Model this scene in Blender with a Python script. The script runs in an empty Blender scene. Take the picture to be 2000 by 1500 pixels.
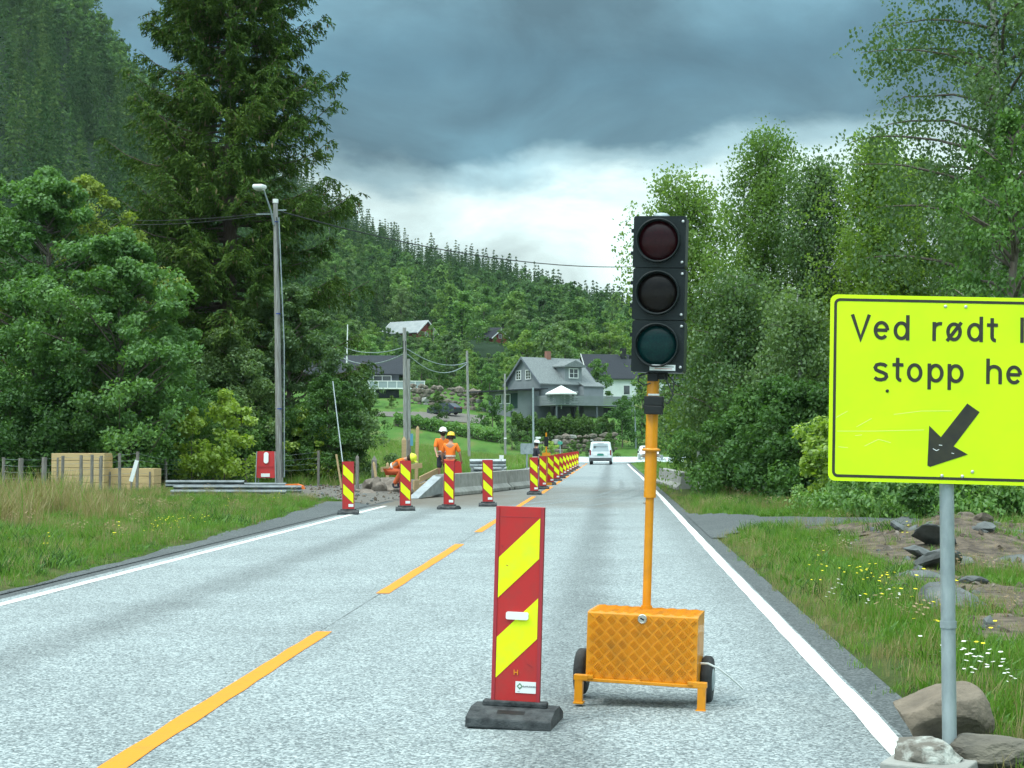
import bpy, bmesh, math, random
import numpy as np
from mathutils import Vector, Matrix, Euler
R = math.radians
PI = math.pi
scene = bpy.context.scene
COL = scene.collection

# ------------------------------------------------------------------ camera
FPX = 3080.0
CAMH = 1.4
YAW = math.atan(195 / FPX)
PITCH = math.atan(123 / FPX)
cd = bpy.data.cameras.new("camera")
cd.sensor_width = 36
cd.lens = 36 * FPX / 2000
cd.clip_start = 0.1
cd.clip_end = 6000
cam = bpy.data.objects.new("camera", cd)
cam.location = (0, 0, CAMH)
cam.rotation_euler = (PI / 2 + PITCH, 0, YAW)
COL.objects.link(cam)
scene.camera = cam
CR = cam.rotation_euler.to_matrix()
def ray(px, py):
    return CR @ Vector(((px - 1000) / FPX, -(py - 750) / FPX, -1))
def at(px, py, Y):
    d = ray(px, py); t = Y / d.y
    return Vector((d.x * t, Y, CAMH + d.z * t))
def G(px, py, z=0.0):
    d = ray(px, py); t = (z - CAMH) / d.z
    return Vector((d.x * t, d.y * t, z))
def XA(px, Y):
    return at(px, 873, Y).x

# ------------------------------------------------------------------ sky and light
HAZE = .00006
SUN_EL, SUN_AZ = R(60), R(236)       # azimuth clockwise from +Y (behind the viewer, to the left)
world = bpy.data.worlds.new("World"); scene.world = world
world.use_nodes = True
nt = world.node_tree; nt.nodes.clear()
def N(t, kind, **kw):
    n = t.nodes.new(kind)
    for k, v in kw.items():
        if k == 'inp':
            for a, b in v.items(): n.inputs[a].default_value = b
        else: setattr(n, k, v)
    return n
L = nt.links.new
tc = N(nt, 'ShaderNodeTexCoord')
sep = N(nt, 'ShaderNodeSeparateXYZ'); L(tc.outputs['Generated'], sep.inputs[0])
def mth(t, op, a, b=None, c=None, clamp=False):
    n = t.nodes.new('ShaderNodeMath'); n.operation = op; n.use_clamp = clamp
    for i, v in enumerate((a, b, c)):
        if v is None: continue
        if isinstance(v, (int, float)): n.inputs[i].default_value = v
        else: t.links.new(v, n.inputs[i])
    return n.outputs[0]
zc = mth(nt, 'MAXIMUM', sep.outputs[2], 0.0)
den = mth(nt, 'ADD', zc, 0.42)
cx = mth(nt, 'DIVIDE', sep.outputs[0], den); cy = mth(nt, 'DIVIDE', sep.outputs[1], den)
cmb = N(nt, 'ShaderNodeCombineXYZ'); L(cx, cmb.inputs[0]); L(cy, cmb.inputs[1])
nz1 = N(nt, 'ShaderNodeTexNoise', inp={'Scale': 2.2, 'Detail': 8.0, 'Roughness': 0.5, 'Distortion': 0.2})
L(cmb.outputs[0], nz1.inputs['Vector'])
nz3 = N(nt, 'ShaderNodeTexNoise', inp={'Scale': 4.2, 'Detail': 9.0, 'Roughness': 0.54, 'Distortion': 0.5})
L(cmb.outputs[0], nz3.inputs['Vector'])
nz2 = N(nt, 'ShaderNodeTexNoise', inp={'Scale': 6.0, 'Detail': 10.0, 'Roughness': 0.55, 'Distortion': 0.3})
L(cmb.outputs[0], nz2.inputs['Vector'])
# wobble the elevation with the noise so the cloud base is ragged
w1 = mth(nt, 'MULTIPLY', mth(nt, 'SUBTRACT', nz1.outputs[0], 0.5), 0.13)
w2 = mth(nt, 'MULTIPLY', mth(nt, 'SUBTRACT', nz2.outputs[0], 0.5), 0.045)
el = mth(nt, 'ADD', mth(nt, 'ADD', sep.outputs[2], w1), w2)
# the dark bank hangs a little lower to the left
el = mth(nt, 'SUBTRACT', el, mth(nt, 'MULTIPLY', sep.outputs[0], 0.05))
rp = N(nt, 'ShaderNodeValToRGB'); L(el, rp.inputs[0])
cr = rp.color_ramp; cr.interpolation = 'EASE'
def rampset(cr, stops):
    while len(cr.elements) > 1: cr.elements.remove(cr.elements[-1])
    cr.elements[0].position = stops[0][0]; cr.elements[0].color = (*stops[0][1], 1)
    for p, c in stops[1:]:
        e = cr.elements.new(p); e.color = (*c, 1)
rampset(cr, [(0.0, (.50, .68, .72)), (0.06, (.64, .84, .85)), (0.10, (.84, 1.03, 1.0)), (0.165, (.80, 1.0, .98)),
             (0.181, (.36, .55, .60)), (0.196, (.105, .225, .285)), (0.235, (.080, .188, .250)), (0.285, (.150, .31, .39)), (0.42, (.30, .48, .56)),
             (0.60, (.72, .86, .89)), (0.80, (.86, 1.0, 1.02))])
# fine mottling of the cloud tone
mot = N(nt, 'ShaderNodeMapRange', inp={'From Min': .32, 'From Max': .68, 'To Min': .60, 'To Max': 1.50}); L(nz3.outputs[0], mot.inputs[0])
mul = N(nt, 'ShaderNodeVectorMath', operation='SCALE'); L(rp.outputs[0], mul.inputs[0]); L(mot.outputs[0], mul.inputs[3])
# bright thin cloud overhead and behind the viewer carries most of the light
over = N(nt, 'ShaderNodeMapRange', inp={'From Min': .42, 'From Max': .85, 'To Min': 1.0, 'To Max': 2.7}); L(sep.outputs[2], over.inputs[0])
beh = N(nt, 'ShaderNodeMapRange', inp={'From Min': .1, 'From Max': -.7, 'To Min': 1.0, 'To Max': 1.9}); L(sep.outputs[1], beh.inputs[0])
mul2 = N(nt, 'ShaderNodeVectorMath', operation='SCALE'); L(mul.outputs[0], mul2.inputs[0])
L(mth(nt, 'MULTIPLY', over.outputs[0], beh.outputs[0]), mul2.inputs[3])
sky = N(nt, 'ShaderNodeTexSky'); sky.sky_type = 'NISHITA'; sky.sun_disc = False
sky.sun_elevation = SUN_EL; sky.sun_rotation = SUN_AZ
skb = N(nt, 'ShaderNodeVectorMath', operation='SCALE'); L(sky.outputs[0], skb.inputs[0]); skb.inputs[3].default_value = 0.09
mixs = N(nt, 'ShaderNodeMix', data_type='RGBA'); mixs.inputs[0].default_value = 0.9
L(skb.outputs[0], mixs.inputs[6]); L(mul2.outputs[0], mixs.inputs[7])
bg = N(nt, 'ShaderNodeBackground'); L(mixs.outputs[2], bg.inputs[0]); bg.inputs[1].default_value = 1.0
wo = N(nt, 'ShaderNodeOutputWorld'); L(bg.outputs[0], wo.inputs[0])

sd = bpy.data.lights.new("sun", 'SUN'); sd.energy = 1.6; sd.angle = R(10); sd.color = (1.0, .97, .90)
sun = bpy.data.objects.new("sun", sd); COL.objects.link(sun)
sdir = Vector((math.sin(SUN_AZ) * math.cos(SUN_EL), math.cos(SUN_AZ) * math.cos(SUN_EL), math.sin(SUN_EL)))
sun.rotation_euler = sdir.to_track_quat('Z', 'Y').to_euler()
sun.location = (0, 0, 30)
scene.view_settings.view_transform = 'Standard'
scene.view_settings.look = 'None'
scene.view_settings.exposure = 0.12
scene.view_settings.gamma = 1.0
scene.render.engine = 'CYCLES'
scene.cycles.max_bounces = 6
scene.cycles.diffuse_bounces = 3
scene.cycles.transparent_max_bounces = 6
scene.cycles.use_adaptive_sampling = True

# ------------------------------------------------------------------ helpers
def tag(o, label=None, cat=None, group=None, kind=None):
    if label: o['label'] = label
    if cat: o['category'] = cat
    if group: o['group'] = group
    if kind: o['kind'] = kind
    return o
def thing(name, label, cat, loc=(0, 0, 0), rot=0, group=None):
    o = bpy.data.objects.new(name, None); COL.objects.link(o)
    o.empty_display_size = .2
    o.location = loc
    o.rotation_euler = rot if isinstance(rot, (tuple, Euler)) else (0, 0, rot)
    return tag(o, label, cat, group)
def mobj(name, me, parent=None):
    o = bpy.data.objects.new(name, me); COL.objects.link(o)
    if parent: o.parent = parent
    return o
def dup(root, loc, rot, label, group=None, scale=None):
    r = root.copy(); COL.objects.link(r); r.location = loc
    r.rotation_euler = rot if isinstance(rot, (tuple, Euler)) else (0, 0, rot)
    if scale: r.scale = scale if isinstance(scale, tuple) else (scale,) * 3
    r['label'] = label
    if group: r['group'] = group
    for ch in list(root.children):
        c = ch.copy(); COL.objects.link(c); c.parent = r
        for g in list(ch.children):
            d = g.copy(); COL.objects.link(d); d.parent = c
    return r
class MB:
    def __init__(s): s.v = []; s.f = []; s.m = []; s.sm = []; s.mats = []; s.T = Matrix.Identity(4)
    def mi(s, mat):
        if mat not in s.mats: s.mats.append(mat)
        return s.mats.index(mat)
    def add(s, vs, fs, mat, smooth=False):
        b = len(s.v); k = s.mi(mat); T = s.T
        s.v += [T @ Vector(v) for v in vs]
        for f in fs: s.f.append([b + i for i in f]); s.m.append(k); s.sm.append(smooth)
    def box(s, c, d, mat, rot=None):
        x, y, z = d[0] / 2, d[1] / 2, d[2] / 2
        vs = [Vector(p) for p in ((-x,-y,-z),(x,-y,-z),(x,y,-z),(-x,y,-z),(-x,-y,z),(x,-y,z),(x,y,z),(-x,y,z))]
        if rot is not None:
            rm = Euler(rot).to_matrix(); vs = [rm @ p for p in vs]
        vs = [p + Vector(c) for p in vs]
        s.add(vs, [(0,3,2,1),(4,5,6,7),(0,1,5,4),(1,2,6,5),(2,3,7,6),(3,0,4,7)], mat)
    def beam(s, a, b, w, h, mat):
        a = Vector(a); b = Vector(b); d = b - a; q = d.to_track_quat('Y', 'Z').to_matrix()
        X = q @ Vector((w / 2, 0, 0)); Z = q @ Vector((0, 0, h / 2))
        vs = [a-X-Z, a+X-Z, b+X-Z, b-X-Z, a-X+Z, a+X+Z, b+X+Z, b-X+Z]
        s.add(vs, [(0,3,2,1),(4,5,6,7),(0,1,5,4),(1,2,6,5),(2,3,7,6),(3,0,4,7)], mat)
    def tube(s, pts, rad, mat, n=10, caps=True, smooth=True):
        pts = [Vector(p) for p in pts]
        if isinstance(rad, (int, float)): rad = [rad] * len(pts)
        vs = []; fs = []; up = None
        for i, p in enumerate(pts):
            d = (pts[min(i + 1, len(pts) - 1)] - pts[max(i - 1, 0)])
            if d.length < 1e-9: d = Vector((0, 0, 1))
            d.normalize()
            if up is None:
                a = d.orthogonal().normalized()
            else:
                a = (up - d * up.dot(d))
                a = a.normalized() if a.length > 1e-6 else d.orthogonal().normalized()
            up = a; b = d.cross(a)
            for k in range(n):
                t = 2 * PI * k / n
                vs.append(p + (a * math.cos(t) + b * math.sin(t)) * rad[i])
        for i in range(len(pts) - 1):
            for k in range(n):
                k2 = (k + 1) % n
                fs.append((i*n+k, i*n+k2, (i+1)*n+k2, (i+1)*n+k))
        s.add(vs, fs, mat, smooth)
        if caps:
            s.add(vs[:n], [tuple(range(n))[::-1]], mat)
            s.add(vs[-n:], [tuple(range(n))], mat)
    def lathe(s, prof, mat, n=20, M=None, smooth=True):
        # prof: list of (r, z); axis z, transformed by M
        M = M or Matrix.Identity(4)
        vs = []; fs = []
        for r, z in prof:
            for k in range(n):
                t = 2 * PI * k / n
                vs.append(M @ Vector((r * math.cos(t), r * math.sin(t), z)))
        for i in range(len(prof) - 1):
            for k in range(n):
                k2 = (k + 1) % n
                fs.append((i*n+k, i*n+k2, (i+1)*n+k2, (i+1)*n+k))
        s.add(vs, fs, mat, smooth)
        s.add(vs[:n], [tuple(range(n))[::-1]], mat); s.add(vs[-n:], [tuple(range(n))], mat)
    def prism(s, poly, mat, d, M=None, smooth=False):
        # poly in xy plane extruded z from 0..d, transformed by M
        M = M or Matrix.Identity(4); n = len(poly)
        vs = [M @ Vector((x, y, 0)) for x, y in poly] + [M @ Vector((x, y, d)) for x, y in poly]
        s.add(vs, [tuple(range(n))[::-1], tuple(range(n, 2*n))], mat)
        s.add(vs, [(i, (i+1) % n, n + (i+1) % n, n + i) for i in range(n)], mat, smooth)
    def mesh(s, name):
        me = bpy.data.meshes.new(name)
        me.from_pydata([tuple(v) for v in s.v], [], s.f)
        for m in s.mats: me.materials.append(m)
        me.polygons.foreach_set('material_index', s.m)
        me.polygons.foreach_set('use_smooth', s.sm)
        me.update()
        return me
    def build(s, name, parent=None, bevel=0, seg=2):
        o = mobj(name, s.mesh(name), parent)
        if bevel:
            m = o.modifiers.new('bevel', 'BEVEL'); m.width = bevel; m.segments = seg; m.limit_method = 'ANGLE'; m.angle_limit = R(40)
        return o
def quads_mesh(name, V, mats, mi=None, smooth=False):
    """V: (n,4,3) array of quads"""
    n = len(V); me = bpy.data.meshes.new(name)
    me.vertices.add(4 * n); me.vertices.foreach_set('co', np.ascontiguousarray(V, dtype=np.float32).ravel())
    me.loops.add(4 * n); me.loops.foreach_set('vertex_index', np.arange(4 * n, dtype=np.int32))
    me.polygons.add(n); me.polygons.foreach_set('loop_start', np.arange(0, 4 * n, 4, dtype=np.int32))
    me.polygons.foreach_set('loop_total', np.full(n, 4, dtype=np.int32))
    for m in mats: me.materials.append(m)
    if mi is not None: me.polygons.foreach_set('material_index', np.asarray(mi, dtype=np.int32))
    me.update(calc_edges=True)
    return me
def join_meshes(name, a, b):
    """append mesh b to mesh a (both plain), keeps material slots"""
    bm = bmesh.new(); bm.from_mesh(a); off = len(a.materials)
    n0 = len(bm.faces); bm.from_mesh(b); bm.faces.ensure_lookup_table()
    for i in range(n0, len(bm.faces)): bm.faces[i].material_index += off
    me = bpy.data.meshes.new(name); bm.to_mesh(me); bm.free()
    for m in list(a.materials) + list(b.materials): me.materials.append(m)
    return me

# ------------------------------------------------------------------ materials
def lin(r, g, b):
    f = lambda c: ((c / 255) / 12.92 if c / 255 < .04045 else ((c / 255 + .055) / 1.055) ** 2.4)
    return (f(r), f(g), f(b))
def mat(name, col, rough=.6, metal=0.0, col2=None, vs=4.0, bump=0.0, bs=60.0, spec=.4, coat=0.0, vmin=.35, vmax=.65, stretch=None, trans=0.0, emis=None):
    m = bpy.data.materials.new(name); m.use_nodes = True; t = m.node_tree
    p = t.nodes['Principled BSDF']
    p.inputs['Base Color'].default_value = (*col, 1); p.inputs['Roughness'].default_value = rough
    p.inputs['Metallic'].default_value = metal; p.inputs['Specular IOR Level'].default_value = spec
    p.inputs['Coat Weight'].default_value = coat
    if trans: p.inputs['Transmission Weight'].default_value = trans
    c = t.nodes.new('ShaderNodeTexCoord'); vec = c.outputs['Object']
    if stretch:
        mp = t.nodes.new('ShaderNodeMapping'); mp.inputs['Scale'].default_value = stretch
        t.links.new(vec, mp.inputs[0]); vec = mp.outputs[0]
    if col2 is not None:
        n = N(t, 'ShaderNodeTexNoise', inp={'Scale': vs, 'Detail': 6.0, 'Roughness': .6}); t.links.new(vec, n.inputs['Vector'])
        r = N(t, 'ShaderNodeMapRange', inp={'From Min': vmin, 'From Max': vmax}); t.links.new(n.outputs[0], r.inputs[0])
        x = N(t, 'ShaderNodeMix', data_type='RGBA'); t.links.new(r.outputs[0], x.inputs[0])
        x.inputs[6].default_value = (*col, 1); x.inputs[7].default_value = (*col2, 1)
        t.links.new(x.outputs[2], p.inputs['Base Color'])
    if bump:
        n = N(t, 'ShaderNodeTexNoise', inp={'Scale': bs, 'Detail': 5.0, 'Roughness': .6}); t.links.new(vec, n.inputs['Vector'])
        b = N(t, 'ShaderNodeBump', inp={'Strength': bump, 'Distance': .02}); t.links.new(n.outputs[0], b.inputs['Height'])
        t.links.new(b.outputs[0], p.inputs['Normal'])
    return m
def leafmat(name, c1, c2, c3=None, transl=.35, gloss=.06, orand=.5, oscale=.35):
    """foliage: colour differs leaf by leaf and clump by clump"""
    m = bpy.data.materials.new(name); m.use_nodes = True; t = m.node_tree; t.nodes.clear()
    g = t.nodes.new('ShaderNodeNewGeometry')
    r = t.nodes.new('ShaderNodeValToRGB'); rampset(r.color_ramp, [(0, c1), (.6, c2), (1, c3 or c2)])
    c = t.nodes.new('ShaderNodeTexCoord')
    n = N(t, 'ShaderNodeTexNoise', inp={'Scale': oscale, 'Detail': 3.0}); t.links.new(c.outputs['Object'], n.inputs['Vector'])
    oi = t.nodes.new('ShaderNodeObjectInfo')
    s = mth(t, 'ADD', mth(t, 'MULTIPLY', g.outputs['Random Per Island'], .45), mth(t, 'MULTIPLY', mth(t, 'SUBTRACT', n.outputs[0], .3), 1.0))
    s = mth(t, 'ADD', s, mth(t, 'MULTIPLY', mth(t, 'SUBTRACT', oi.outputs['Random'], .5), orand), clamp=True)
    t.links.new(s, r.inputs[0])
    d = t.nodes.new('ShaderNodeBsdfDiffuse'); t.links.new(r.outputs[0], d.inputs[0])
    tr = t.nodes.new('ShaderNodeBsdfTranslucent')
    tm = N(t, 'ShaderNodeMix', data_type='RGBA', blend_type='MULTIPLY'); tm.inputs[0].default_value = 1
    t.links.new(r.outputs[0], tm.inputs[6]); tm.inputs[7].default_value = (1.15, 1.25, .6, 1)
    t.links.new(tm.outputs[2], tr.inputs[0])
    a = t.nodes.new('ShaderNodeMixShader'); a.inputs[0].default_value = transl
    t.links.new(d.outputs[0], a.inputs[1]); t.links.new(tr.outputs[0], a.inputs[2])
    gl = t.nodes.new('ShaderNodeBsdfGlossy'); gl.inputs['Roughness'].default_value = .5; gl.inputs[0].default_value = (.9, 1, 1, 1)
    b = t.nodes.new('ShaderNodeMixShader'); b.inputs[0].default_value = gloss
    t.links.new(a.outputs[0], b.inputs[1]); t.links.new(gl.outputs[0], b.inputs[2])
    o = t.nodes.new('ShaderNodeOutputMaterial'); t.links.new(b.outputs[0], o.inputs[0])
    return m
M = {}
M['yellow'] = mat('cart_yellow', (.64, .245, .004), .38, col2=(.42, .17, .012), vs=11, vmin=.50, vmax=.80, coat=.15, bump=.04, bs=200)
M['yellow_dirty'] = mat('mast_yellow', (.70, .27, .005), .35, col2=(.58, .22, .01), vs=8, coat=.2)
M['black'] = mat('black_plastic', (.009, .011, .012), .5, col2=(.016, .019, .019), vs=9, spec=.3)
M['lampblack'] = mat('signal_housing', (.006, .0105, .0115), .4, col2=(.010, .016, .017), vs=6, spec=.25)
M['rubber'] = mat('rubber', (.018, .02, .021), .8, col2=(.04, .042, .042), vs=10, bump=.3, bs=80)
M['rubber_base'] = mat('recycled_rubber', (.014, .018, .020), .75, col2=(.07, .078, .08), vs=14, bump=.5, bs=120)
M['red'] = mat('marker_red', (.44, .020, .020), .42, col2=(.30, .035, .03), vs=9, vmin=.48, vmax=.80)
M['edge_red'] = mat('marker_edge', (.33, .025, .035), .5)
M['fluo'] = mat('fluorescent_yellow', (.74, .84, .0), .42, col2=(.60, .68, .03), vs=10, vmin=.5, vmax=.85)
M['signfluo'] = mat('sign_fluorescent', (.62, .86, .0), .45, col2=(.48, .70, .0), vs=2.6, vmin=.42, vmax=.85)
M['signblack'] = mat('sign_black', (.022, .022, .018), .5, col2=(.035, .035, .02), vs=20)
M['galv'] = mat('galvanised_steel', (.36, .42, .43), .5, metal=.35, col2=(.24, .29, .30), vs=14, stretch=(1, 1, .4), bump=.08, bs=60)
M['galv2'] = mat('guardrail_steel', (.42, .46, .47), .45, metal=.5, col2=(.28, .31, .32), vs=5)
M['white'] = mat('white_paint', (.78, .80, .78), .5, col2=(.70, .73, .70), vs=5)
M['sticker'] = mat('sticker_white', (.72, .75, .74), .4)
M['stickerdark'] = mat('sticker_print', (.07, .09, .09), .5)
M['stickergreen'] = mat('sticker_green', (.10, .22, .12), .5)
M['stickerred'] = mat('sticker_red', (.5, .12, .12), .5)
M['chrome'] = mat('chrome', (.6, .58, .52), .2, metal=1.0)
M['bolt'] = mat('bolt', (.55, .58, .58), .35, metal=.6)
M['concrete'] = mat('concrete', (.33, .335, .31), .85, col2=(.22, .225, .205), vs=3.5, bump=.3, bs=30)
M['bark'] = mat('bark', (.085, .07, .055), .95, col2=(.16, .14, .115), vs=8, bump=.6, bs=20, stretch=(3, 3, .6))
M['sprucebark'] = mat('spruce_bark', (.09, .062, .048), .95, col2=(.15, .12, .10), vs=6, bump=.6, bs=20, stretch=(3, 3, .6))
M['birchbark'] = mat('birch_bark', (.52, .52, .48), .8, col2=(.045, .04, .035), vs=4.5, vmin=.5, vmax=.62, stretch=(1, 1, 4.0), bump=.3)
M['timber'] = mat('fresh_timber', (.50, .36, .19), .75, col2=(.40, .28, .15), vs=5, stretch=(1, 1, 8))
M['oldwood'] = mat('weathered_wood', (.24, .225, .20), .9, col2=(.13, .12, .105), vs=9, stretch=(4, 4, .5), bump=.3)
M['polewood'] = mat('pole_wood', (.36, .37, .355), .85, col2=(.16, .15, .135), vs=7, stretch=(6, 6, .25), bump=.2)
M['cable'] = mat('cable', (.03, .035, .035), .6)
M['glass_dark'] = mat('window_glass', (.025, .032, .036), .08, spec=.8)

# ------------------------------------------------------------------ terrain
XL, XR = -5.85, 1.62       # pavement edges
FY = [-3000, 60, 100, 125, 150, 175, 190, 215, 240]; FZ = [0, 0, .5, 1.2, 2.5, 4.3, 5.8, 8.0, 10]
RY = [-3000, 152, 162, 175, 200, 215, 240]; RZ = [0, 0, .9, 2.4, 5.0, 6.2, 10]
TP = [-1500, -600, 0, 100, 180, 280, 400, 600, 640, 700, 760, 850, 950, 1050, 1130, 1200, 1300, 1500, 2000, 2600, 4000]
TY = [-900, -620, -260, -120, -5, 145, 270, 360, 385, 420, 452, 492, 512, 545, 578, 592, 612, 605, 560, 500, 450]
def smooth01(t):
    t = np.clip(t, 0, 1); return t * t * (3 - 2 * t)
def px_of(x, y):
    return 1000 + FPX * np.tan(np.clip(np.arctan2(x, np.maximum(y, 1.0)) + YAW, -1.2, 1.2))
def hz(x, y):
    x = np.asarray(x, float); y = np.asarray(y, float)
    hf = np.interp(y, FY, FZ); hr = np.interp(y, RY, RZ)
    b = smooth01((-x - 6.5) / 24)
    base = hr * (1 - b) + hf * b
    p = px_of(x, y)
    Rr = np.interp(p, [300, 620], [600, 800])
    top = CAMH + (873 - np.interp(p, TP, TY)) / FPX * Rr * 1.0 - 11
    t = np.clip((y - 240) / (Rr - 240), 0, 1)
    hill = 10 + (top - 10) * t + np.minimum(0, -(y - Rr) * .15) * (y > Rr)
    h = np.where(y > 240, hill, base)
    # small undulation away from the road
    off = np.maximum(XL - x, x - XR)
    a = smooth01(off / 6) * .07 + smooth01((y - 250) / 200) * 2.5
    und = np.sin(x * .9 + 1.3) * np.cos(y * .7) * .5 + np.sin(x * .31 + y * .23) * .7
    und2 = np.sin(x * .03 + 2) * np.cos(y * .021) * 1.0 + np.sin(x * .071 + y * .05) * .5
    h = h + np.where(y > 250, und2, und) * a
    h = h + np.where((off > 0) & (y < 152), .06 * smooth01(off / .8), 0)
    h = h + .42 * np.exp(-((x - 4.8) / 1.0) ** 2 - ((y - 22.4) / 1.7) ** 2) + .12 * np.exp(-((x - 3.7) / .5) ** 2 - ((y - 24.2) / .9) ** 2)
    # trench bank where the workers stand, soil bank on the right
    h = h + .22 * np.exp(-(((x + 6.9) / 1.5) ** 2 + ((y - 52.5) / 2.6) ** 2) ** 2)
    h = h - .12 * smooth01((x - 3.3) / 2.2) * smooth01((y - 8) / 4) * smooth01((27 - y) / 6) 
    h = h - .30 * smooth01((x - 4) / 3) * smooth01((y - 31) / 5) * (y < 150)* smooth01((150-y)/20)
    return h
def H(x, y): return float(hz(x, y))
def grid_sheet(name, xs, ys, zf, material, keep=None):
    X, Y = np.meshgrid(xs, ys); Z = zf(X, Y)
    nx, ny = len(xs), len(ys)
    V = np.stack([X, Y, Z], -1).reshape(-1, 3)
    i = np.arange(nx - 1)[None, :] + np.arange(ny - 1)[:, None] * nx
    F = np.stack([i, i + 1, i + nx + 1, i + nx], -1).reshape(-1, 4)
    if keep is not None:
        C = V[F].mean(1); F = F[keep(C[:, 0], C[:, 1])]
    me = bpy.data.meshes.new(name)
    me.vertices.add(len(V)); me.vertices.foreach_set('co', V.astype(np.float32).ravel())
    n = len(F); me.loops.add(4 * n); me.loops.foreach_set('vertex_index', F.astype(np.int32).ravel())
    me.polygons.add(n); me.polygons.foreach_set('loop_start', np.arange(0, 4 * n, 4, dtype=np.int32))
    me.polygons.foreach_set('loop_total', np.full(n, 4, dtype=np.int32))
    me.polygons.foreach_set('use_smooth', np.ones(n, dtype=bool))
    me.materials.append(material); me.update(calc_edges=True)
    return mobj(name, me)
def xs_terrain():
    a = list(np.arange(-60, XL - .6, .6)) + [XL - .3, XL - .12, XL, XL + .15] + [-3.9, -2.2, -.4, XR - .15, XR, XR + .12, XR + .3] + list(np.arange(XR + .6, 40, .6))
    far = [45, 52, 60, 70, 82, 95, 110, 130, 150, 175, 200, 230, 260, 300, 340, 400, 470, 560, 700, 1000]
    neg = [-66, -74, -84, -95, -108, -122, -138, -155, -172, -190, -208, -226, -245, -265, -290, -320, -350, -390, -440, -520, -640, -800, -1100]
    return np.array(sorted(neg + a + far))
def ys_terrain():
    return np.array([-160, -60, -30, -10, 0] + list(np.arange(4, 64, .8)) + list(np.arange(64, 130, 2)) + list(np.arange(130, 250, 2.5)) +
                    list(np.arange(250, 960, 14)) + [980, 1100, 1300])
def groundmat():
    m = bpy.data.materials.new('turf_ground'); m.use_nodes = True; t = m.node_tree; p = t.nodes['Principled BSDF']
    c = t.nodes.new('ShaderNodeTexCoord'); sp = t.nodes.new('ShaderNodeSeparateXYZ'); t.links.new(c.outputs['Object'], sp.inputs[0])
    n = N(t, 'ShaderNodeTexNoise', inp={'Scale': .22, 'Detail': 7.0, 'Roughness': .65}); t.links.new(c.outputs['Object'], n.inputs['Vector'])
    n2 = N(t, 'ShaderNodeTexNoise', inp={'Scale': 3.0, 'Detail': 8.0, 'Roughness': .7}); t.links.new(c.outputs['Object'], n2.inputs['Vector'])
    r = t.nodes.new('ShaderNodeValToRGB')
    rampset(r.color_ramp, [(.30, (.030, .042, .014)), (.45, (.045, .070, .018)), (.58, (.070, .085, .026)), (.74, (.13, .11, .055))])
    s = mth(t, 'ADD', mth(t, 'MULTIPLY', n.outputs[0], .65), mth(t, 'MULTIPLY', n2.outputs[0], .35))
    t.links.new(s, r.inputs[0])
    # mown meadow of brighter green farther off
    f = N(t, 'ShaderNodeMapRange', inp={'From Min': 58.0, 'From Max': 75.0}); t.links.new(sp.outputs[1], f.inputs[0])
    r2 = t.nodes.new('ShaderNodeValToRGB')
    rampset(r2.color_ramp, [(.32, (.040, .095, .018)), (.48, (.060, .145, .024)), (.60, (.085, .145, .032)), (.74, (.15, .13, .05))])
    mp = N(t, 'ShaderNodeMapping', inp={'Scale': (.5, .12, .5)}); t.links.new(c.outputs['Object'], mp.inputs[0])
    n3 = N(t, 'ShaderNodeTexNoise', inp={'Scale': 1.0, 'Detail': 8.0, 'Roughness': .6}); t.links.new(mp.outputs[0], n3.inputs['Vector'])
    t.links.new(n3.outputs[0], r2.inputs[0])
    x = N(t, 'ShaderNodeMix', data_type='RGBA'); t.links.new(f.outputs[0], x.inputs[0]); t.links.new(r.outputs[0], x.inputs[6]); t.links.new(r2.outputs[0], x.inputs[7])
    # forest floor on the hills
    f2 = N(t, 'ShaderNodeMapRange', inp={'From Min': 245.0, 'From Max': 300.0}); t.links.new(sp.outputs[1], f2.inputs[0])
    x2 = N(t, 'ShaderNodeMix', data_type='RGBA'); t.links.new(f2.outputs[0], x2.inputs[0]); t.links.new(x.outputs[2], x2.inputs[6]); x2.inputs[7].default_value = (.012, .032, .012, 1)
    t.links.new(x2.outputs[2], p.inputs['Base Color'])
    p.inputs['Roughness'].default_value = .95; p.inputs['Specular IOR Level'].default_value = .15
    b = N(t, 'ShaderNodeBump', inp={'Strength': .7, 'Distance': .06})
    n4 = N(t, 'ShaderNodeTexNoise', inp={'Scale': 14.0, 'Detail': 6.0}); t.links.new(c.outputs['Object'], n4.inputs['Vector'])
    t.links.new(n4.outputs[0], b.inputs['Height']); t.links.new(b.outputs[0], p.inputs['Normal'])
    return m
def terr_z(X, Y):
    h = hz(X, Y)
    inside = (X > XL - .01) & (X < XR + .01) & (Y < 151)
    return np.where(inside, -.06, h)
terrain = grid_sheet('ground', xs_terrain(), ys_terrain(), terr_z, groundmat()); tag(terrain, kind='structure')

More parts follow.
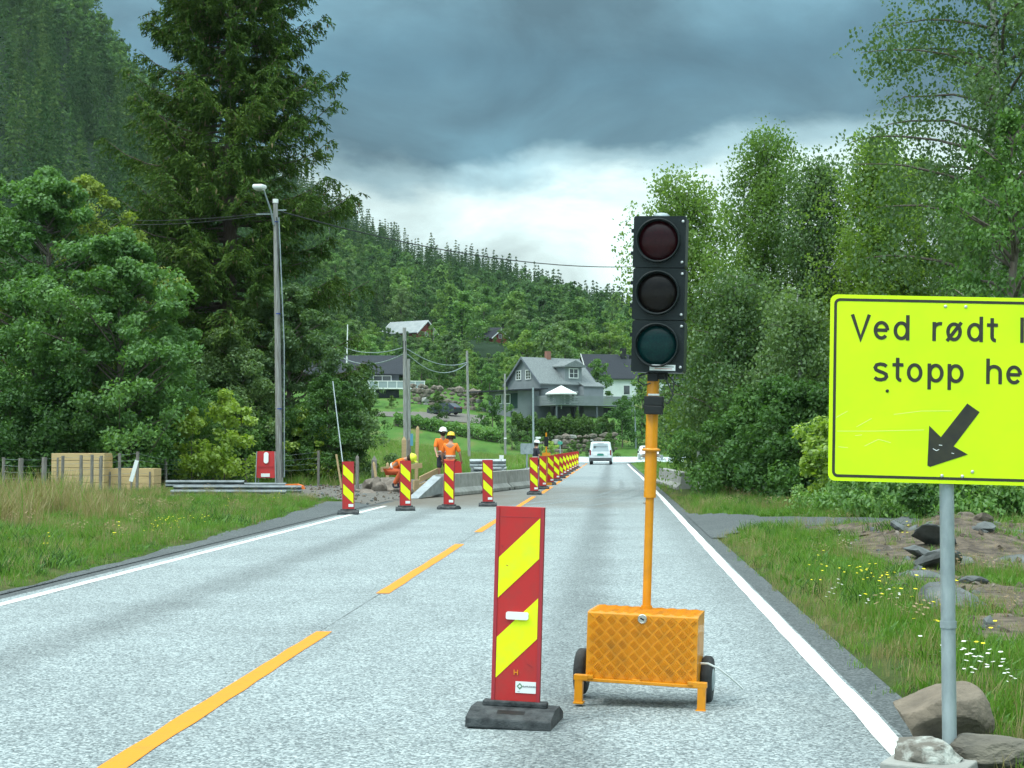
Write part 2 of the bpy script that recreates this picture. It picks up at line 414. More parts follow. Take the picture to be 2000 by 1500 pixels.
# asphalt ------------------------------------------------------------
def asphalt(name, dark=1.0, track=True):
    m = bpy.data.materials.new(name); m.use_nodes = True; t = m.node_tree; p = t.nodes['Principled BSDF']
    c = t.nodes.new('ShaderNodeTexCoord'); O = c.outputs['Object']
    sp = t.nodes.new('ShaderNodeSeparateXYZ'); t.links.new(O, sp.inputs[0])
    v = N(t, 'ShaderNodeTexVoronoi', inp={'Scale': 78.0}); t.links.new(O, v.inputs['Vector'])
    v2 = N(t, 'ShaderNodeTexNoise', inp={'Scale': 75.0, 'Detail': 5.0, 'Roughness': .7}); t.links.new(O, v2.inputs['Vector'])
    big = N(t, 'ShaderNodeTexNoise', inp={'Scale': .6, 'Detail': 5.0, 'Roughness': .6}); t.links.new(O, big.inputs['Vector'])
    # stone chips: each voronoi cell its own grey
    sepc = t.nodes.new('ShaderNodeSeparateColor'); t.links.new(v.outputs['Color'], sepc.inputs[0])
    r = t.nodes.new('ShaderNodeValToRGB')
    k = dark
    rampset(r.color_ramp, [(.15, (.040*k, .055*k, .058*k)), (.39, (.15*k, .182*k, .188*k)), (.60, (.30*k, .35*k, .355*k)), (.88, (.56*k, .62*k, .61*k))])
    s = mth(t, 'ADD', mth(t, 'MULTIPLY', sepc.outputs[0], .5), mth(t, 'MULTIPLY', v2.outputs[0], .55)); t.links.new(s, r.inputs[0])
    fac = N(t, 'ShaderNodeMapRange', inp={'From Min': .3, 'From Max': .7, 'To Min': .84, 'To Max': 1.10}); t.links.new(big.outputs[0], fac.inputs[0])
    mid_ = N(t, 'ShaderNodeTexNoise', inp={'Scale': 5.0, 'Detail': 4.0, 'Roughness': .6}); t.links.new(O, mid_.inputs['Vector'])
    fm_ = N(t, 'ShaderNodeMapRange', inp={'From Min': .3, 'From Max': .7, 'To Min': .92, 'To Max': 1.06}); t.links.new(mid_.outputs[0], fm_.inputs[0])
    f = mth(t, 'MULTIPLY', fac.outputs[0], fm_.outputs[0])
    if track:
        wob = mth(t, 'MULTIPLY', mth(t, 'SUBTRACT', big.outputs[0], .5), .35)
        xx = mth(t, 'ADD', sp.outputs[0], wob)
        # worn bitumen bands between the wheel tracks
        for cxx, wd, amt in ((-.28, .42, .32), (-3.95, .45, .28), (1.2, .5, .20), (-2.2, .3, .08)):
            d = mth(t, 'ABSOLUTE', mth(t, 'SUBTRACT', xx, cxx))
            q = N(t, 'ShaderNodeMapRange', interpolation_type='SMOOTHSTEP', inp={'From Min': wd, 'From Max': 0.05, 'To Min': 0, 'To Max': amt}); t.links.new(d, q.inputs[0])
            f = mth(t, 'MULTIPLY', f, mth(t, 'SUBTRACT', 1.0, q.outputs[0]))
    cm = N(t, 'ShaderNodeVectorMath', operation='SCALE'); t.links.new(r.outputs[0], cm.inputs[0]); t.links.new(f, cm.inputs[3])
    out = cm.outputs[0]
    if track:
        # soil dust dragged over the road where the works begin
        dn = N(t, 'ShaderNodeTexNoise', inp={'Scale': .5, 'Detail': 6.0, 'Roughness': .65}); 
        mp = N(t, 'ShaderNodeMapping', inp={'Scale': (.7, .25, 1)}); t.links.new(O, mp.inputs[0]); t.links.new(mp.outputs[0], dn.inputs['Vector'])
        a = N(t, 'ShaderNodeMapRange', interpolation_type='SMOOTHSTEP', inp={'From Min': 34.0, 'From Max': 38.5}); t.links.new(sp.outputs[1], a.inputs[0])
        b = N(t, 'ShaderNodeMapRange', interpolation_type='SMOOTHSTEP', inp={'From Min': 62.0, 'From Max': 47.0}); t.links.new(sp.outputs[1], b.inputs[0])
        xr = N(t, 'ShaderNodeMapRange', inp={'From Min': 2.5, 'From Max': -5.0, 'To Min': -.25, 'To Max': 1.0}); t.links.new(sp.outputs[0], xr.inputs[0])
        e = mth(t, 'ADD', xr.outputs[0], mth(t, 'MULTIPLY', mth(t, 'SUBTRACT', dn.outputs[0], .42), 1.5), clamp=True)
        e = mth(t, 'MULTIPLY', mth(t, 'MULTIPLY', a.outputs[0], b.outputs[0]), e)
        x = N(t, 'ShaderNodeMix', data_type='RGBA'); t.links.new(e, x.inputs[0]); t.links.new(out, x.inputs[6]); x.inputs[7].default_value = (.125, .112, .088, 1)
        out = x.outputs[2]
    t.links.new(out, p.inputs['Base Color'])
    p.inputs['Roughness'].default_value = .72; p.inputs['Specular IOR Level'].default_value = .4
    bb = N(t, 'ShaderNodeBump', inp={'Strength': .55, 'Distance': .006}); t.links.new(s, bb.inputs['Height']); t.links.new(bb.outputs[0], p.inputs['Normal'])
    return m
M['asphalt'] = asphalt('road_asphalt', .93)
M['asphalt_dark'] = asphalt('shoulder_asphalt', .30, False)
M['asphalt_far'] = asphalt('crossroad_asphalt', 1.75, False)  # wet glare of the far road put into a much paler base colour
M['gravel'] = mat('gravel', (.085, .08, .07), .95, col2=(.17, .16, .14), vs=9, bump=.9, bs=25)
M['soil'] = mat('bare_soil', (.042, .032, .024), .95, col2=(.15, .118, .085), vs=6, bump=1.0, bs=18)
def const(z): return lambda X, Y: np.full_like(X, z)
road = grid_sheet('road', np.array([-5.62, -4, -2.2, 0, 1.40]), np.array([-30, 0, 20, 40, 80, 120, 150.5]), const(0.0), M['asphalt']); tag(road, kind='structure')
sh = grid_sheet('road_shoulder', np.array([XL, -5.0, 0, XR]), np.array([-30, 0, 60, 151]), const(-.006), M['asphalt_dark']); tag(sh, kind='structure')
# crossing road at the far end of the straight
cr_ = grid_sheet('crossroad', np.arange(-4, 14.1, 1.0), np.arange(137, 154.1, 1.0), lambda X, Y: np.maximum(hz(X, Y), 0) + .05 + (Y - 137) * .013, M['asphalt_far']); tag(cr_, kind='structure')
M['linewhite'] = mat('line_white', (.72, .74, .70), .6, col2=(.52, .55, .53), vs=9, vmin=.5, vmax=.8, bump=.2)
M['lineyellow'] = mat('line_yellow', (.74, .245, .006), .6, col2=(.55, .21, .02), vs=9, vmin=.5, vmax=.85, bump=.2)
rng = random.Random(4)
def stripe(mb, pts, w, m, z=.004, step=.35, jag=.006):
    """painted line along a polyline in xy with slightly ragged edges"""
    P = []
    for (x0, y0), (x1, y1) in zip(pts[:-1], pts[1:]):
        n = max(1, int(math.hypot(x1 - x0, y1 - y0) / step))
        for i in range(n): P.append((x0 + (x1 - x0) * i / n, y0 + (y1 - y0) * i / n))
    P.append(pts[-1]); vs = []
    for i, (x, y) in enumerate(P):
        vs.append((x - w / 2 + rng.uniform(-jag, jag), y, z)); vs.append((x + w / 2 + rng.uniform(-jag, jag), y, z))
    mb.add(vs, [(2*i, 2*i+1, 2*i+3, 2*i+2) for i in range(len(P) - 1)], m)
mb = MB(); stripe(mb, [(-5.45, -5), (-5.42, 15), (-5.38, 33), (-5.36, 37.2)], .11, M['linewhite']); tag(mb.build('edge_line'), kind='structure')
mb = MB(); stripe(mb, [(1.32, -5), (1.32, 20), (1.37, 45), (1.38, 75), (1.30, 105), (1.30, 132)], .115, M['linewhite'], step=.6); tag(mb.build('edge_line'), kind='structure')
mb = MB()
ends = []
d0 = [(-2.2 + .02, 1.5, 11.9), (-2.19, 15.02, 22.7), (-2.2, 25.9, 34.0), (-2.2, 36.8, 44.5)]
for x, a, b in d0: stripe(mb, [(x, a), (x, b)], .125, M['lineyellow'])
y = 47.5
while y < 132:
    stripe(mb, [(-2.12, y), (-2.12, y + 8.2)], .13, M['lineyellow'], step=1); y += 11.2
tag(mb.build('centre_line'), kind='structure')
# thin construction joint beside the centre line
mb = MB(); stripe(mb, [(-2.215, 11.9), (-2.21, 15.0)], .006, M['asphalt_dark'], z=.002, jag=.002); stripe(mb, [(-2.21, 22.7), (-2.2, 26)], .006, M['asphalt_dark'], z=.002, jag=.003)
tag(mb.build('road_joint'), kind='structure')
M['tyre'] = asphalt('tyre_mark', .74, False)
mb = MB()
for a in ((-1.9, -1.1, .15, .9), (-2.4, -1.7, -.4, .35), (-.6, .2, .8, 1.1)):
    stripe(mb, [(a[0], 37.5), (a[1], 41), (a[2], 46), (a[3], 54), (a[3] + .02, 66)], .17, M['tyre'], z=.0022, jag=.03)
tag(mb.build('tyre_marks'), kind='structure')
# patches laid on the ground
def poly_in(P, x, y):
    x = np.asarray(x); y = np.asarray(y); r = np.zeros(x.shape, bool); n = len(P)
    for i in range(n):
        x0, y0 = P[i]; x1, y1 = P[(i + 1) % n]
        c = ((y0 > y) != (y1 > y)) & (x < (x1 - x0) * (y - y0) / (y1 - y0 + 1e-12) + x0)
        r ^= c
    return r
def wob(x, y, k=1.0): return np.sin(x * 2.1 * k + y * 1.3) * .5 + np.sin(x * 4.7 * k - y * 3.1) * .3 + np.sin(y * 5.3 * k) * .2
def patch(name, P, material, step, dz=.02, jag=.25):
    P = [tuple(p) for p in P]; xs = [p[0] for p in P]; ys = [p[1] for p in P]
    keep = lambda x, y: poly_in(P, x + wob(x, y) * jag, y + wob(y, x) * jag) & (~SOILHOLE(x, y) if name == 'bare_soil' else True)
    o = grid_sheet(name, np.arange(min(xs) - 1, max(xs) + 1, step), np.arange(min(ys) - 1, max(ys) + 1, step), lambda X, Y: hz(X, Y) + .004 + dz * smooth01(np.maximum(XL - X, X - XR) / .4), material, keep)
    return tag(o, kind='structure'), keep
APRON = [(XL + .15, 37.5), (XL + .15, 60), (-7.2, 60), (-8.6, 54), (-12.5, 54), (-13.5, 52), (-13, 46), (-9, 42.5), (-7.6, 40)]
DRIVE = [(XR - .1, 33.5), (XR - .1, 24.2), (2.3, 26.2), (4.2, 27.2), (9.5, 27.6), (9.5, 28.7), (5.5, 28.9), (3.0, 30.0)]
SOIL = [(3.1, 26.2), (3.15, 20.5), (3.0, 17), (2.85, 13.0), (2.75, 10.5), (3.0, 8.5), (6, 8.5), (9, 12), (9, 25.2), (6, 26.8)]
_, kA = patch('gravel_apron', APRON, M['gravel'], .3)
_, kD = patch('side_road', DRIVE, M['asphalt_dark'], .25, jag=.12)
SOILHOLE = lambda x, y: ((x - 4.5) / 1.0) ** 2 + ((y - 16.7) / 1.4) ** 2 < 1 + .3 * wob(x, y)
_, kS = patch('bare_soil', SOIL, M['soil'], .2, dz=.03, jag=.35)
SHOULD = [(XL + .04, 13.5), (XL - .02, 15.5), (-6.15, 23), (-6.45, 29), (-6.8, 35), (-7.3, 38.5), (XL + .04, 38.5)]
SW_Y = [13.5, 16, 23, 29, 35, 38.5]; SW_X = [XL + .02, -5.92, -6.13, -6.42, -6.78, -7.2]
def kW(x, y): return (x > np.interp(y, SW_Y, SW_X) + .04) & (x < XL + .1) & (y > 13.5) & (y < 38.5)
_ys = np.arange(13.5, 38.6, .35); _ox = np.interp(_ys, SW_Y, SW_X) + np.array([rng.uniform(-.05, .05) for _ in _ys]) + .05 * np.sin(_ys * 1.7)
mb = MB(); _vs = []
for y_, x_ in zip(_ys, _ox):
    for k_ in range(9):
        xx_ = XL + .06 + (x_ - XL - .06) * k_ / 8; _vs.append((xx_, y_, max(float(hz(xx_, y_)), 0) * .9 + (.003 if k_ == 0 else .012 if k_ < 8 else -.03)))
mb.add(_vs, [(i * 9 + k_, i * 9 + k_ + 1, i * 9 + k_ + 10, i * 9 + k_ + 9) for i in range(len(_ys) - 1) for k_ in range(8)], M['asphalt_dark'], True); tag(mb.build('wide_shoulder'), kind='structure')
LANE = [tuple(at(px, 873, Y).xy) for px, Y in ((735, 182), (850, 184), (945, 186), (945, 197), (850, 194), (735, 188))]
_, kL = patch('driveway', LANE, M['gravel'], .8, dz=.06, jag=.1)
print('terrain ok')
# ------------------------------------------------------------------ vegetation builders
def rnd_unit(g, n):
    v = g.normal(size=(n, 3)); return v / np.linalg.norm(v, axis=1, keepdims=True)
def leaf_quads(g, P, size, aspect=.55, nbias=None, updir=.5, ax=None, axw=0.0):
    """rhombic leaves at points P"""
    n = len(P)
    nor = rnd_unit(g, n) + np.array([0, 0, updir])
    if nbias is not None: nor = nor + nbias
    nor /= np.linalg.norm(nor, axis=1, keepdims=True)
    a = rnd_unit(g, n)
    if ax is not None: a = a * (1 - axw) + ax * axw
    a = a - nor * (a * nor).sum(1, keepdims=True)
    a /= np.linalg.norm(a, axis=1, keepdims=True) + 1e-9
    b = np.cross(nor, a)
    s = (size * g.uniform(.65, 1.3, n))[:, None]
    h = a * s * .5; w = b * s * .5 * aspect
    return np.stack([P - h, P + w - h * .15, P + h, P - w - h * .15], 1)
def clump_tree(seed, Ht, rad, base, nclump, nleaf, size, cr=.55, shape='oval', droop=0.0, lean=(0, 0), trunk_r=.14, limbs=True, flat=.75, bark=None, fill=.55, top_taper=1.0, outl=.22):
    """returns (crown quads, trunk MB) ; the crown is leaf clumps spread through an uneven volume"""
    g = np.random.default_rng(seed); rd = random.Random(seed)
    ph = g.uniform(0, 6.28, 6)
    def env(th, t):     # t 0..1 along crown height -> radius
        if shape == 'oval': r = (math.sin(PI * min(1, max(0, (t * .93 + .07))) ** .8)) ** .6
        elif shape == 'cone': r = (1 - t) ** .75 * min(1, t * 6 + .35)
        elif shape == 'dome': r = math.sqrt(max(0, 1 - t ** 2.2)) * min(1, .75 + t * 1.2)
        else: r = (1 - t ** 3) ** .7 * min(1, .55 + 2 * t)
        r *= 1 + outl * math.sin(2 * th + ph[0] + 3 * t) + outl * .8 * math.sin(3 * th + ph[1] - 5 * t) + outl * .5 * math.sin(7 * t + ph[2] + th)
        return max(.05, r) * rad
    mb = MB(); bk = bark or M['bark']
    tp = [Vector((0, 0, -.3))]; nseg = 8
    for i in range(1, nseg + 1):
        t = i / nseg
        tp.append(Vector((lean[0] * t ** 1.5 + rd.uniform(-.02, .02) * Ht * .4, lean[1] * t ** 1.5 + rd.uniform(-.02, .02) * Ht * .4, Ht * .93 * t)))
    mb.tube(tp, [trunk_r * (1.25 if i == 0 else (1 - .88 * i / nseg)) for i in range(nseg + 1)], bk, n=8)
    def tpos(z):
        f = min(.999, max(0, z / (Ht * .93))) * nseg; i = int(f); return tp[i].lerp(tp[i + 1], f - i)
    Q = []
    crown_h = Ht - base
    cs = []
    for k in range(nclump):
        th = rd.uniform(0, 2 * PI); t = rd.random() ** .85
        if shape == 'cone': t = rd.random() ** 1.25
        e = env(th, t); f = rd.random() ** fill if k % 4 else rd.random()
        c0 = tpos(base + t * crown_h)
        c = Vector((c0.x + math.cos(th) * e * f, c0.y + math.sin(th) * e * f, base + t * crown_h))
        cs.append((c, th, f, t))
        if limbs and k % 2 == 0 and f > .3:
            zs = max(base * .7, c.z - e * f * rd.uniform(.35, .8)); s = tpos(zs); mid = s.lerp(c, .5) + Vector((0, 0, rd.uniform(-.1, .15) * e))
            rr = trunk_r * rd.uniform(.12, .30)
            mb.tube([s, mid, c], [rr, rr * .6, rr * .2], bk, n=5, caps=False)
    per = max(3, nleaf // nclump)
    for c, th, f, t in cs:
        m = int(per * rd.uniform(.5, 1.5)); r = cr * rd.uniform(.6, 1.35) * (1 - .45 * t * top_taper)
        d = rnd_unit(g, m); rr = g.uniform(0, 1, m) ** .45
        P = d * rr[:, None] * r; P[:, 2] *= flat
        # ragged sub-tufts
        P += np.array([c.x, c.y, c.z])
        if droop:
            P[:, 2] -= droop * g.uniform(0, 1, m) ** 1.3 * rr
        outv = d * .9
        Q.append(leaf_quads(g, P, size, nbias=outv * .8 * np.sign(.3 + np.abs(d[:, 2:3])), updir=.55, ax=np.tile([0, 0, -1.0], (m, 1)), axw=.6 if droop else .15))
    return np.concatenate(Q), mb
def birch_tree(seed, Ht, rad, base, nstr, per, size, trunk_r=.13, lean=(0, 0), strand=1.3, arch=.35, profile=None):
    """white stem, rising limbs and hanging leafy strands"""
    g = np.random.default_rng(seed); rd = random.Random(seed); mb = MB()
    nseg = 10; tp = []
    for i in range(nseg + 1):
        t = i / nseg; tp.append(Vector((lean[0] * t ** 1.6 + rd.uniform(-.07, .07), lean[1] * t ** 1.6 + rd.uniform(-.07, .07), Ht * .96 * t - (.3 if i == 0 else 0))))
    mb.tube(tp, [trunk_r * (1 - .9 * i / nseg) + .01 for i in range(nseg + 1)], M['birchbark'], n=8)
    def tpos(t):
        f = min(.999, t) * nseg; i = int(f); return tp[i].lerp(tp[i + 1], f - i)
    ends = []
    nl = max(14, int(Ht * 3.2))
    for k in range(nl):
        t = base / Ht + (1 - base / Ht) * ((k + rd.random()) / nl) ** .95
        th = k * 2.4 + rd.uniform(-.5, .5)
        tt = (t - base / Ht) / (1 - base / Ht)
        prof = profile(tt) if profile else (1 - tt) ** .6 * min(1, .5 + 2.2 * tt)
        ln = rad * prof * rd.uniform(.55, 1.25) + .25
        s = tpos(t); d = Vector((math.cos(th), math.sin(th), 0))
        pts = []
        for j in range(6):
            u = j / 5; pts.append(s + d * ln * u + Vector((0, 0, ln * (arch * 2.6 * u * (1 - u * .62)))) + Vector((rd.uniform(-.05, .05), rd.uniform(-.05, .05), 0)) * ln)
        mb.tube(pts, [trunk_r * .28 * (1 - .85 * j / 5) * (1 - .5 * tt) for j in range(6)], M['bark'], n=5, caps=False)
        for j in range(1, 6): ends.append((pts[j - 1], pts[j], ln, tt))
    Q = []
    for k in range(nstr):
        a, b, ln, tt = rd.choice(ends)
        u = rd.random(); c = a.lerp(b, u) + Vector((rd.gauss(0, .28), rd.gauss(0, .28), rd.gauss(0, .22)))
        Ls = strand * rd.uniform(.35, 1.25) * (1 - .4 * tt); m = max(3, int(per * rd.uniform(.6, 1.4) * Ls / strand))
        z = g.uniform(0, 1, m)
        dr = Vector((rd.uniform(-.25, .25), rd.uniform(-.25, .25), 0))
        P = np.empty((m, 3)); sp = .05 + .11 * np.sin(z * 3.0)
        P[:, 0] = c.x + dr.x * z + g.normal(0, 1, m) * sp; P[:, 1] = c.y + dr.y * z + g.normal(0, 1, m) * sp; P[:, 2] = c.z - z * Ls + .1
        Q.append(leaf_quads(g, P, size, aspect=.7, updir=.2, ax=np.tile([0, 0, -1.0], (m, 1)), axw=.55))
    return np.concatenate(Q), mb
def spruce_tree(seed, Ht, rad, base, trunk_r=.30, step=.34, nb=6, tw=13, q=1.0, clip=None):
    """whorls of long drooping branches with upturned tips and hanging curtains of twigs"""
    g = np.random.default_rng(seed); rd = random.Random(seed); mb = MB()
    mb.tube([(0, 0, -.3), (0, 0, Ht * .4), (0, 0, Ht * .98)], [trunk_r, trunk_r * .65, .02], M['sprucebark'], n=10)
    QP = []; QA = []; QS = []; QB = []
    z = base
    while z < Ht - .4:
        t = (z - base) / (Ht - base)
        prof = (1 - t) ** .66 * min(1, .84 + t * 2)
        for k in range(nb):
            if rd.random() < .07: continue
            th = rd.uniform(0, 2 * PI); ln = rad * prof * (rd.uniform(1.1, 1.3) if rd.random() < .16 else rd.uniform(.5, 1.08)) + .25
            up0 = .10 + .5 * t - .15 * (1 - t); zz = z + rd.uniform(-.25, .25)
            d = np.array([math.cos(th), math.sin(th), 0.0]); side = np.array([-math.sin(th), math.cos(th), 0.0])
            bend = rd.uniform(-.12, .12)
            def bp(u):
                u = np.asarray(u)[:, None]
                return np.array([0, 0, zz]) + d * (ln * u) + side * (bend * ln * u * u) + np.array([0, 0, 1.0]) * ln * (up0 * u - (.52 - .25 * t) * u ** 1.5 + .46 * u ** 3.0)
            us = np.linspace(0, 1, 7); bpnt = bp(us)
            mb.tube([Vector(p) for p in bpnt], [.045 * (1 - .85 * u) * (ln / 4 + .3) for u in us], M['sprucebark'], n=4, caps=False)
            n = int((tw * ln / 4 + 5) * q)
            u = g.uniform(.14, 1, n) ** .7; sgn = np.where(g.random(n) < .5, -1.0, 1.0)
            B = bp(u); tl = (.28 + .95 * np.sin(np.clip(u, 0, 1) * 2.5) * .8) * (ln / 4) ** .4 * g.uniform(.5, 1.2, n) * .8
            tdir = side[None, :] * sgn[:, None] * g.uniform(.5, 1, n)[:, None] + d[None, :] * g.uniform(.35, .9, n)[:, None]
            tdir[:, 2] = g.uniform(-.35, .1, n); tdir /= np.linalg.norm(tdir, axis=1, keepdims=True)
            for m in range(5):
                f = (m + .5) / 5
                P = B + tdir * (tl * f)[:, None]; P[:, 2] -= (f ** 1.5) * tl * .35
                A = tdir.copy(); A[:, 2] -= f * .6
                for rep in range(3): QP.append(P + g.normal(0, .055, P.shape) * np.array([1, 1, .6])); QA.append(A + g.normal(0, .35, A.shape)); QS.append(np.full(n, .19)); QB.append(np.zeros(n))
                # hanging curtains
                hm = g.random(n) < .5
                P2 = P[hm].copy(); hl = g.uniform(.06, .26, len(P2)); P2[:, 2] -= hl * .55
                A2 = np.tile([0, 0, -1.0], (len(P2), 1)) + g.normal(0, .18, (len(P2), 3))
                QP.append(P2); QA.append(A2); QS.append(.14 + hl * .4); QB.append((g.random(len(P2)) < .05 + .08 * (1 - f)).astype(float))
        z += step * (1 - .35 * t) * rd.uniform(.8, 1.2)
    P = np.concatenate(QP); A = np.concatenate(QA); S = np.concatenate(QS); B = np.concatenate(QB)
    A /= np.linalg.norm(A, axis=1, keepdims=True)
    nr = rnd_unit(g, len(P)) + np.array([0, 0, .9]); b = np.cross(A, nr); b /= np.linalg.norm(b, axis=1, keepdims=True) + 1e-9
    S = (S * g.uniform(.7, 1.3, len(P)))[:, None]
    h = A * S * .5; w = b * S * .5 * .30
    return np.stack([P - h, P + w - h * .3, P + h, P - w - h * .3], 1), mb, B.astype(np.int32)
LM = {
 'maple': leafmat('maple_leaves', (0.070, 0.166, 0.037), (0.148, 0.287, 0.068), (0.280, 0.399, 0.105), gloss=.03, transl=.42),
 'maple2': leafmat('maple_leaves_warm', (0.126, 0.206, 0.031), (0.267, 0.339, 0.058), (0.535, 0.467, 0.117), gloss=.03, transl=.42),
 'alder': leafmat('alder_leaves', (0.070, 0.141, 0.045), (0.133, 0.220, 0.071), (0.210, 0.300, 0.105), gloss=.03, transl=.42),
 'dark': leafmat('understory_leaves', (0.042, 0.106, 0.025), (0.087, 0.187, 0.041), (0.153, 0.266, 0.061), gloss=.02, transl=.4),
 'birch': leafmat('birch_leaves', (0.083, 0.166, 0.037), (0.161, 0.266, 0.061), (0.266, 0.372, 0.092), gloss=.02, transl=.5),
 'birch2': leafmat('birch_leaves_light', (0.140, 0.239, 0.037), (0.251, 0.372, 0.068), (0.378, 0.493, 0.098), gloss=.02, transl=.5),
 'lime': leafmat('sapling_leaves', (0.199, 0.316, 0.037), (0.398, 0.522, 0.065), (0.698, 0.695, 0.145), gloss=.05, transl=.5, oscale=1.2),
 'spruce': leafmat('spruce_needles', (0.027, 0.064, 0.014), (0.060, 0.115, 0.018), (0.121, 0.181, 0.027), gloss=.01, transl=.2, oscale=.5),
 'sprucedry': leafmat('dry_spruce_twigs', (0.120, 0.093, 0.046), (0.181, 0.146, 0.073), gloss=.01, transl=.1),
 'fspruce': leafmat('far_spruce_needles', (0.035, 0.080, 0.030), (0.065, 0.124, 0.044), (0.111, 0.174, 0.053), gloss=.0, transl=.2, oscale=.15, orand=.9),
 'fleaf': leafmat('far_leaves', (0.059, 0.132, 0.044), (0.104, 0.202, 0.058), (0.184, 0.300, 0.080), gloss=.01, transl=.4, oscale=.12, orand=.9),
 'hedge': leafmat('hedge_leaves', (0.047, 0.096, 0.021), (0.091, 0.166, 0.034), (0.223, 0.293, 0.061), gloss=.02, transl=.3, oscale=.8),
 'brown': leafmat('dead_needles', (0.101, 0.062, 0.040), (0.171, 0.106, 0.071), gloss=.01, transl=.1),
}
def put_tree(name, label, cat, x, y, Q, mb, leaves, group=None, rot=0.0, mi=None, mats=None, z=None, scale=1.0):
    r = thing(name, label, cat, (x, y, H(x, y) if z is None else z), rot, group); r.scale = (scale,) * 3
    mobj('trunk', mb.mesh('trunk'), r)
    mobj('crown', quads_mesh('crown', Q, mats or [leaves], mi), r)
    return r
# ------------------------------------------------------------------ direction markers
def make_base(root):
    mb = MB(); w, d, h = .215, .205, .085
    # wedge of recycled rubber: broad foot, sloping shoulders, raised socket
    prof = [(-d, 0), (d, 0), (d, .035), (.075, h), (-.075, h), (-d, .050)]
    Mx = Matrix(((0, 0, 1, -w), (1, 0, 0, 0), (0, 1, 0, 0), (0, 0, 0, 1)))
    mb.prism(prof, M['rubber_base'], 2 * w, Mx)
    mb.box((0, -.005, h + .012), (.33, .07, .03), M['rubber_base'])
    mb.box((-w + .03, 0, h * .35), (.062, .30, .045), M['rubber_base']); mb.box((w - .03, 0, h * .35), (.062, .30, .045), M['rubber_base'])
    b = mb.build('rubber_foot', root, bevel=.008)
    m2 = MB(); m2.box((.0, -.131, .0645), (.14, .052, .012), M['black'], rot=(R(18), 0, 0)); m2.build('grip_slot', b)
    return b
def make_marker(name, label, rising, loc, rot, group=None, big=False, tilt=0.0):
    t = thing(name, label, 'traffic marker', loc, rot, group)
    make_base(t)
    W, Hh, z0, th = .25, 1.0, .095, .026
    mb = MB(); mb.box((0, 0, z0 + Hh / 2), (W, th, Hh), M['red'])
    for s in (-1, 1): mb.box((s * (W / 2 - .009), -.003, z0 + Hh / 2), (.018, th + .004, Hh - .002), M['edge_red'])
    mb.box((0, -.0135, z0 + Hh - .052), (W - .04, .003, .002), M['edge_red'])
    pl = mb.build('plate', t, bevel=.004)
    xw = W / 2 - .021
    def stripe_poly(zc, hh, slope):
        # parallelogram across the plate: rises to the right when slope > 0
        a = slope * .205 / 2
        return [(-xw, zc - hh / 2 - a), (xw, zc - hh / 2 + a), (xw, zc + hh / 2 + a), (-xw, zc + hh / 2 - a)]
    s = 1 if rising else -1
    for zc in (z0 + .74, z0 + .335):
        for sy in (-1, 1):
            sb = MB()
            Mx = Matrix(((1, 0, 0, 0), (0, 0, 1, sy * (th / 2 + .0015) - .001), (0, 1, 0, 0), (0, 0, 0, 1)))
            if big or sy < 0:
                ob = MB()
                sb.prism([(x, z) for x, z in stripe_poly(zc, .205, s)], M['fluo'], .002, Mx)
                sb.build('reflective_stripe', pl)
                if sy < 0 and not big:
                    e = MB(); Mo = Matrix(((1, 0, 0, 0), (0, 0, 1, -th / 2 - .0015), (0, 1, 0, 0), (0, 0, 0, 1)))
                    e.prism([(x * 1.06, zz + (.012 if zz > zc else -.012)) for x, zz in stripe_poly(zc, .205, s)], M['signblack'], .001, Mo)
                    e.build('stripe_border', pl)
    lb = MB(); lb.box((.055 if not big else .052, -th / 2 - .002, z0 + .088), (.105, .003, .058), M['sticker']); lbo = lb.build('sticker', pl)
    if big:
        q = MB(); yy = -th / 2 - .0045
        for poly, m in (([(-.046,0),(-.030,.017),(-.014,0),(-.030,-.017)], M['stickergreen']), ([(-.038,0),(-.030,.008),(-.022,0),(-.030,-.008)], M['sticker'])):
            Mx = Matrix(((1, 0, 0, .052), (0, 0, 1, yy - (.001 if m is M['sticker'] else 0)), (0, 1, 0, z0 + .093), (0, 0, 0, 1)))
            q.prism(poly, m, .001, Mx)
        q.build('sticker_logo', lbo)
        tx = text_mesh('RAMUDDEN', .0125, M['stickerdark']); o = mobj('sticker_text', tx, lbo); o.location = (.073, yy - .0005, z0 + .089); o.rotation_euler = (PI / 2, 0, 0)
        tx = text_mesh('www.', .005, M['stickerdark']); o = mobj('sticker_text', tx, lbo); o.location = (.017, yy - .0005, z0 + .066); o.rotation_euler = (PI / 2, 0, 0)
        hm = MB(); yq = -th / 2 - .003
        for c, d in (((-.009, yq, z0 + .162), (.0045, .002, .026)), ((.009, yq, z0 + .162), (.0045, .002, .026)), ((0, yq, z0 + .162), (.014, .0018, .0045))): hm.box(c, d, M['lineyellow'])
        hm.build('letter_mark', pl)
        g = MB(); Mx = Matrix(((1, 0, 0, 0), (0, 0, 1, -th / 2 - .016), (0, 1, 0, z0 + .448), (0, 0, 0, 1)))
        g.prism(rrect(.115, .038, .009), M['white'], .014, Mx); g.build('grip', pl, bevel=.002)
        for (x, z, w, h) in ((-.06, z0 + .70, .012, .004), (.02, z0 + .87, .02, .002), (.07, z0 + .20, .03, .003), (-.09, z0 + .80, .014, .003), (.03, z0 + .90, .004, .004)):
            k = MB(); k.box((x, -th / 2 - .002, z), (w, .0016, h), M['edge_red'], rot=(0, .4, 0)); k.build('scuff', pl)
    t.rotation_euler = (t.rotation_euler.x, tilt, t.rotation_euler.z)
    return t
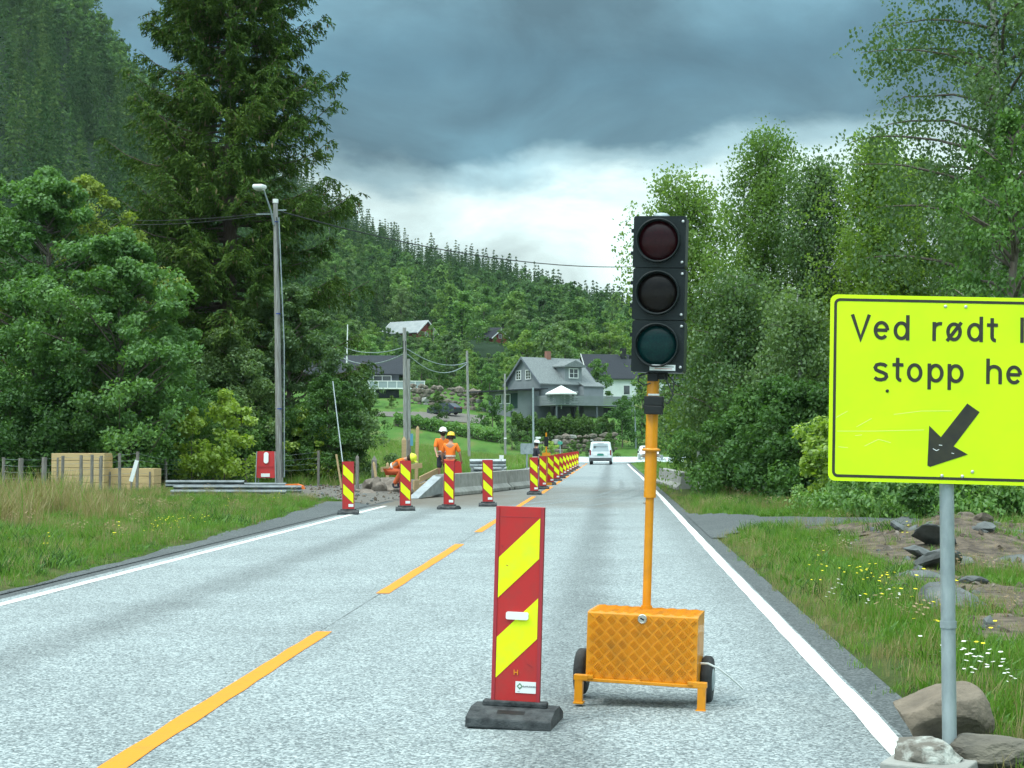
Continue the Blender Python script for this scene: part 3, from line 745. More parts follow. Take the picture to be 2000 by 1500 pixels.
def rrect(w, h, r, n=5):
    P = []
    for cx, cy, a in ((w/2-r, h/2-r, 0), (-w/2+r, h/2-r, 90), (-w/2+r, -h/2+r, 180), (w/2-r, -h/2+r, 270)):
        for i in range(n + 1):
            t = R(a + 90 * i / n); P.append((cx + r * math.cos(t), cy + r * math.sin(t)))
    return P
def text_mesh(s, size, m, align='CENTER', ext=0.0004):
    c = bpy.data.curves.new('lettering', 'FONT'); c.body = s; c.size = size; c.align_x = align; c.extrude = ext
    o = bpy.data.objects.new('lettering', c); COL.objects.link(o)
    dg = bpy.context.evaluated_depsgraph_get(); me = bpy.data.meshes.new_from_object(o.evaluated_get(dg))
    bpy.data.objects.remove(o); bpy.data.curves.remove(c)
    me.materials.clear(); me.materials.append(m); me.name = 'lettering'
    return me

c = G(1006, 1412); mk = make_marker('direction_marker', 'nearest marker board, with rising yellow stripes, left of the yellow cart', True, (c.x, c.y, .001), R(-7), big=True, tilt=R(1.6))
near_labels = ['marker board standing on the white edge line, leftmost of all',
    'marker board in front of the crouching worker',
    'marker board right in front of the two standing workers, on a peaked foot',
    'marker board in front of the steel guardrail piece']
proto = None
grp = 'red and yellow marker boards closing the left lane'
spots = [(681, 1006, 32.6, R(6)), (792, 1000, 34.6, R(8)), (877, 997, 35.4, R(-14)), (953, 991, 37.2, R(4))]
for i, (px, py, Y, rz) in enumerate(spots):
    loc = at(px, 873, Y); loc.z = .001
    if i == 0: proto = make_marker('direction_marker', near_labels[0], False, loc, rz, grp, tilt=R(-.5))
    else: dup(proto, loc, (0, R(-.5 + .5 * (i % 3)), rz), near_labels[i], grp)
row = [(1043.5, 46.4), (1060, 52.5), (1075, 58.5), (1087, 65), (1095, 71), (1101.5, 76.5), (1107, 82), (1112.5, 88), (1117.5, 94), (1122, 100), (1126.5, 106.5)]
ordw = ['first and nearest', 'second', 'third', 'fourth', 'fifth', 'sixth', 'seventh', 'eighth', 'ninth', 'tenth', 'last and farthest']
for i, (px, Y) in enumerate(row):
    loc = at(px, 873, Y); loc.z = .001
    dup(proto, loc, (0, R(rng.uniform(-1.2, 1.2)), R(rng.uniform(-6, 14) - 3)), '%s marker board of the long row along the yellow centre line' % ordw[i], 'marker boards along the centre line')

# ------------------------------------------------------------------ traffic light on its cart
CL = G(1258, 1372); CL.z = 0
cart = thing('traffic_light_cart', 'portable three lamp traffic light on a yellow two wheeled tread plate cart', 'traffic light', CL, (0, R(1.9), R(-9)))
Wb, Db, Hb, zb = .600, .34, .356, .140
mb = MB()
y0, y1 = -Db / 2, Db / 2
P = [(y0, zb), (y1, zb), (y1, zb + Hb + .006), (y0 + .06, zb + Hb + .005), (y0, zb + Hb)]
mb.prism(P, M['yellow'], Wb, Matrix(((0, 0, 1, -Wb / 2), (1, 0, 0, 0), (0, 1, 0, 0), (0, 0, 0, 1))))
box = mb.build('battery_box', cart, bevel=.006)
# raised tread bars on the front face and lid
tb = MB()
def bar(mb, c, ang, ln, wd, ht, Mx, m):
    ca, sa = math.cos(ang), math.sin(ang); a = Vector((ca, sa, 0)) * ln / 2; b = Vector((-sa, ca, 0)) * wd / 2; c = Vector((*c, 0)); up = Vector((0, 0, ht))
    vs = [Mx @ p for p in (c - a, c + b - a * .7, c + b + a * .7, c + a, c - b + a * .7, c - b - a * .7, c - a * .8 + up, c + a * .8 + up)]
    mb.add(vs, [(0, 1, 6), (1, 2, 7, 6), (2, 3, 7), (3, 4, 7), (4, 5, 6, 7), (5, 0, 6)], m)
def tread(mb, w, h, Mx):
    p = .0645; r0 = random.Random(2)
    for lat in (0, 1):
        ang = R(-45) if lat == 0 else R(45)
        for i in range(-1, int(w / p) + 2):
            for j in range(-1, int(h / p) + 2):
                u0 = -w / 2 + .035 + i * p + lat * p / 2; v0 = .03 + j * p + lat * p / 2
                for k in (-1.5, -.5, .5, 1.5):
                    u = u0 - math.sin(ang) * k * .0108; v = v0 + math.cos(ang) * k * .0108
                    if abs(u) < w / 2 - .016 and .014 < v < h - .012: bar(mb, (u, v), ang, .036, .0046, .0062, Mx, M['yellow'])
tread(tb, Wb, Hb, Matrix(((1, 0, 0, 0), (0, 0, -1, y0), (0, 1, 0, zb), (0, 0, 0, 1))))
sl = Db - .02; ax_ = Vector((0, 1, .012)); no = Vector((0, -.012, 1))
tread(tb, Wb, sl, Matrix(((1, ax_.x, no.x, 0), (0, ax_.y, no.y, y0 + .01), (0, ax_.z, no.z, zb + Hb + .002), (0, 0, 0, 1))))
tb.build('tread_pattern', box)
k = MB(); Mx = Matrix(((1, 0, 0, 0), (0, 0, -1, y0), (0, 1, 0, zb + Hb - .022), (0, 0, 0, 1)))
k.lathe([(.026, 0), (.026, .006), (.021, .010), (.019, .005)], M['chrome'], 18, Mx); k.box((0, y0 - .0095, zb + Hb - .022), (.022, .006, .007), M['black'], rot=(0, .5, 0)); k.build('lock', box)
# lower frame rail and feet
k = MB()
k.box((0, y0 - .012, zb - .006), (Wb + .03, .035, .018), M['yellow'])
k.box((-Wb / 2 + .02, y0 - .02, zb + .010), (.05, .03, .022), M['yellow']); k.box((Wb / 2 - .02, y0 - .02, zb + .010), (.05, .03, .022), M['yellow']); k.box((-.02, y0 - .012, zb + .005), (.045, .026, .012), M['yellow'])
k.box((-Wb/2 + .03, 0, zb - .012), (.04, Db - .03, .02), M['yellow']); k.box((Wb/2 - .03, 0, zb - .012), (.04, Db - .03, .02), M['yellow'])
k.build('frame', cart, bevel=.003)
for s in (-1, 1):
    k = MB(); x = s * (Wb / 2 + .032); yy = y0 - .018
    k.box((s * (Wb / 2 + .022), yy, zb + .004), (.075, .042, .030), M['yellow'])
    k.box((x, yy, zb / 2 + .002), (.044, .040, zb - .02), M['yellow'])
    k.box((x - s * .002, yy, .008), (.055, .062, .012), M['yellow'])
    k.build('leg', cart, bevel=.003)
    w = MB(); Mx = Matrix.Translation((s * (Wb / 2 + (.072 if s < 0 else .030)) - .031, y1 - .045, .130)) @ Matrix.Rotation(PI / 2, 4, 'Y')
    w.lathe([(.06, 0), (.112, 0), (.124, .008), (.129, .02), (.129, .042), (.124, .054), (.112, .062), (.06, .062)], M['rubber'], 28, Mx)
    wo_ = w.build('wheel', cart)
    w = MB(); Mx = Matrix.Translation((s * (Wb / 2 + (.072 if s < 0 else .030)) - .035, y1 - .045, .130)) @ Matrix.Rotation(PI / 2, 4, 'Y')
    w.lathe([(.02, -.008), (.055, 0), (.062, .004), (.062, .066), (.055, .070), (.02, .078)], M['galv'], 20, Mx); w.build('rim', wo_)
k = MB(); k.tube([(-Wb / 2 - .12, y1 - .045, .130), (Wb / 2 + .04, y1 - .045, .130)], .013, M['galv'], 10); k.build('axle', cart)
k = MB(); k.tube([(Wb / 2 + .005, -.02, .235), (Wb / 2 + .05, -.06, .242), (Wb / 2 + .1, -.02, .215), (Wb / 2 + .16, .1, .15), (Wb / 2 + .22, .2, .08)], .006, M['white'], 6); k.build('cord', cart)
# mast
mt = MB(); yb = zb + Hb + .008; ym = .06
mt.tube([(-.01, ym, yb - .002), (-.01, ym, yb + .02)], .031, M['yellow_dirty'], 18)
mt.tube([(-.01, ym, yb + .01), (-.01, ym, 1.16)], .0235, M['yellow_dirty'], 18)
mt.tube([(-.01, ym, 1.12), (-.01, ym, 1.79)], .0335, M['yellow_dirty'], 20)
mast = mt.build('mast', cart)
k = MB(); k.lathe([(.034, 0), (.052, .004), (.052, .014), (.034, .02)], M['yellow_dirty'], 20, Matrix.Translation((-.01, ym, 1.375))); k.build('collar', mast)
for s in (-1, 1):
    k = MB(); k.tube([(-.01 + s * .034, ym, 1.355), (-.01 + s * .058, ym - .012, 1.350)], .0085, M['bolt'], 8); k.box((-.01 + s * .062, ym - .012, 1.343), (.014, .012, .03), M['galv']); k.build('clamp_handle', mast)
for z in (1.09, 1.16):
    k = MB(); k.tube([(-.045, ym - .005, z), (-.034, ym, z)], .008, M['bolt'], 8); k.build('set_screw', mast)
# control box strapped to the mast
k = MB(); k.box((.004, ym - .045, 1.655), (.105, .05, .052), M['black']); k.box((.004, ym - .05, 1.605), (.10, .055, .048), M['black']); k.box((.0, ym - .02, 1.63), (.115, .03, .03), M['black']); k.build('control_unit', mast, bevel=.004)
k = MB(); k.box((0, ym - .034, 1.690), (.062, .012, .010), M['white']); k.build('strap', mast)
# signal heads
hx, hy = .022, ym - .02
hz0 = 1.812; hh = .285; hw = .290
hb = MB()
hb.box((hx - .03, hy, hz0 - .022), (.055, .07, .05), M['black']); hb.box((hx + .02, hy + .01, hz0 - .018), (.06, .05, .035), M['black'])
hb.build('bracket', mast)
M['lensred'] = mat('lens_red', (.022, .002, .004), .3, col2=(.010, .001, .002), vs=90, spec=.22)
M['lensamber'] = mat('lens_amber', (.008, .006, .005), .3, col2=(.004, .003, .003), vs=90, spec=.2)
M['lensgreen'] = mat('lens_green', (.001, .026, .024), .3, col2=(.001, .012, .015), vs=90, spec=.2)
for i, lens in enumerate(('lensgreen', 'lensamber', 'lensred')):
    z = hz0 + i * (hh + .004); ox = -.004 * i
    k = MB(); Mx = Matrix(((1, 0, 0, hx + ox), (0, 0, 1, hy - .075), (0, 1, 0, z + hh / 2), (0, 0, 0, 1)))
    k.prism(rrect(hw, hh, .014), M['lampblack'], .13, Mx)
    hd = k.build('signal_head', cart, bevel=.005)
    k = MB(); cxx, cz = hx + ox - .006, z + hh / 2 + .006
    Mr = Matrix(((1, 0, 0, cxx), (0, 0, -1, hy - .075), (0, 1, 0, cz), (0, 0, 0, 1)))
    k.lathe([(.122, -.002), (.122, .030), (.115, .032), (.111, .006), (.109, -.001)], M['lampblack'], 40, Mr); k.build('lens_ring', hd)
    k = MB(); k.lathe([(.109, -.0005), (.104, .004), (.08, .012), (.05, .018), (.02, .020)], M[lens], 36, Mr); k.build('lens', hd)
    for bz in (z + .03, z + hh - .03):
        k = MB(); k.lathe([(.0082, 0), (.0082, .005), (.004, .008)], M['bolt'], 10, Matrix(((1, 0, 0, hx + ox + hw / 2 - .017), (0, 0, -1, hy - .0755), (0, 1, 0, bz), (0, 0, 0, 1)))); k.build('bolt', hd)
    for bz in (z + .08, z + hh - .08):
        k = MB(); k.box((hx + ox - hw / 2 - .006, hy - .055, bz), (.016, .02, .02), M['lampblack']); k.build('hinge', hd)
    if i == 0:
        k = MB(); k.box((hx + .030, hy - .0775, z + .026), (.142, .003, .032), M['sticker']); st = k.build('sticker', hd)
        k = MB(); k.box((hx + .030, hy - .0795, z + .031), (.125, .001, .004), M['stickerdark']); k.box((hx + .035, hy - .0795, z + .020), (.095, .001, .003), M['stickerred']); k.build('sticker_print', st)
    if i == 2:
        k = MB(); k.lathe([(.045, 0), (.045, .012), (.035, .022), (.02, .026)], M['galv'], 20, Matrix.Translation((hx + ox, hy - .01, z + hh - .001))); k.build('top_cap', hd)
k = MB(); k.tube([(hx - .05, hy - .03, hz0 - .002), (hx - .10, hy - .05, hz0 - .02), (hx - .105, hy - .05, hz0 - .05), (hx - .075, hy - .04, hz0 - .072), (hx - .04, hy - .03, hz0 - .06)], .0045, M['cable'], 6)
k.tube([(hx + .03, hy - .03, hz0 - .01), (hx + .06, hy - .05, hz0 - .06), (hx + .09, hy - .05, hz0 - .12), (hx + .06, hy - .04, hz0 - .17), (hx + .02, hy - .03, hz0 - .15)], .0042, M['cable'], 6)
k.tube([(hx + .05, hy, hz0 - .01), (hx + .09, hy - .02, hz0 - .05), (hx + .085, hy - .03, hz0 - .11)], .004, M['cable'], 6)
k.build('wiring', cart)

# ------------------------------------------------------------------ the yellow stop sign
SW, SH = 1.132, .852
Sy = 7.35; pc = G(1855, 1493); Sy = pc.y
sgn = thing('roadwork_sign', 'big fluorescent yellow sign with black text and arrow on a steel post among boulders', 'sign', (pc.x, Sy, 0), (0, R(.0), 0))
k = MB(); topP = at(1845, 600, Sy)
k.tube([(0, 0, .0), (topP.x - pc.x, .0, topP.z)], .0315, M['galv'], 24); k.build('post', sgn)
TL = at(1619, 577, Sy); BL = at(1614, 938, Sy); TR = at(2000, 584.5, Sy)
uX = (TR - TL).normalized(); uZ = (TL - BL).normalized()
yf = -.05
Ms = Matrix(((uX.x, uZ.x, 0, TL.x - pc.x), (uX.y, uZ.y, -1, yf), (uX.z, uZ.z, 0, TL.z), (0, 0, 0, 1)))   # (u, v, outward)
SHm = (TL - BL).length
pan = MB(); pan.prism([(x + SW / 2, y - SHm / 2) for x, y in rrect(SW, SHm, .030)], M['signfluo'], .004, Ms)
panel = pan.build('panel', sgn)
k = MB()
def ring(mb, inset, wd, r, zoff):
    A = [(x + SW / 2, y - SHm / 2) for x, y in rrect(SW - 2 * inset, SHm - 2 * inset, r, 6)]
    B = [(x + SW / 2, y - SHm / 2) for x, y in rrect(SW - 2 * inset - 2 * wd, SHm - 2 * inset - 2 * wd, max(.006, r - wd), 6)]
    n = len(A); vs = [Ms @ Vector((*p, zoff)) for p in A] + [Ms @ Vector((*p, zoff)) for p in B]
    mb.add(vs, [(i, (i + 1) % n, n + (i + 1) % n, n + i) for i in range(n)], M['signblack'])
ring(k, .0165, .0125, .026, .0052); k.build('border', panel)
k = MB()
for (x, y, w) in ((SW / 2, -SHm * .12, .03), (SW / 2, -SHm * .88, .03)):
    vs = [Ms @ Vector(p) for p in ((.05, y - w/2, -.004), (SW - .05, y - w/2, -.004), (SW - .05, y + w/2, -.004), (.05, y + w/2, -.004), (.05, y - w/2, -.03), (SW - .05, y - w/2, -.03), (SW - .05, y + w/2, -.03), (.05, y + w/2, -.03))]
    k.add(vs, [(0, 1, 2, 3), (7, 6, 5, 4), (0, 4, 5, 1), (1, 5, 6, 2), (2, 6, 7, 3), (3, 7, 4, 0)], M['galv'])
k.build('back_rail', sgn)
def arc(cx, cy, rx, ry, a0, a1, n=22): return [(cx + rx * math.cos(R(a0 + (a1 - a0) * i / n)), cy + ry * math.sin(R(a0 + (a1 - a0) * i / n))) for i in range(n + 1)]
GL = {
 'V': [[(11, 185), (73, 4), (135, 185)]],
 'e': [[(15, 72), (100, 72)], arc(57, 71, 44, 57, 0, 318)],
 'd': [arc(57, 71, 44, 57, 0, 360), [(103, 0), (103, 187)]],
 'r': [[(13, 0), (13, 141)], [(13, 88)] + arc(58, 88, 45, 41, 160, 75, 8)],
 'ø': [arc(57, 71, 44, 57, 0, 360), [(6, 2), (110, 141)]],
 't': [[(38, 178), (38, 40)] + arc(64, 40, 26, 27, 190, 275, 8), [(0, 126), (80, 126)]],
 'l': [[(13, 0), (13, 187)]],
 'y': [[(11, 142), (57, 12)], [(104, 142), (44, -48)]],
 's': [[(98, 112), (80, 125), (52, 129), (26, 122), (15, 103), (22, 86), (45, 75), (72, 66), (94, 54), (98, 36), (86, 20), (58, 13), (30, 16), (12, 30)]],
 'o': [arc(57, 71, 44, 57, 0, 360)],
 'p': [[(13, -50), (13, 141)], arc(60, 71, 44, 57, 0, 360)],
 'h': [[(13, 0), (13, 187)], [(13, 86)] + arc(57, 86, 44, 43, 160, 0, 12) + [(101, 0)]],
}
def ribbon(mb, pts, w, Mx, z, m, sc, ox, oy, closed=False):
    P = [Vector((ox + x * sc, oy + y * sc)) for x, y in pts]; n = len(P); vs = []
    cl = (P[0] - P[-1]).length < 1e-6
    for i in range(n):
        a = P[i - 1] if i else (P[-2] if cl else None); b = P[i + 1] if i < n - 1 else (P[1] if cl else None)
        d1 = (P[i] - a).normalized() if a is not None else None; d2 = (b - P[i]).normalized() if b is not None else None
        d1 = d1 or d2; d2 = d2 or d1
        n1 = Vector((-d1.y, d1.x)); n2 = Vector((-d2.y, d2.x)); mm = n1 + n2; mm.normalize()
        kf = min(2.2, 1 / max(.3, mm.dot(n1)))
        for s in (1, -1): q = P[i] + mm * (s * w / 2 * kf); vs.append(Mx @ Vector((q.x, q.y, z)))
    mb.add(vs, [(2*i, 2*i+1, 2*i+3, 2*i+2) for i in range(n - 1)], m)
ZS = (TR - TL).length / 380.5 / 3.75
def line(txt, xs, y):
    for j, (ch, zx) in enumerate(zip(txt, xs)):
        k = MB()
        for i, st in enumerate(GL[ch]): ribbon(k, st, 26 * ZS, Ms, .0055 + .0004 * i, M['signblack'], ZS, (zx - 68) * ZS, -(y - 65) * ZS)
        k.build('letter', panel)
line('Vedrødtlys', [218, 385, 530, 812, 912, 1062, 1206, 1447, 1510, 1645], 395)
line('stopp', [385, 525, 630, 780, 925], 702); line('her', [1204, 1348, 1500], 702)
k = MB(); AR = [(787, 1310), (797, 1018), (882, 1100), (1070, 848), (1160, 910), (975, 1165), (1078, 1222), (806, 1320)]
k.prism([((x - 68) * ZS, -(y - 65) * ZS) for x, y in AR][::-1], M['signblack'], .0012, Ms @ Matrix.Translation((0, 0, .0045))); k.build('arrow', panel)
for (x, y) in ((905, 138), (1052, 138), (893, 1383), (1040, 1383), (490, 770), (1112, 1348)):
    k = MB(); k.lathe([(.0075, 0), (.0075, .003), (.004, .005)], M['bolt'] if y != 770 else M['signblack'], 10, Ms @ Matrix.Translation(((x - 68) * ZS, -(y - 65) * ZS, .004))); k.build('rivet', panel)
k = MB(); M['scratch'] = mat('scratched_film', (.80, .90, .22), .5)
for pts in ([(120, 975), (205, 925)], [(130, 1075), (400, 1068), (760, 1050)], [(330, 1180), (430, 1128), (520, 1150)], [(540, 942), (740, 912), (960, 905)], [(260, 1105), (310, 1098)], [(270, 1040), (380, 975)], [(140, 1190), (210, 1195)]):
    ribbon(k, [(x - 68, -(y - 65)) for x, y in pts], .0022, Ms, .0048, M['scratch'], ZS, 0, 0)
for pts in ([(825, 1185), (850, 1200), (870, 1190)], [(868, 1158), (892, 1160)], [(960, 1215), (978, 1218)]):
    ribbon(k, [(x - 68, -(y - 65)) for x, y in pts], .003, Ms, .0065, M['sticker'], ZS, 0, 0)
k.build('scratch', panel)
k = MB(); k.lathe([(.036, 0), (.036, .03)], M['galv'], 20, Matrix.Translation((0, 0, .60))); k.build('post_joint', sgn)

# ------------------------------------------------------------------ rocks
def rock(name, label, loc, size, seed, m, rot=0, crisp=False, flat=0.0, cuts=7, group=None, sub=4, amp=.10):
    rd = random.Random(seed); bm = bmesh.new(); bmesh.ops.create_icosphere(bm, subdivisions=sub, radius=1)
    pl = []
    for i in range(cuts):
        n = Vector((rd.gauss(0, 1), rd.gauss(0, 1), rd.gauss(0, .9))).normalized(); pl.append((n, rd.uniform(.55, .85)))
    from mathutils import noise
    for v in bm.verts:
        p = v.co.copy()
        for n, d in pl:
            q = p.dot(n)
            if q > d: p -= n * (q - d) * .93
        nn = noise.noise(p * 2.1 + Vector((seed, 0, 0))) * amp + noise.noise(p * 6 + Vector((0, seed, 0))) * amp * .35 + noise.noise(p * 15 + Vector((0, seed, 0))) * amp * (.22 if crisp else .1)
        p *= 1 + nn; p.z = max(p.z, -.62)
        v.co = Vector((p.x * size[0], p.y * size[1], (p.z + .60) * size[2]))
    me = bpy.data.meshes.new(name); bm.to_mesh(me); bm.free(); me.materials.append(m)
    for f in me.polygons: f.use_smooth = sub > 3 and not crisp
    o = mobj(name, me); o.location = loc; o.rotation_euler = (0, 0, rot)
    if label: tag(o, label, 'rock', group)
    return o
M['boulder'] = mat('granite', (.22, .18, .135), .9, col2=(.13, .108, .082), vs=7, bump=.5, bs=30)
M['lichen'] = mat('lichen_rock', (.13, .12, .10), .9, col2=(.42, .44, .40), vs=9, vmin=.45, vmax=.62, bump=.6, bs=24)
M['greyrock'] = mat('grey_rock', (.17, .155, .12), .9, col2=(.075, .07, .058), vs=5, bump=.7, bs=16, stretch=(1, 1, 3))
M['rubble_dark'] = mat('dark_rubble', (.07, .055, .042), .95, col2=(.14, .115, .09), vs=7, bump=.6, bs=20)
M['slab'] = mat('slate_slab', (.13, .145, .145), .8, col2=(.055, .06, .058), vs=4, bump=.4, bs=16)
yb_ = pc.y
a = G(1838, 1452); rock('boulder', 'large brown boulder right behind the foot of the yellow sign post', (a.x, a.y + .05, .0), (.265, .20, .195), 21, M['boulder'], rot=.3, cuts=11, amp=.06, sub=5, crisp=True)
a = at(1811, 1500, yb_ - .10); rock('boulder', 'grey rock with white lichen patches leaning on the left of the sign post', (a.x, yb_ - .12, .02), (.18, .11, .085), 5, M['lichen'], rot=-.35, amp=.08, sub=5, crisp=True)
a = at(1945, 1500, yb_ - .02); rock('boulder', 'layered grey brown rock on the right of the sign post', (a.x, yb_ + .0, .0), (.21, .15, .10), 31, M['greyrock'], rot=.2, amp=.09, sub=5, crisp=True)
k = MB(); k.box((0, 0, .022), (.36, .40, .044), M['concrete']); a = G(1812, 1500); o = k.build('sign_foot_slab', None, bevel=.008); o.location = (a.x + .02, yb_ - .10, .001); o.rotation_euler = (0, 0, R(-25))
tag(o, 'grey concrete slab under the rocks that hold down the sign post', 'slab')
# broken slabs dumped on the soil bank
for i, (px, py, s, lab) in enumerate([(1740, 1113, (.22, .17, .05), 'pale flat broken slab at the left foot of the slab heap'), (1795, 1095, (.26, .3, .09), 'dark slab half buried at the left of the slab heap'),
      (1800, 1070, (.36, .26, .07), 'tilted slab with a bright edge high on the left of the slab heap'), (1822, 1055, (.34, .3, .06), 'topmost slab of the heap, just left of the sign post'),
      (1838, 1085, (.42, .32, .13), 'thick central slab of the heap behind the sign post'), (1872, 1078, (.22, .2, .07), 'dark slab on the right side of the heap behind the post'),
      (1893, 1100, (.22, .18, .06), 'pale round slab to the right of the heap'), (1860, 1120, (.36, .3, .15), 'large dark slab at the front foot of the heap'),
      (1980, 1072, (.30, .2, .06), 'long low slab at the right edge of the picture')]):
    q = G(px, py, -.30); z = H(q.x, q.y)
    q = G(px, py, z + (.12 if i in (2, 3, 4, 5) else .03))
    o = rock('broken_slab', lab, (q.x, q.y, H(q.x, q.y) - .02 + (.07 if i in (2, 4, 5) else .15 if i == 3 else 0)), s, 50 + i, M['slab'], rot=i * 1.1, sub=3, cuts=12, group='broken slabs heaped on the bare soil')
    o.rotation_euler = (rng.uniform(-.5, .5), rng.uniform(-.5, .5), i * 1.1)

HEAP = []
for i in range(22):
    t_ = rng.uniform(0, 2 * PI); r_ = rng.random() ** .6; x = 4.8 + math.cos(t_) * r_ * 1.0; y = 22.2 + math.sin(t_) * r_ * 1.4; s = rng.uniform(.10, .24)
    o = rock('slab_fragment', 'small broken slab fragment lying in the slab heap', (x, y, H(x, y) - .02), (s, s * rng.uniform(.6, .9), s * rng.uniform(.25, .5)), 200 + i, M['slab'] if i % 3 else M['rubble_dark'], sub=2, cuts=12, group='small fragments in the slab heap')
    o.rotation_euler = (rng.uniform(-.7, .7), rng.uniform(-.7, .7), t_)
# ------------------------------------------------------------------ work zone
def gz(px, Y): a = at(px, 873, Y); return Vector((a.x, Y, H(a.x, Y)))
# concrete barriers
def barrier(label, a, b, h=.62, w=.30, group='concrete barrier blocks of the works'):
    a = Vector(a); b = Vector(b); d = b - a; ln = d.length; yaw = math.atan2(d.y, d.x)
    t = thing('concrete_barrier', label, 'barrier', (a + b) / 2, yaw, group); mb = MB()
    prof = [(-w, .0), (w, .0), (w, .10), (w * .55, .22), (w * .42, h), (-w * .42, h), (-w * .55, .22), (-w, .10)]
    mb.prism(prof, M['concrete'], ln - .03, Matrix(((0, 0, 1, -ln / 2 + .015), (1, 0, 0, 0), (0, 1, 0, 0), (0, 0, 0, 1))))
    mb.build('block', t, bevel=.015)
    for s in (-1, 1):
        k = MB(); k.box((s * (ln / 2 - .3), 0, .035), (.22, w * 2 + .012, .07), M['black']); k.build('lifting_notch', t)
    return t
barrier('low concrete barrier between the second and third marker boards from the guardrail', (-4.85, 44.3, .01), (-4.13, 47.8, .01))
barrier('concrete barrier behind the fourth marker board, below the guardrail piece', (-4.11, 47.9, .01), (-3.55, 51.3, .01))
barrier('concrete barrier ending beside the first marker board of the centre line row', (-3.53, 51.4, .01), (-3.0, 54.7, .01))
barrier('concrete barrier mostly hidden behind the marker boards of the centre line row', (-2.98, 54.8, .01), (-2.75, 61.5, .01))
a = G(1300, 955)
barrier('lone short concrete barrier on the right verge beside the white edge line', (1.98, 62.0, .0), (2.36, 50.9, .0), group='lone barrier', h=.58)
# galvanised ramp end
k = MB(); p0 = Vector((-5.35, 42.3, .02)); p1 = Vector((-4.9, 44.4, .60)); s = Vector((.14, 0, 0))
k.add([p0 - s, p0 + s, p1 + s, p1 - s, p0 - s - Vector((0, 0, .015)), p0 + s - Vector((0, 0, .015)), p1 + s - Vector((0, 0, .5)), p1 - s - Vector((0, 0, .5))], [(0, 1, 2, 3), (4, 7, 6, 5), (0, 4, 5, 1), (1, 5, 6, 2), (2, 6, 7, 3), (3, 7, 4, 0)], M['galv2'])
tag(k.build('ramp_end'), 'sloping galvanised steel end piece in front of the concrete barrier', 'barrier end')
# w-beam guardrail piece
def wbeam(mb, a, b, m, h=.31, t=.08):
    prof = [(0, -.5), (.6, -.42), (1, -.28), (.9, -.12), (0, 0), (.9, .12), (1, .28), (.6, .42), (0, .5)]
    a = Vector(a); b = Vector(b); d = (b - a).normalized(); up = Vector((0, 0, 1)); n = d.cross(up)
    vs = []; 
    for p in (a, b):
        for x, z in prof: vs.append(p + n * x * t + up * z * h)
        for x, z in prof[::-1]: vs.append(p + n * (x * t - .012) + up * z * h)
    k = 18
    mb.add(vs, [(i, (i + 1) % k, k + (i + 1) % k, k + i) for i in range(k)] + [tuple(range(k))[::-1], tuple(range(k, 2 * k))], m)
gr = thing('guardrail', 'short galvanised guardrail end piece standing behind the concrete barriers', 'guardrail', gz(952, 58))
k = MB(); wbeam(k, (-.66, 0, .80), (.66, .25, .80), M['galv2']); k.build('rail_beam', gr)
k = MB(); wbeam(k, (-.66, .5, .52), (.66, .62, .52), M['galv2']); k.build('rail_beam', gr)
for x in (-.58, .55):
    k = MB(); k.box((x, .3, .42), (.10, .12, .95), M['galv2']); k.build('post', gr, bevel=.01)
k = MB(); k.box((.52, -.02, 1.02), (.16, .03, .16), M['white']); k.box((.52, .0, .94), (.03, .03, .1), M['galv2']); k.build('reflector', gr)
# timber stakes, formwork and rubble round the trench
def stake(label, px, Y, h, w, lean=0.0, m='oldwood', z=None, group='stakes at the trench'):
    g0 = gz(px, Y); mb = MB(); mb.box((0, 0, h / 2 - .1), (w, w * .6, h + .2), M[m]); mb.add([(-w/2, -w*.3, h), (w/2, -w*.3, h), (w/2, w*.3, h), (-w/2, w*.3, h), (0, 0, h + w * .9)], [(0, 1, 4), (1, 2, 4), (2, 3, 4), (3, 0, 4)], M[m])
    o = mb.build('wooden_stake'); o.location = g0; o.rotation_euler = (0, lean, rng.uniform(-.3, .3)); return tag(o, label, 'stake', group)
stake('tallest pale wooden stake standing behind the second marker board', 813, 56, 2.0, .11, R(1.5), 'timber')
stake('broad reddish plank upright at the foot of the wooden utility pole', 789, 55, 1.5, .16, 0, 'timber')
stake('grey plank upright between the pole foot and the tall pale stake', 799, 55.5, 1.55, .12, 0, 'oldwood')
stake('thick short grey post right of the leftmost marker board', 731, 50, .86, .17, 0, 'oldwood')
stake('leaning pale batten beside the short grey post', 738, 49.5, .80, .08, R(-9), 'timber')
stake('slim grey post just right of the leftmost marker board', 698, 47, 1.02, .09, 0, 'oldwood')
stake('thin low stake left of the crouching worker', 757, 53, .55, .09, 0, 'timber')
k = MB(); k.box((0, 0, 0), (.10, .03, .42), mat('blue_foil', (.10, .28, .38), .4)); o = k.build('pipe_end'); o.location = gz(804, 54.6) + Vector((0, 0, 1.45)); tag(o, 'small blue pipe end among the upright planks', 'pipe')
def plank(label, a, b, w, h, m='timber', group='boards round the trench'):
    mb = MB(); a = Vector(a); b = Vector(b); c = (a + b) / 2; mb.beam(a - c, b - c, w, h, M[m]); o = mb.build('wooden_plank', bevel=.004); o.location = c; return tag(o, label, 'plank', group)
g1 = gz(744, 50); g2 = gz(817, 50)
plank('pale horizontal board behind the crouching worker', (g1.x, 50, .68), (g2.x, 51.0, .80), .03, .16)
g1 = gz(818, 48); g2 = gz(858, 52)
plank('formwork board sloping up towards the standing workers', (g1.x, 48.2, .40), (g2.x, 51.5, .62), .04, .18)
plank('lower formwork board under the sloping one', (g1.x + .03, 48.1, .16), (g2.x + .02, 51.3, .32), .04, .22)
plank('short reddish formwork board end beside the second marker board', (gz(808, 47).x, 47, .22), (gz(818, 48).x, 48, .22), .05, .36)
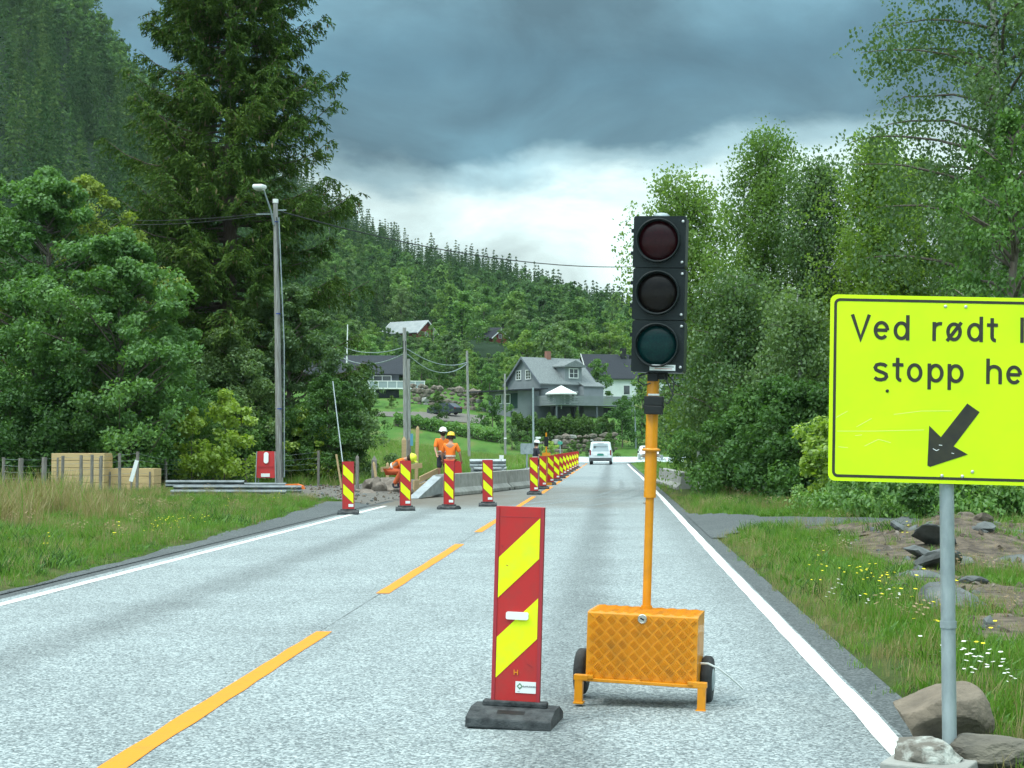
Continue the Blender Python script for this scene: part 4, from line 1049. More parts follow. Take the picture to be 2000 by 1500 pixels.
M['rubble'] = mat('rubble', (.10, .083, .067), .95, col2=(.21, .18, .15), vs=6, bump=.8, bs=14)
rl = ['flat brown rubble stone nearest the leftmost marker board', 'rounded pale rubble stone in the middle of the heap', 'dark rubble stone at the back of the heap', 'big tilted rubble stone in front of the crouching worker', 'grey rubble stone at the right end of the heap', 'low rubble stone at the gravel edge', 'long rubble stone under the pale board', 'small pale rubble stone on top of the heap', 'brown soil clod between the rubble stones']
for i, (px, Y, sx, sz) in enumerate([(708, 46, .34, .10), (741, 46.5, .26, .22), (725, 49, .40, .25), (765, 47, .45, .24), (788, 46.5, .34, .16), (718, 45, .4, .08), (750, 49.5, .7, .28), (737, 47.8, .16, .30), (775, 48.6, .5, .3)]):
    rock('rubble_stone', rl[i], gz(px, Y) - Vector((0, 0, .03)), (sx, sx * .8, sz), 80 + i, M['rubble'], rot=i, sub=3, group='rubble heap at the trench', cuts=9)
# guardrail beams lying in the left verge
M['dullsteel'] = mat('dull_steel', (.20, .23, .24), .6, metal=.3, col2=(.12, .14, .145), vs=5)
def beam_lying(label, px0, px1, Y, z, tilt=0.0, m='dullsteel'):
    a = at(px0, 873, Y); b = at(px1, 873, Y); c = Vector(((a.x + b.x) / 2, Y, H((a.x + b.x) / 2, Y) + z)); hl = (b.x - a.x) / 2
    mb = MB(); wbeam(mb, (-hl, 0, 0), (hl, tilt, 0), M[m], h=.2, t=.07); o = mb.build('guardrail_beam'); o.location = c; return tag(o, label, 'guardrail beam', 'steel guardrail beams lying on the verge')
beam_lying('top steel guardrail beam lying on the left verge, brightest of the pile', 325, 478, 44, .30)
beam_lying('second guardrail beam lying under the brightest one', 340, 590, 43.5, .17)
beam_lying('lowest guardrail beam half hidden in the grass', 335, 560, 43, .05)
beam_lying('short capped beam end in front of the red frame sign', 478, 560, 44.4, .22)
# crates of fresh timber (formwork panels)
M['ply'] = mat('panel_timber', (.56, .41, .20), .75, col2=(.46, .33, .17), vs=3, stretch=(.6, 1, 8))
def crate(label, px0, px1, py0, py1, Y, d, nb):
    a = at(px0, py1, Y); b = at(px1, py0, Y); w = b.x - a.x; h = b.z - a.z + .4
    t = thing('timber_panel_stack', label, 'timber stack', ((a.x + b.x) / 2, Y, a.z - .4), R(4)); bh = h / nb
    for i in range(nb):
        k = MB(); k.box((0, d / 2, bh * (i + .5)), (w, d, bh - .012), M['ply']); k.build('board', t, bevel=.006)
    for s in (-.38, .05, .42):
        k = MB(); k.box((s * w, -.012, h * .47), (.05, .02, h * .86), M['oldwood']); k.build('batten', t)
    return t
crate('tall stack of pale timber panels behind the left fence', 101, 203, 885, 945, 46, 1.0, 6)
crate('lower stack of pale timber panels to the right of the tall one', 204, 300, 915, 950, 46.6, 1.0, 4)
# wire fence with grey posts
fp = [(8, 893, 44), (41, 895, 42), (86, 893, 41), (122, 890, 44), (160, 889, 44), (180, 888, 44), (197, 890, 44), (235, 885, 45), (268, 882, 45), (325, 896, 50), (417, 896, 52), (481, 895, 53), (622, 880, 54)]
f = thing('wire_fence', 'old sheep fence of grey posts and wire mesh along the left verge', 'fence', (0, 0, 0)); tops = []
for px, py, Y in fp:
    g0 = gz(px, Y); zt = at(px, py, Y).z; k = MB(); w = .085 if px not in (41, 86) else .13
    k.tube([(g0.x, Y, g0.z - .3), (g0.x + rng.uniform(-.03, .03), Y, zt)], w * .55, M['oldwood'], 7); k.build('post', f); tops.append((g0.x, Y, g0.z, zt))
k = MB()
for (x0, y0, b0, t0), (x1, y1, b1, t1) in zip(tops[:-1], tops[1:]):
    for q in (.96, .8, .64, .48): k.tube([(x0, y0, b0 + (t0 - b0) * q), ((x0+x1)/2, (y0+y1)/2, (b0 + (t0 - b0) * q + b1 + (t1 - b1) * q)/2 - .015), (x1, y1, b1 + (t1 - b1) * q)], .004, M['galv'], 3, caps=False)
k.build('wire', f)
k = MB(); k.box((0, 0, .2), (.11, .03, .62), M['sticker'], rot=(0, R(16), 0)); o = k.build('loose_board'); o.location = gz(262, 44) + Vector((0, 0, .45)); tag(o, 'pale weathered board leaning across the fence beside the low timber stack', 'board')
# red frame sign seen from behind
rs = thing('folding_sign', 'red metal frame sign seen from the back, beside the foot of the street lamp', 'sign', gz(520, 50) - Vector((0, 0, .05)), R(3))
k = MB(); k.prism(rrect(.60, .86, .05), M['red'], .03, Matrix(((1, 0, 0, 0), (0, .12, .99, 0), (0, .99, -.12, .76), (0, 0, 0, 1)))); pn = k.build('panel', rs)
for s in (-1, 1):
    k = MB(); k.tube([(s * .29, -.06, 1.18), (s * .33, -.10, -.05)], .017, M['galv'], 7); k.tube([(s * .29, .05, 1.1), (s * .31, .45, -.02)], .017, M['galv'], 7); k.build('leg', rs)
k = MB(); k.prism(rrect(.15, .36, .07), M['white'], .012, Matrix(((1, 0, 0, .0), (0, .12, .99, -.02), (0, .99, -.12, .98), (0, 0, 0, 1)))); k.build('white_mark', pn)
k = MB(); k.box((-.01, -.06, .42), (.28, .02, .11), M['white']); k.build('label_plate', pn)
k = MB(); k.box((0, -.035, .69), (.5, .01, .02), M['edge_red']); k.build('seam', pn)
k = MB(); k.prism([(-.30, 0), (.30, 0), (.26, .10), (.1, .15), (-.22, .14)], mat('orange_plastic', (.75, .16, .02), .5), .25, Matrix(((1, 0, 0, 0), (0, 0, 1, 0), (0, 1, 0, 0), (0, 0, 0, 1)))); o = k.build('cone_lying'); o.location = gz(573, 43.8) + Vector((0, 0, .14)); tag(o, 'orange traffic cone lying on the end of the beams', 'traffic cone')

# ------------------------------------------------------------------ poles and cables
lp = gz(547, 52); Lt = at(538, 396, 52)
lamp = thing('street_lamp', 'tall grey wooden pole with a small white street lamp head in front of the spruce', 'street lamp', lp)
k = MB(); k.tube([(0, 0, -.3), ((Lt.x - lp.x) * .5, 0, (Lt.z - lp.z) * .5), (Lt.x - lp.x, 0, Lt.z - lp.z)], [.125, .100, .078], M['polewood'], 14); k.build('pole', lamp)
tx_, tz_ = Lt.x - lp.x, Lt.z - lp.z
k = MB(); k.tube([(tx_, 0, tz_ - .01), (tx_, 0, tz_ + .12)], .095, M['white'], 12); k.build('pole_cap', lamp)
k = MB(); k.tube([(tx_ + .13, -.06, tz_ - .5), (.13, -.06, tz_ * .5), (.16, -.06, .3)], .022, M['galv'], 8); k.build('cable_duct', lamp)
k = MB(); k.tube([(tx_ + .07, -.13, tz_ - .5), (.08, -.15, tz_ * .5), (.11, -.16, .3)], .014, M['cable'], 6); k.build('cable_duct', lamp)
M['bluetape'] = mat('blue_tape', (.03, .06, .30), .6)
for q in (.27, .605, .93):
    k = MB(); k.lathe([(.130 - .045 * q, 0), (.130 - .045 * q, .035)], M['bluetape'], 14, Matrix.Translation((tx_ * q + .02, 0, tz_ * q))); k.build('tape_band', lamp)
hA = at(516, 372, 52) - lp
k = MB(); k.tube([(tx_ - .03, -.10, tz_ - .75), (tx_ - .10, -.25, tz_ - .3), (hA.x + .08, -.5, hA.z - .02)], [.035, .03, .026], M['galv'], 8); k.build('arm', lamp)
k = MB(); k.box((hA.x - .02, -.62, hA.z + .02), (.36, .62, .15), M['white'], rot=(R(6), 0, 0)); hd = k.build('lamp_head', lamp, bevel=.05)
k = MB(); k.box((hA.x - .02, -.66, hA.z - .07), (.28, .42, .05), M['sticker']); k.build('diffuser', hd)
k = MB(); k.box((tx_ - .35, 0, tz_ - .38), (.6, .035, .03), M['galv']); k.box((tx_ + .2, 0, tz_ - .25), (.34, .035, .03), M['galv']); k.build('crossarm', lamp)
def pole(label, px, pyt, Y, r, pyb=None, m='polewood', name='utility_pole', rt=.72, pxt=None, group='utility poles'):
    g0 = gz(px, Y); T = at(pxt or px, pyt, Y); t = thing(name, label, 'pole', g0, 0, group)
    k = MB(); k.tube([(0, 0, -.5), (T.x - g0.x, 0, T.z - g0.z)], [r, r * rt], M[m], 12); k.build('pole_shaft', t)
    return t, T
p1, T1 = pole('brown wooden utility pole carrying four drooping cables, behind the second marker board', 793, 640, 100, .16, pxt=790)
k = MB(); k.tube([(.22, .05, -.5), (.12, .05, T1.z - p1.location.z - 2)], .12, M['polewood'], 8); k.build('stub_post', p1)
k = MB(); k.box((T1.x - p1.location.x, 0, T1.z - p1.location.z - 1.2), (.22, .2, .7), M['black']); k.build('cable_clamp', p1)
p2, T2 = pole('grey utility pole between the standing workers and the grey house', 917, 685, 125, .13, pxt=912)
p3, T3 = pole('utility pole in front of the left end of the grey house', 987, 730, 150, .125, pxt=986)
k = MB(); k.box((0, -.14, 2.0), (.24, .05, .14), M['white']); k.build('plate', p3)
p4, T4 = pole('slim pale pole right of the grey traffic sign back, before the grey house', 1042, 757, 140, .11, pxt=1041, m='galv')
p5, T5 = pole('slim pale pole beyond the van, beside the yellow mast', 1242, 795, 165, .095, pxt=1240, m='galv')
p6, T6 = pole('white flagpole rising in front of the left dark house', 675, 634, 206, .13, pxt=679, m='white', name='flagpole', rt=.5, group='flagpole')
p7, T7 = pole('far pole on the wooded slope to the right above the black roofed white house', 1190, 663, 300, .17)
p8, T8 = pole('far pole with a crossbar standing in a gap of the forest', 765, 585, 420, .24)
k = MB(); k.box((0, 0, T8.z - p8.location.z - .3), (2.6, .15, .2), M['oldwood']); k.build('crossbar', p8)
p9, T9 = pole('short far pole to the right of the red barn gable', 847, 641, 320, .2)
p10, T10 = pole('second short far pole, farther right of the red barn', 869, 645, 325, .14)
p11, T11 = pole('white pole on the slope edge beside the spruce', 642, 438, 520, .28)
def cable(label, a, b, sag, r=.02, n=14, name='power_cable', group=None, m='cable'):
    a = Vector(a); b = Vector(b); k = MB()
    k.tube([a.lerp(b, i / n) - Vector((0, 0, sag * 4 * (i / n) * (1 - i / n))) for i in range(n + 1)], r, M[m], 5); o = k.build(name)
    return tag(o, label, 'cable', group)
cable('long black wire running from the street lamp pole over the valley to the right', at(548, 413, 52), at(1240, 521, 78), .55, .022)
cable('continuation of the long wire over the right hand birches', at(1240, 521, 78), at(1760, 572, 92), .5, .022)
cable('upper wire leaving the street lamp pole towards the left tree', at(530, 414, 52), at(200, 428, 60), .15, .012)
cable('lower wire leaving the street lamp pole towards the left tree', at(512, 420, 52), at(200, 437, 60), .15, .012)
for lab, A, B, s in (('upper cable drooping from the brown pole to the grey one on its right', (796, 682, 100), (912, 708, 125), .55), ('lower cable drooping from the brown pole to the grey one on its right', (796, 692, 100), (912, 710, 125), .95),
                 ('upper cable drooping from the brown pole to the left', (787, 679, 100), (672, 678, 130), .4), ('lower cable drooping from the brown pole to the left', (787, 692, 100), (655, 690, 130), .75)):
    cable(lab, at(*A), at(*B), s, .035, m='galv', group='drooping cables of the brown pole')
cable('pale stay wire slanting down to the leftmost marker board', at(650, 745, 56), at(672, 925, 50), 0.02, .022, name='stay_wire', m='galv')
k = MB(); k.tube([(0, 0, 0), (-.18, 0, 1.1)], .035, M['timber'], 6); o = k.build('stay_marker'); o.location = gz(668, 49); tag(o, 'short leaning pale rod beside the stay wire', 'rod')

# ------------------------------------------------------------------ signs farther down the road
def simple_sign(name, label, px, py0, py1, Y, w, m, back=True):
    g0 = gz(px, Y); a = at(px, py0, Y).z - g0.z; b = at(px, py1, Y).z - g0.z; t = thing(name, label, 'sign', g0)
    k = MB(); k.tube([(0, .03, -.3), (0, .03, a - .02)], .035, M['galv'], 8); k.build('post', t)
    k = MB(); k.prism([(x, y + (a + b) / 2) for x, y in rrect(w, a - b, .05)], m, .02, Matrix(((1, 0, 0, 0), (0, 0, 1, -.02), (0, 1, 0, 0), (0, 0, 0, 1)))); k.build('panel', t); return t
simple_sign('road_sign', 'plain grey back of a rectangular road sign above the centre line marker row', 1029, 866, 887, 64, .52, M['galv'])
simple_sign('road_sign', 'small green direction sign far down by the junction', 1094, 862, 868, 118, .34, mat('green_sign', (.05, .30, .22), .5))
simple_sign('road_sign', 'small white sign beside the slim pale pole', 1051, 853, 857, 120, .40, M['white'])
w2 = thing('signal_post', 'distant slim orange signal mast with a dark lamp head among the marker boards', 'traffic light', gz(1067, 58) + Vector((0, 0, -.02)))
k = MB(); k.tube([(0, 0, 0), (0, 0, 1.95)], .028, M['yellow_dirty'], 8); k.build('mast', w2)
k = MB(); k.box((0, -.0, 1.62), (.15, .06, .36), M['black']); k.build('backboard', w2)
k = MB(); k.box((0, .04, 1.15), (.30, .25, .12), M['yellow']); k.box((0, .04, .06), (.4, .3, .1), M['yellow']); k.build('foot_box', w2)
# white plastic sheet reflector seen as white dome: far worker helmet handled with the people
# ------------------------------------------------------------------ vehicles
M['vanwhite'] = mat('silver_paint', (.60, .66, .68), .35, col2=(.52, .57, .59), vs=2, coat=.3)
M['vangrey'] = mat('grey_bumper', (.075, .08, .085), .6)
M['carblue'] = mat('dark_car_paint', (.018, .026, .042), .3, coat=.4)
M['taillight'] = mat('tail_lamp', (.20, .02, .025), .25)
M['headlamp'] = mat('head_lamp', (.75, .78, .8), .15)
M['greenplate'] = mat('green_plate', (.02, .22, .16), .5)
def vehicle(name, label, cat, loc, yaw, Lc, Wc, Hc, prof, paint, rear_parts):
    """body lofted over side profile (y,z) with tumblehome; y<0 is the rear"""
    t = thing(name, label, cat, loc, yaw); mb = MB(); n = len(prof); secs = [-1, -.86, .86, 1]; vs = []
    for si, sx in enumerate(secs):
        for (y, z) in prof:
            ins = 1 - .16 * max(0, (z / Hc - .52) / .48) ** 1.2
            zz = z - (.035 * Hc if abs(sx) == 1 and z > .9 * Hc else 0)
            yy = y * (.985 if abs(sx) == 1 else 1)
            vs.append((sx * Wc / 2 * ins, yy, zz))
    fs = []
    for si in range(3):
        for i in range(n): j = (i + 1) % n; fs.append((si * n + i, si * n + j, (si + 1) * n + j, (si + 1) * n + i))
    fs += [tuple(range(n)), tuple(range(3 * n, 4 * n))[::-1]]
    mb.add(vs, fs, paint); body = mb.build('body', t, bevel=.045, seg=3)
    bm_ = body.data; 
    for s in (-1, 1):
        for yy in (-Lc * .30, Lc * .31):
            k = MB(); k.lathe([(.12, 0), (.27, 0), (.315, .03), (.32, .08), (.315, .17), (.27, .2), (.12, .2)], M['rubber'], 22, Matrix.Translation((s * (Wc / 2 - .12) - .1, yy, .32)) @ Matrix.Rotation(PI / 2, 4, 'Y')); wh = k.build('wheel', t)
            k = MB(); k.lathe([(.05, -.012), (.2, -.002), (.2, .202), (.05, .212)], M['galv2'], 14, Matrix.Translation((s * (Wc / 2 - .12) - .1, yy, .32)) @ Matrix.Rotation(PI / 2, 4, 'Y')); k.build('rim', wh)
        k = MB(); k.box((s * (Wc / 2 + .10), Lc * .17, Hc * .60), (.17, .12, .17), M['black']); k.build('mirror', t, bevel=.03)
    rear_parts(t, body); return t
Vloc = gz(1174, 127)
VP = [(-2.1, .28), (2.15, .28), (2.2, .62), (2.1, .85), (1.35, 1.05), (.75, 1.70), (.4, 1.80), (-1.6, 1.82), (-1.88, 1.74), (-2.1, 1.02), (-2.16, .9), (-2.18, .5)]
def van_rear(t, body):
    def win(poly, y0, y1, z0, z1, m, name, d=.02):
        k = MB(); s = (y1 - y0) / (z1 - z0); vs = []
        for x, z in poly: vs.append((x, y0 + s * (z - z0) - d, z))
        for x, z in poly: vs.append((x, y0 + s * (z - z0) + .02, z))
        n = len(poly); k.add(vs, [tuple(range(n)), tuple(range(n, 2 * n))[::-1]] + [(i, (i + 1) % n, n + (i + 1) % n, n + i) for i in range(n)], m); return k.build(name, t)
    M['vanglass'] = mat('tinted_glass', (.30, .36, .38), .08, spec=.9, coat=.5)
    w = win([(-.66, 1.06), (.66, 1.06), (.56, 1.66), (-.56, 1.66)], -2.09, -1.93, 1.02, 1.66, M['vanglass'], 'rear_window')
    for txt, x, z, s in (('RAMUDDEN', .10, 1.38, .17),):
        o = mobj('lettering', text_mesh(txt, s, M['stickerdark'], ext=.002), w); o.location = (x, -2.055, z); o.rotation_euler = (PI / 2 - .24, 0, 0)
    k = MB(); Mx = Matrix(((1, 0, 0, -.45), (0, 0, 1, -2.075), (0, 1, 0, 1.40), (0, 0, 0, 1))); k.prism([(-.12, 0), (0, .11), (.12, 0), (0, -.11)], M['stickerdark'], .004, Mx); k.build('logo', w)
    for s in (-1, 1):
        k = MB(); k.box((s * .80, -2.13, .95), (.12, .09, .42), M['taillight']); k.build('tail_light', t, bevel=.02)
        k = MB(); k.box((s * .42, -2.19, .80), (.26, .02, .16), M['sticker']); k.build('rear_sticker', t)
        k = MB(); k.tube([(s * .6, -1.2, 1.84), (s * .6, .2, 1.84)], .02, M['black'], 6); k.build('roof_rail', t)
    k = MB(); k.box((0, -2.195, .78), (.5, .02, .13), M['greenplate']); k.build('number_plate', t)
    k = MB(); k.box((0, -2.16, .42), (1.74, .16, .26), M['vangrey']); k.build('bumper', t, bevel=.03)
    k = MB(); k.box((0, -2.17, 1.0), (1.3, .02, .012), M['black']); k.box((0, -2.185, .86), (.4, .03, .05), M['vangrey']); k.build('tailgate_handle', t)
    k = MB(); k.box((0, -1.97, 1.73), (.5, .06, .03), M['taillight']); k.build('brake_light', t)
    for s in (-1, 1):
        k = MB(); k.add([(s * .865, .2, 1.08), (s * .865, 1.2, 1.08), (s * .80, .8, 1.55), (s * .79, .2, 1.6), (s * .86, .2, 1.08), (s * .86, 1.2, 1.08), (s * .79, .8, 1.55), (s * .78, .2, 1.6)], [(0, 1, 2, 3), (4, 5, 6, 7)], M['glass_dark']); k.build('side_window', t)
vehicle('delivery_van', 'silver van driving away on the open lane, seen from behind', 'van', Vloc, R(-1), 4.3, 1.80, 1.82, VP, M['vanwhite'], van_rear)
CP = [(-2.0, .25), (2.0, .25), (2.05, .6), (1.9, .82), (1.0, .95), (.3, 1.38), (-.1, 1.46), (-1.2, 1.42), (-1.85, .98), (-2.05, .9), (-2.05, .5)]
def car_front(t, body):
    k = MB(); k.add([(-.62, 1.02, .99), (.62, 1.02, .99), (.52, .34, 1.40), (-.52, .34, 1.40)], [(0, 1, 2, 3)], M['glass_dark']); k.build('windscreen', t)
    for s in (-1, 1):
        k = MB(); k.box((s * .64, 1.99, .70), (.34, .12, .16), M['headlamp']); k.build('headlight', t, bevel=.03)
        k = MB(); k.box((s * .64, -2.02, .80), (.3, .1, .18), M['taillight']); k.build('tail_light', t, bevel=.03)
        k = MB(); k.add([(s * .83, -1.2, .98), (s * .83, .8, .98), (s * .745, .2, 1.32), (s * .745, -1.0, 1.32)], [(0, 1, 2, 3)], M['glass_dark']); k.build('side_window', t)
    k = MB(); k.box((0, 2.05, .48), (1.3, .06, .26), M['vangrey']); k.build('grille', t, bevel=.02)
    k = MB(); k.add([(-.6, -1.72, 1.04), (.6, -1.72, 1.04), (.5, -1.28, 1.36), (-.5, -1.28, 1.36)], [(3, 2, 1, 0)], M['glass_dark']); k.build('rear_window', t)
vehicle('parked_car', 'white car facing us at the junction, mostly hidden by the yellow mast', 'car', gz(1266, 150), R(182), 4.1, 1.78, 1.46, CP, M['white'], car_front)
vehicle('parked_car', 'dark blue car parked on the driveway below the stone wall', 'car', gz(868, 192) + Vector((0, 0, .06)), R(60), 3.9, 1.70, 1.40, CP, M['carblue'], car_front)

# ------------------------------------------------------------------ houses
M['greywall'] = mat('grey_cladding', (.21, .235, .245), .8, col2=(.18, .205, .215), vs=1.2)
M['darkwall'] = mat('dark_cladding', (.085, .10, .115), .8, col2=(.07, .08, .095), vs=1.2)
M['whitewall'] = mat('white_cladding', (.72, .76, .74), .7, col2=(.64, .68, .66), vs=1)
M['redwall'] = mat('red_cladding', (.22, .045, .035), .8, col2=(.18, .04, .03), vs=1)
M['slate'] = mat('grey_slate_roof', (.19, .215, .215), .8, col2=(.125, .145, .148), vs=2.5, stretch=(3, .7, 3), spec=.2)
M['blackroof'] = mat('black_tile_roof', (.022, .027, .033), .75, col2=(.034, .04, .048), vs=2, stretch=(4, .5, 4), spec=.15)
M['lightroof'] = mat('pale_sheet_roof', (.27, .30, .30), .6, col2=(.20, .23, .235), vs=.8)
M['trim'] = mat('white_trim', (.72, .75, .73), .6)
M['trimgrey'] = mat('grey_trim', (.12, .14, .16), .7)
def clad(mb, x0, x1, y0, y1, z0, z1, m, step=.16):
    mb.box(((x0 + x1) / 2, (y0 + y1) / 2, (z0 + z1) / 2), (x1 - x0, y1 - y0, z1 - z0), m)
def gable_body(t, Lx, Wy, zw, zr, m, name='wall', x0=0, y0=0, z0=-2.0):
    """ridge along x"""
    k = MB(); P = [(-Wy / 2, z0), (Wy / 2, z0), (Wy / 2, zw), (0, zr), (-Wy / 2, zw)]
    k.prism(P, m, Lx, Matrix(((0, 0, 1, -Lx / 2 + x0), (1, 0, 0, y0), (0, 1, 0, 0), (0, 0, 0, 1))))
    w = k.build(name, t)
    c = MB(); n = int((zw - max(z0, -.5)) / .28)
    for i in range(n):       # shadow gaps of the boards
        z = max(z0, -.5) + .28 * (i + 1)
        if z < zw - .1:
            c.box((x0, y0, z), (Lx + .03, Wy + .03, .035), m)
    c.build('cladding', w); return w
def gable_roof(t, Lx, Wy, zw, zr, m, ov=.5, th=.14, x0=0, y0=0, trim=None):
    s = (zr - zw) / (Wy / 2); k = MB(); o = ov
    P = [(-Wy / 2 - o, zw - s * o), (0, zr), (Wy / 2 + o, zw - s * o), (Wy / 2 + o, zw - s * o + th), (0, zr + th * 1.1), (-Wy / 2 - o, zw - s * o + th)]
    P = [(a, b + .03) for a, b in P]
    k.prism(P, m, Lx + 2 * o, Matrix(((0, 0, 1, -Lx / 2 - o + x0), (1, 0, 0, y0), (0, 1, 0, 0), (0, 0, 0, 1)))); rf = k.build('roof', t)
    if trim:
        for e in (-1, 1):
            k = MB(); xx = x0 + e * (Lx / 2 + o + .02) - .03
            P2 = [(-Wy / 2 - o - .03, zw - s * o - .14), (0, zr - .12), (Wy / 2 + o + .03, zw - s * o - .14), (Wy / 2 + o + .03, zw - s * o + th + .06), (0, zr + th + .09), (-Wy / 2 - o - .03, zw - s * o + th + .06)]
            k.prism(P2, trim, .06, Matrix(((0, 0, 1, xx), (1, 0, 0, y0), (0, 1, 0, 0), (0, 0, 0, 1)))); k.build('bargeboard', rf)
    return rf
def window(t, c, w, h, face, frame='trim', nx=2, ny=1, dz=.05):
    """face: '-y','+y','-x','+x' outward; c centre on the wall plane"""
    f = MB(); fw = .10; hy = face[1] == 'y'; sg = -1 if face[0] == '-' else 1
    def bx(mb, u, v, du, dv, off, dep, m):
        p = (c[0] + u, c[1] + sg * off, c[2] + v) if hy else (c[0] + sg * off, c[1] + u, c[2] + v)
        d = (du, dep, dv) if hy else (dep, du, dv); mb.box(p, d, m)
    fm = M[frame]
    for s in (-1, 1): bx(f, s * (w / 2 - fw / 2), 0, fw, h, dz, .12, fm); bx(f, 0, s * (h / 2 - fw / 2), w - 2 * fw, fw, dz, .12, fm)
    for i in range(1, nx): bx(f, -w / 2 + w * i / nx, 0, .06, h - 2 * fw, dz, .10, fm)
    for i in range(1, ny): bx(f, 0, -h / 2 + h * i / ny, w - 2 * fw, .04, dz, .09, fm)
    fo = f.build('window', t); p = MB(); bx(p, 0, 0, w - 2 * fw, h - 2 * fw, dz - .01, .05, M['glass_dark']); p.build('pane', fo); return fo
# grey two storey house, gable turned towards us and to the left
gh0 = at(1064, 816, 203); hs = thing('grey_house', 'grey timber house with slate roof, dormer and long balcony on the slope above the road', 'house', (gh0.x + .6, 206, gh0.z - .2), R(38))
# local: ridge along x (away to the right), gable at -x, long side faces -y
gable_body(hs, 8.4, 7.4, 4.75, 7.9, M['greywall'])
rf = gable_roof(hs, 8.4, 7.4, 4.75, 7.9, M['slate'], ov=.45, trim=M['trimgrey'])
k = MB(); k.box((-.4, .0, 8.4), (.6, .6, 1.1), mat('brick_chimney', (.25, .12, .09), .9)); k.build('chimney', rf)
for y in (-1.05, 1.15): window(hs, (-4.2, y, 5.75), 1.15, 1.25, '-x', nx=2, ny=3)
window(hs, (-2.6, -3.7, 2.9), .75, 1.35, '-y', nx=1, ny=2); window(hs, (1.5, -3.7, 2.9), 1.9, 1.4, '-y', nx=3, ny=2); window(hs, (.0, -3.7, 2.8), .9, 1.9, '-y', nx=1, ny=2)
# dormer on the long side
k = MB(); k.box((1.0, -2.55, 5.75), (2.7, 2.3, 2.3), M['greywall']); dm = k.build('dormer', hs); window(dm, (1.0, -3.70, 5.95), 1.5, 1.3, '-y', nx=2, ny=2)
k = MB(); P = [(-1.75, 6.75), (1.75, 6.75), (1.75, 6.90), (0, 7.65), (-1.75, 6.90)]
k.prism(P, M['slate'], 3.2, Matrix(((1, 0, 0, 1.0), (0, 0, 1, -4.2), (0, 1, 0, 0), (0, 0, 0, 1)))); k.build('dormer_roof', dm)
k = MB(); k.box((3.3, -4.35, 2.3), (3.2, 1.3, 4.0), M['greywall']); k.build('side_bay', hs)
k = MB(); k.add([(1.6, -5.2, 4.3), (5.1, -5.2, 4.3), (5.1, -3.7, 4.9), (1.6, -3.7, 4.9), (1.6, -5.2, 4.18), (5.1, -5.2, 4.18), (5.1, -3.7, 4.78), (1.6, -3.7, 4.78)], [(0, 1, 2, 3), (7, 6, 5, 4), (0, 4, 5, 1), (1, 5, 6, 2), (2, 6, 7, 3), (3, 7, 4, 0)], M['slate']); k.build('bay_roof', hs)
# low annexe with dark lean-to roof on the gable side
k = MB(); k.box((-6.0, -.3, 1.0), (3.4, 6.6, 5.2), M['greywall']); an = k.build('annexe', hs)
k = MB(); k.box((-6.4, .6, 3.72), (5.4, 10.6, .16), M['blackroof'], rot=(0, R(-3), 0)); k.build('annexe_roof', an)
for y in (-1.4, .5): window(hs, (-7.7, y, 2.55), 1.5, 1.25, '-x', nx=1)
window(hs, (-7.7, -2.6, .6), .9, .8, '-x', nx=1, frame='trimgrey')
k = MB(); k.box((-7.76, -2.75, 2.3), (.05, 1.9, 1.9), mat('green_net', (.02, .05, .045), .9)); k.build('wind_net', an)
# balcony
bal = MB(); bal.box((1.2, -6.0, 1.75), (12.6, 4.4, .18), M['greywall']); bl = bal.build('balcony', hs)
for (x, y, w, d) in ((1.2, -8.16, 12.6, .08), (-5.05, -6.0, .08, 4.3), (7.46, -6.0, .08, 4.3)):
    k = MB()
    for i in range(5): k.box((x, y, 1.98 + .21 * i), (w, d, .18), M['greywall'])
    k.build('railing', bl)
for x in (-4.8, -1.5, 1.5, 4.5, 7.2):
    k = MB(); k.box((x, -8.0, -.2), (.16, .16, 3.8), M['trimgrey']); k.build('deck_post', bl)
    k = MB(); k.box((x + .4, -4.2, -.2), (2.6, .2, 3.6), M['darkwall']); k.build('under_wall', bl)
# parasol on the balcony
pb = at(1096, 786, 197); par = thing('garden_parasol', 'white parasol open on the balcony of the grey house', 'parasol', (pb.x, 197.5, pb.z - .4))
k = MB(); k.tube([(0, 0, -.4), (0, 0, 2.5)], .04, M['trim'], 8); k.build('pole', par)
k = MB(); vs = [(0, 0, 2.55)]; 
for i in range(8): t_ = 2 * PI * i / 8; vs.append((2.0 * math.cos(t_), 2.0 * math.sin(t_), 1.55)); 
for i in range(8): t_ = 2 * PI * i / 8; vs.append((2.0 * math.cos(t_), 2.0 * math.sin(t_), 1.40))
k.add(vs, [(0, 1 + i, 1 + (i + 1) % 8) for i in range(8)] + [(1 + i, 9 + i, 9 + (i + 1) % 8, 1 + (i + 1) % 8) for i in range(8)], M['trim']); k.build('canopy', par)
# dark house with veranda on the left
dh0 = at(748, 772, 216); dh = thing('dark_house', 'low dark house with a glazed white balcony, left of the brown utility pole', 'house', (dh0.x - 3.4, 222, dh0.z - 1.0), R(8))
gable_body(dh, 12.5, 8.0, 4.3, 6.7, M['darkwall'], z0=-2.5, x0=-1.5); gable_roof(dh, 12.5, 8.0, 4.3, 6.7, M['blackroof'], ov=.7, x0=-1.5, trim=M['trim'])
k = MB(); k.box((-3.9, -4.35, .35), (8.0, .7, 3.4), M['greywall']); k.build('basement_wall', dh)
window(dh, (-5.2, -4.7, .6), 1.6, 1.3, '-y', nx=2); window(dh, (-2.6, -4.7, .6), 1.2, 1.3, '-y', nx=1); window(dh, (-.6, -4.0, 3.2), 2.2, 1.3, '-y', nx=3); window(dh, (2.4, -4.0, 3.2), 2.6, 1.3, '-y', nx=2)
k = MB(); k.box((3.8, -5.3, 1.95), (9.0, 2.8, .18), M['trim']); bl = k.build('balcony', dh)
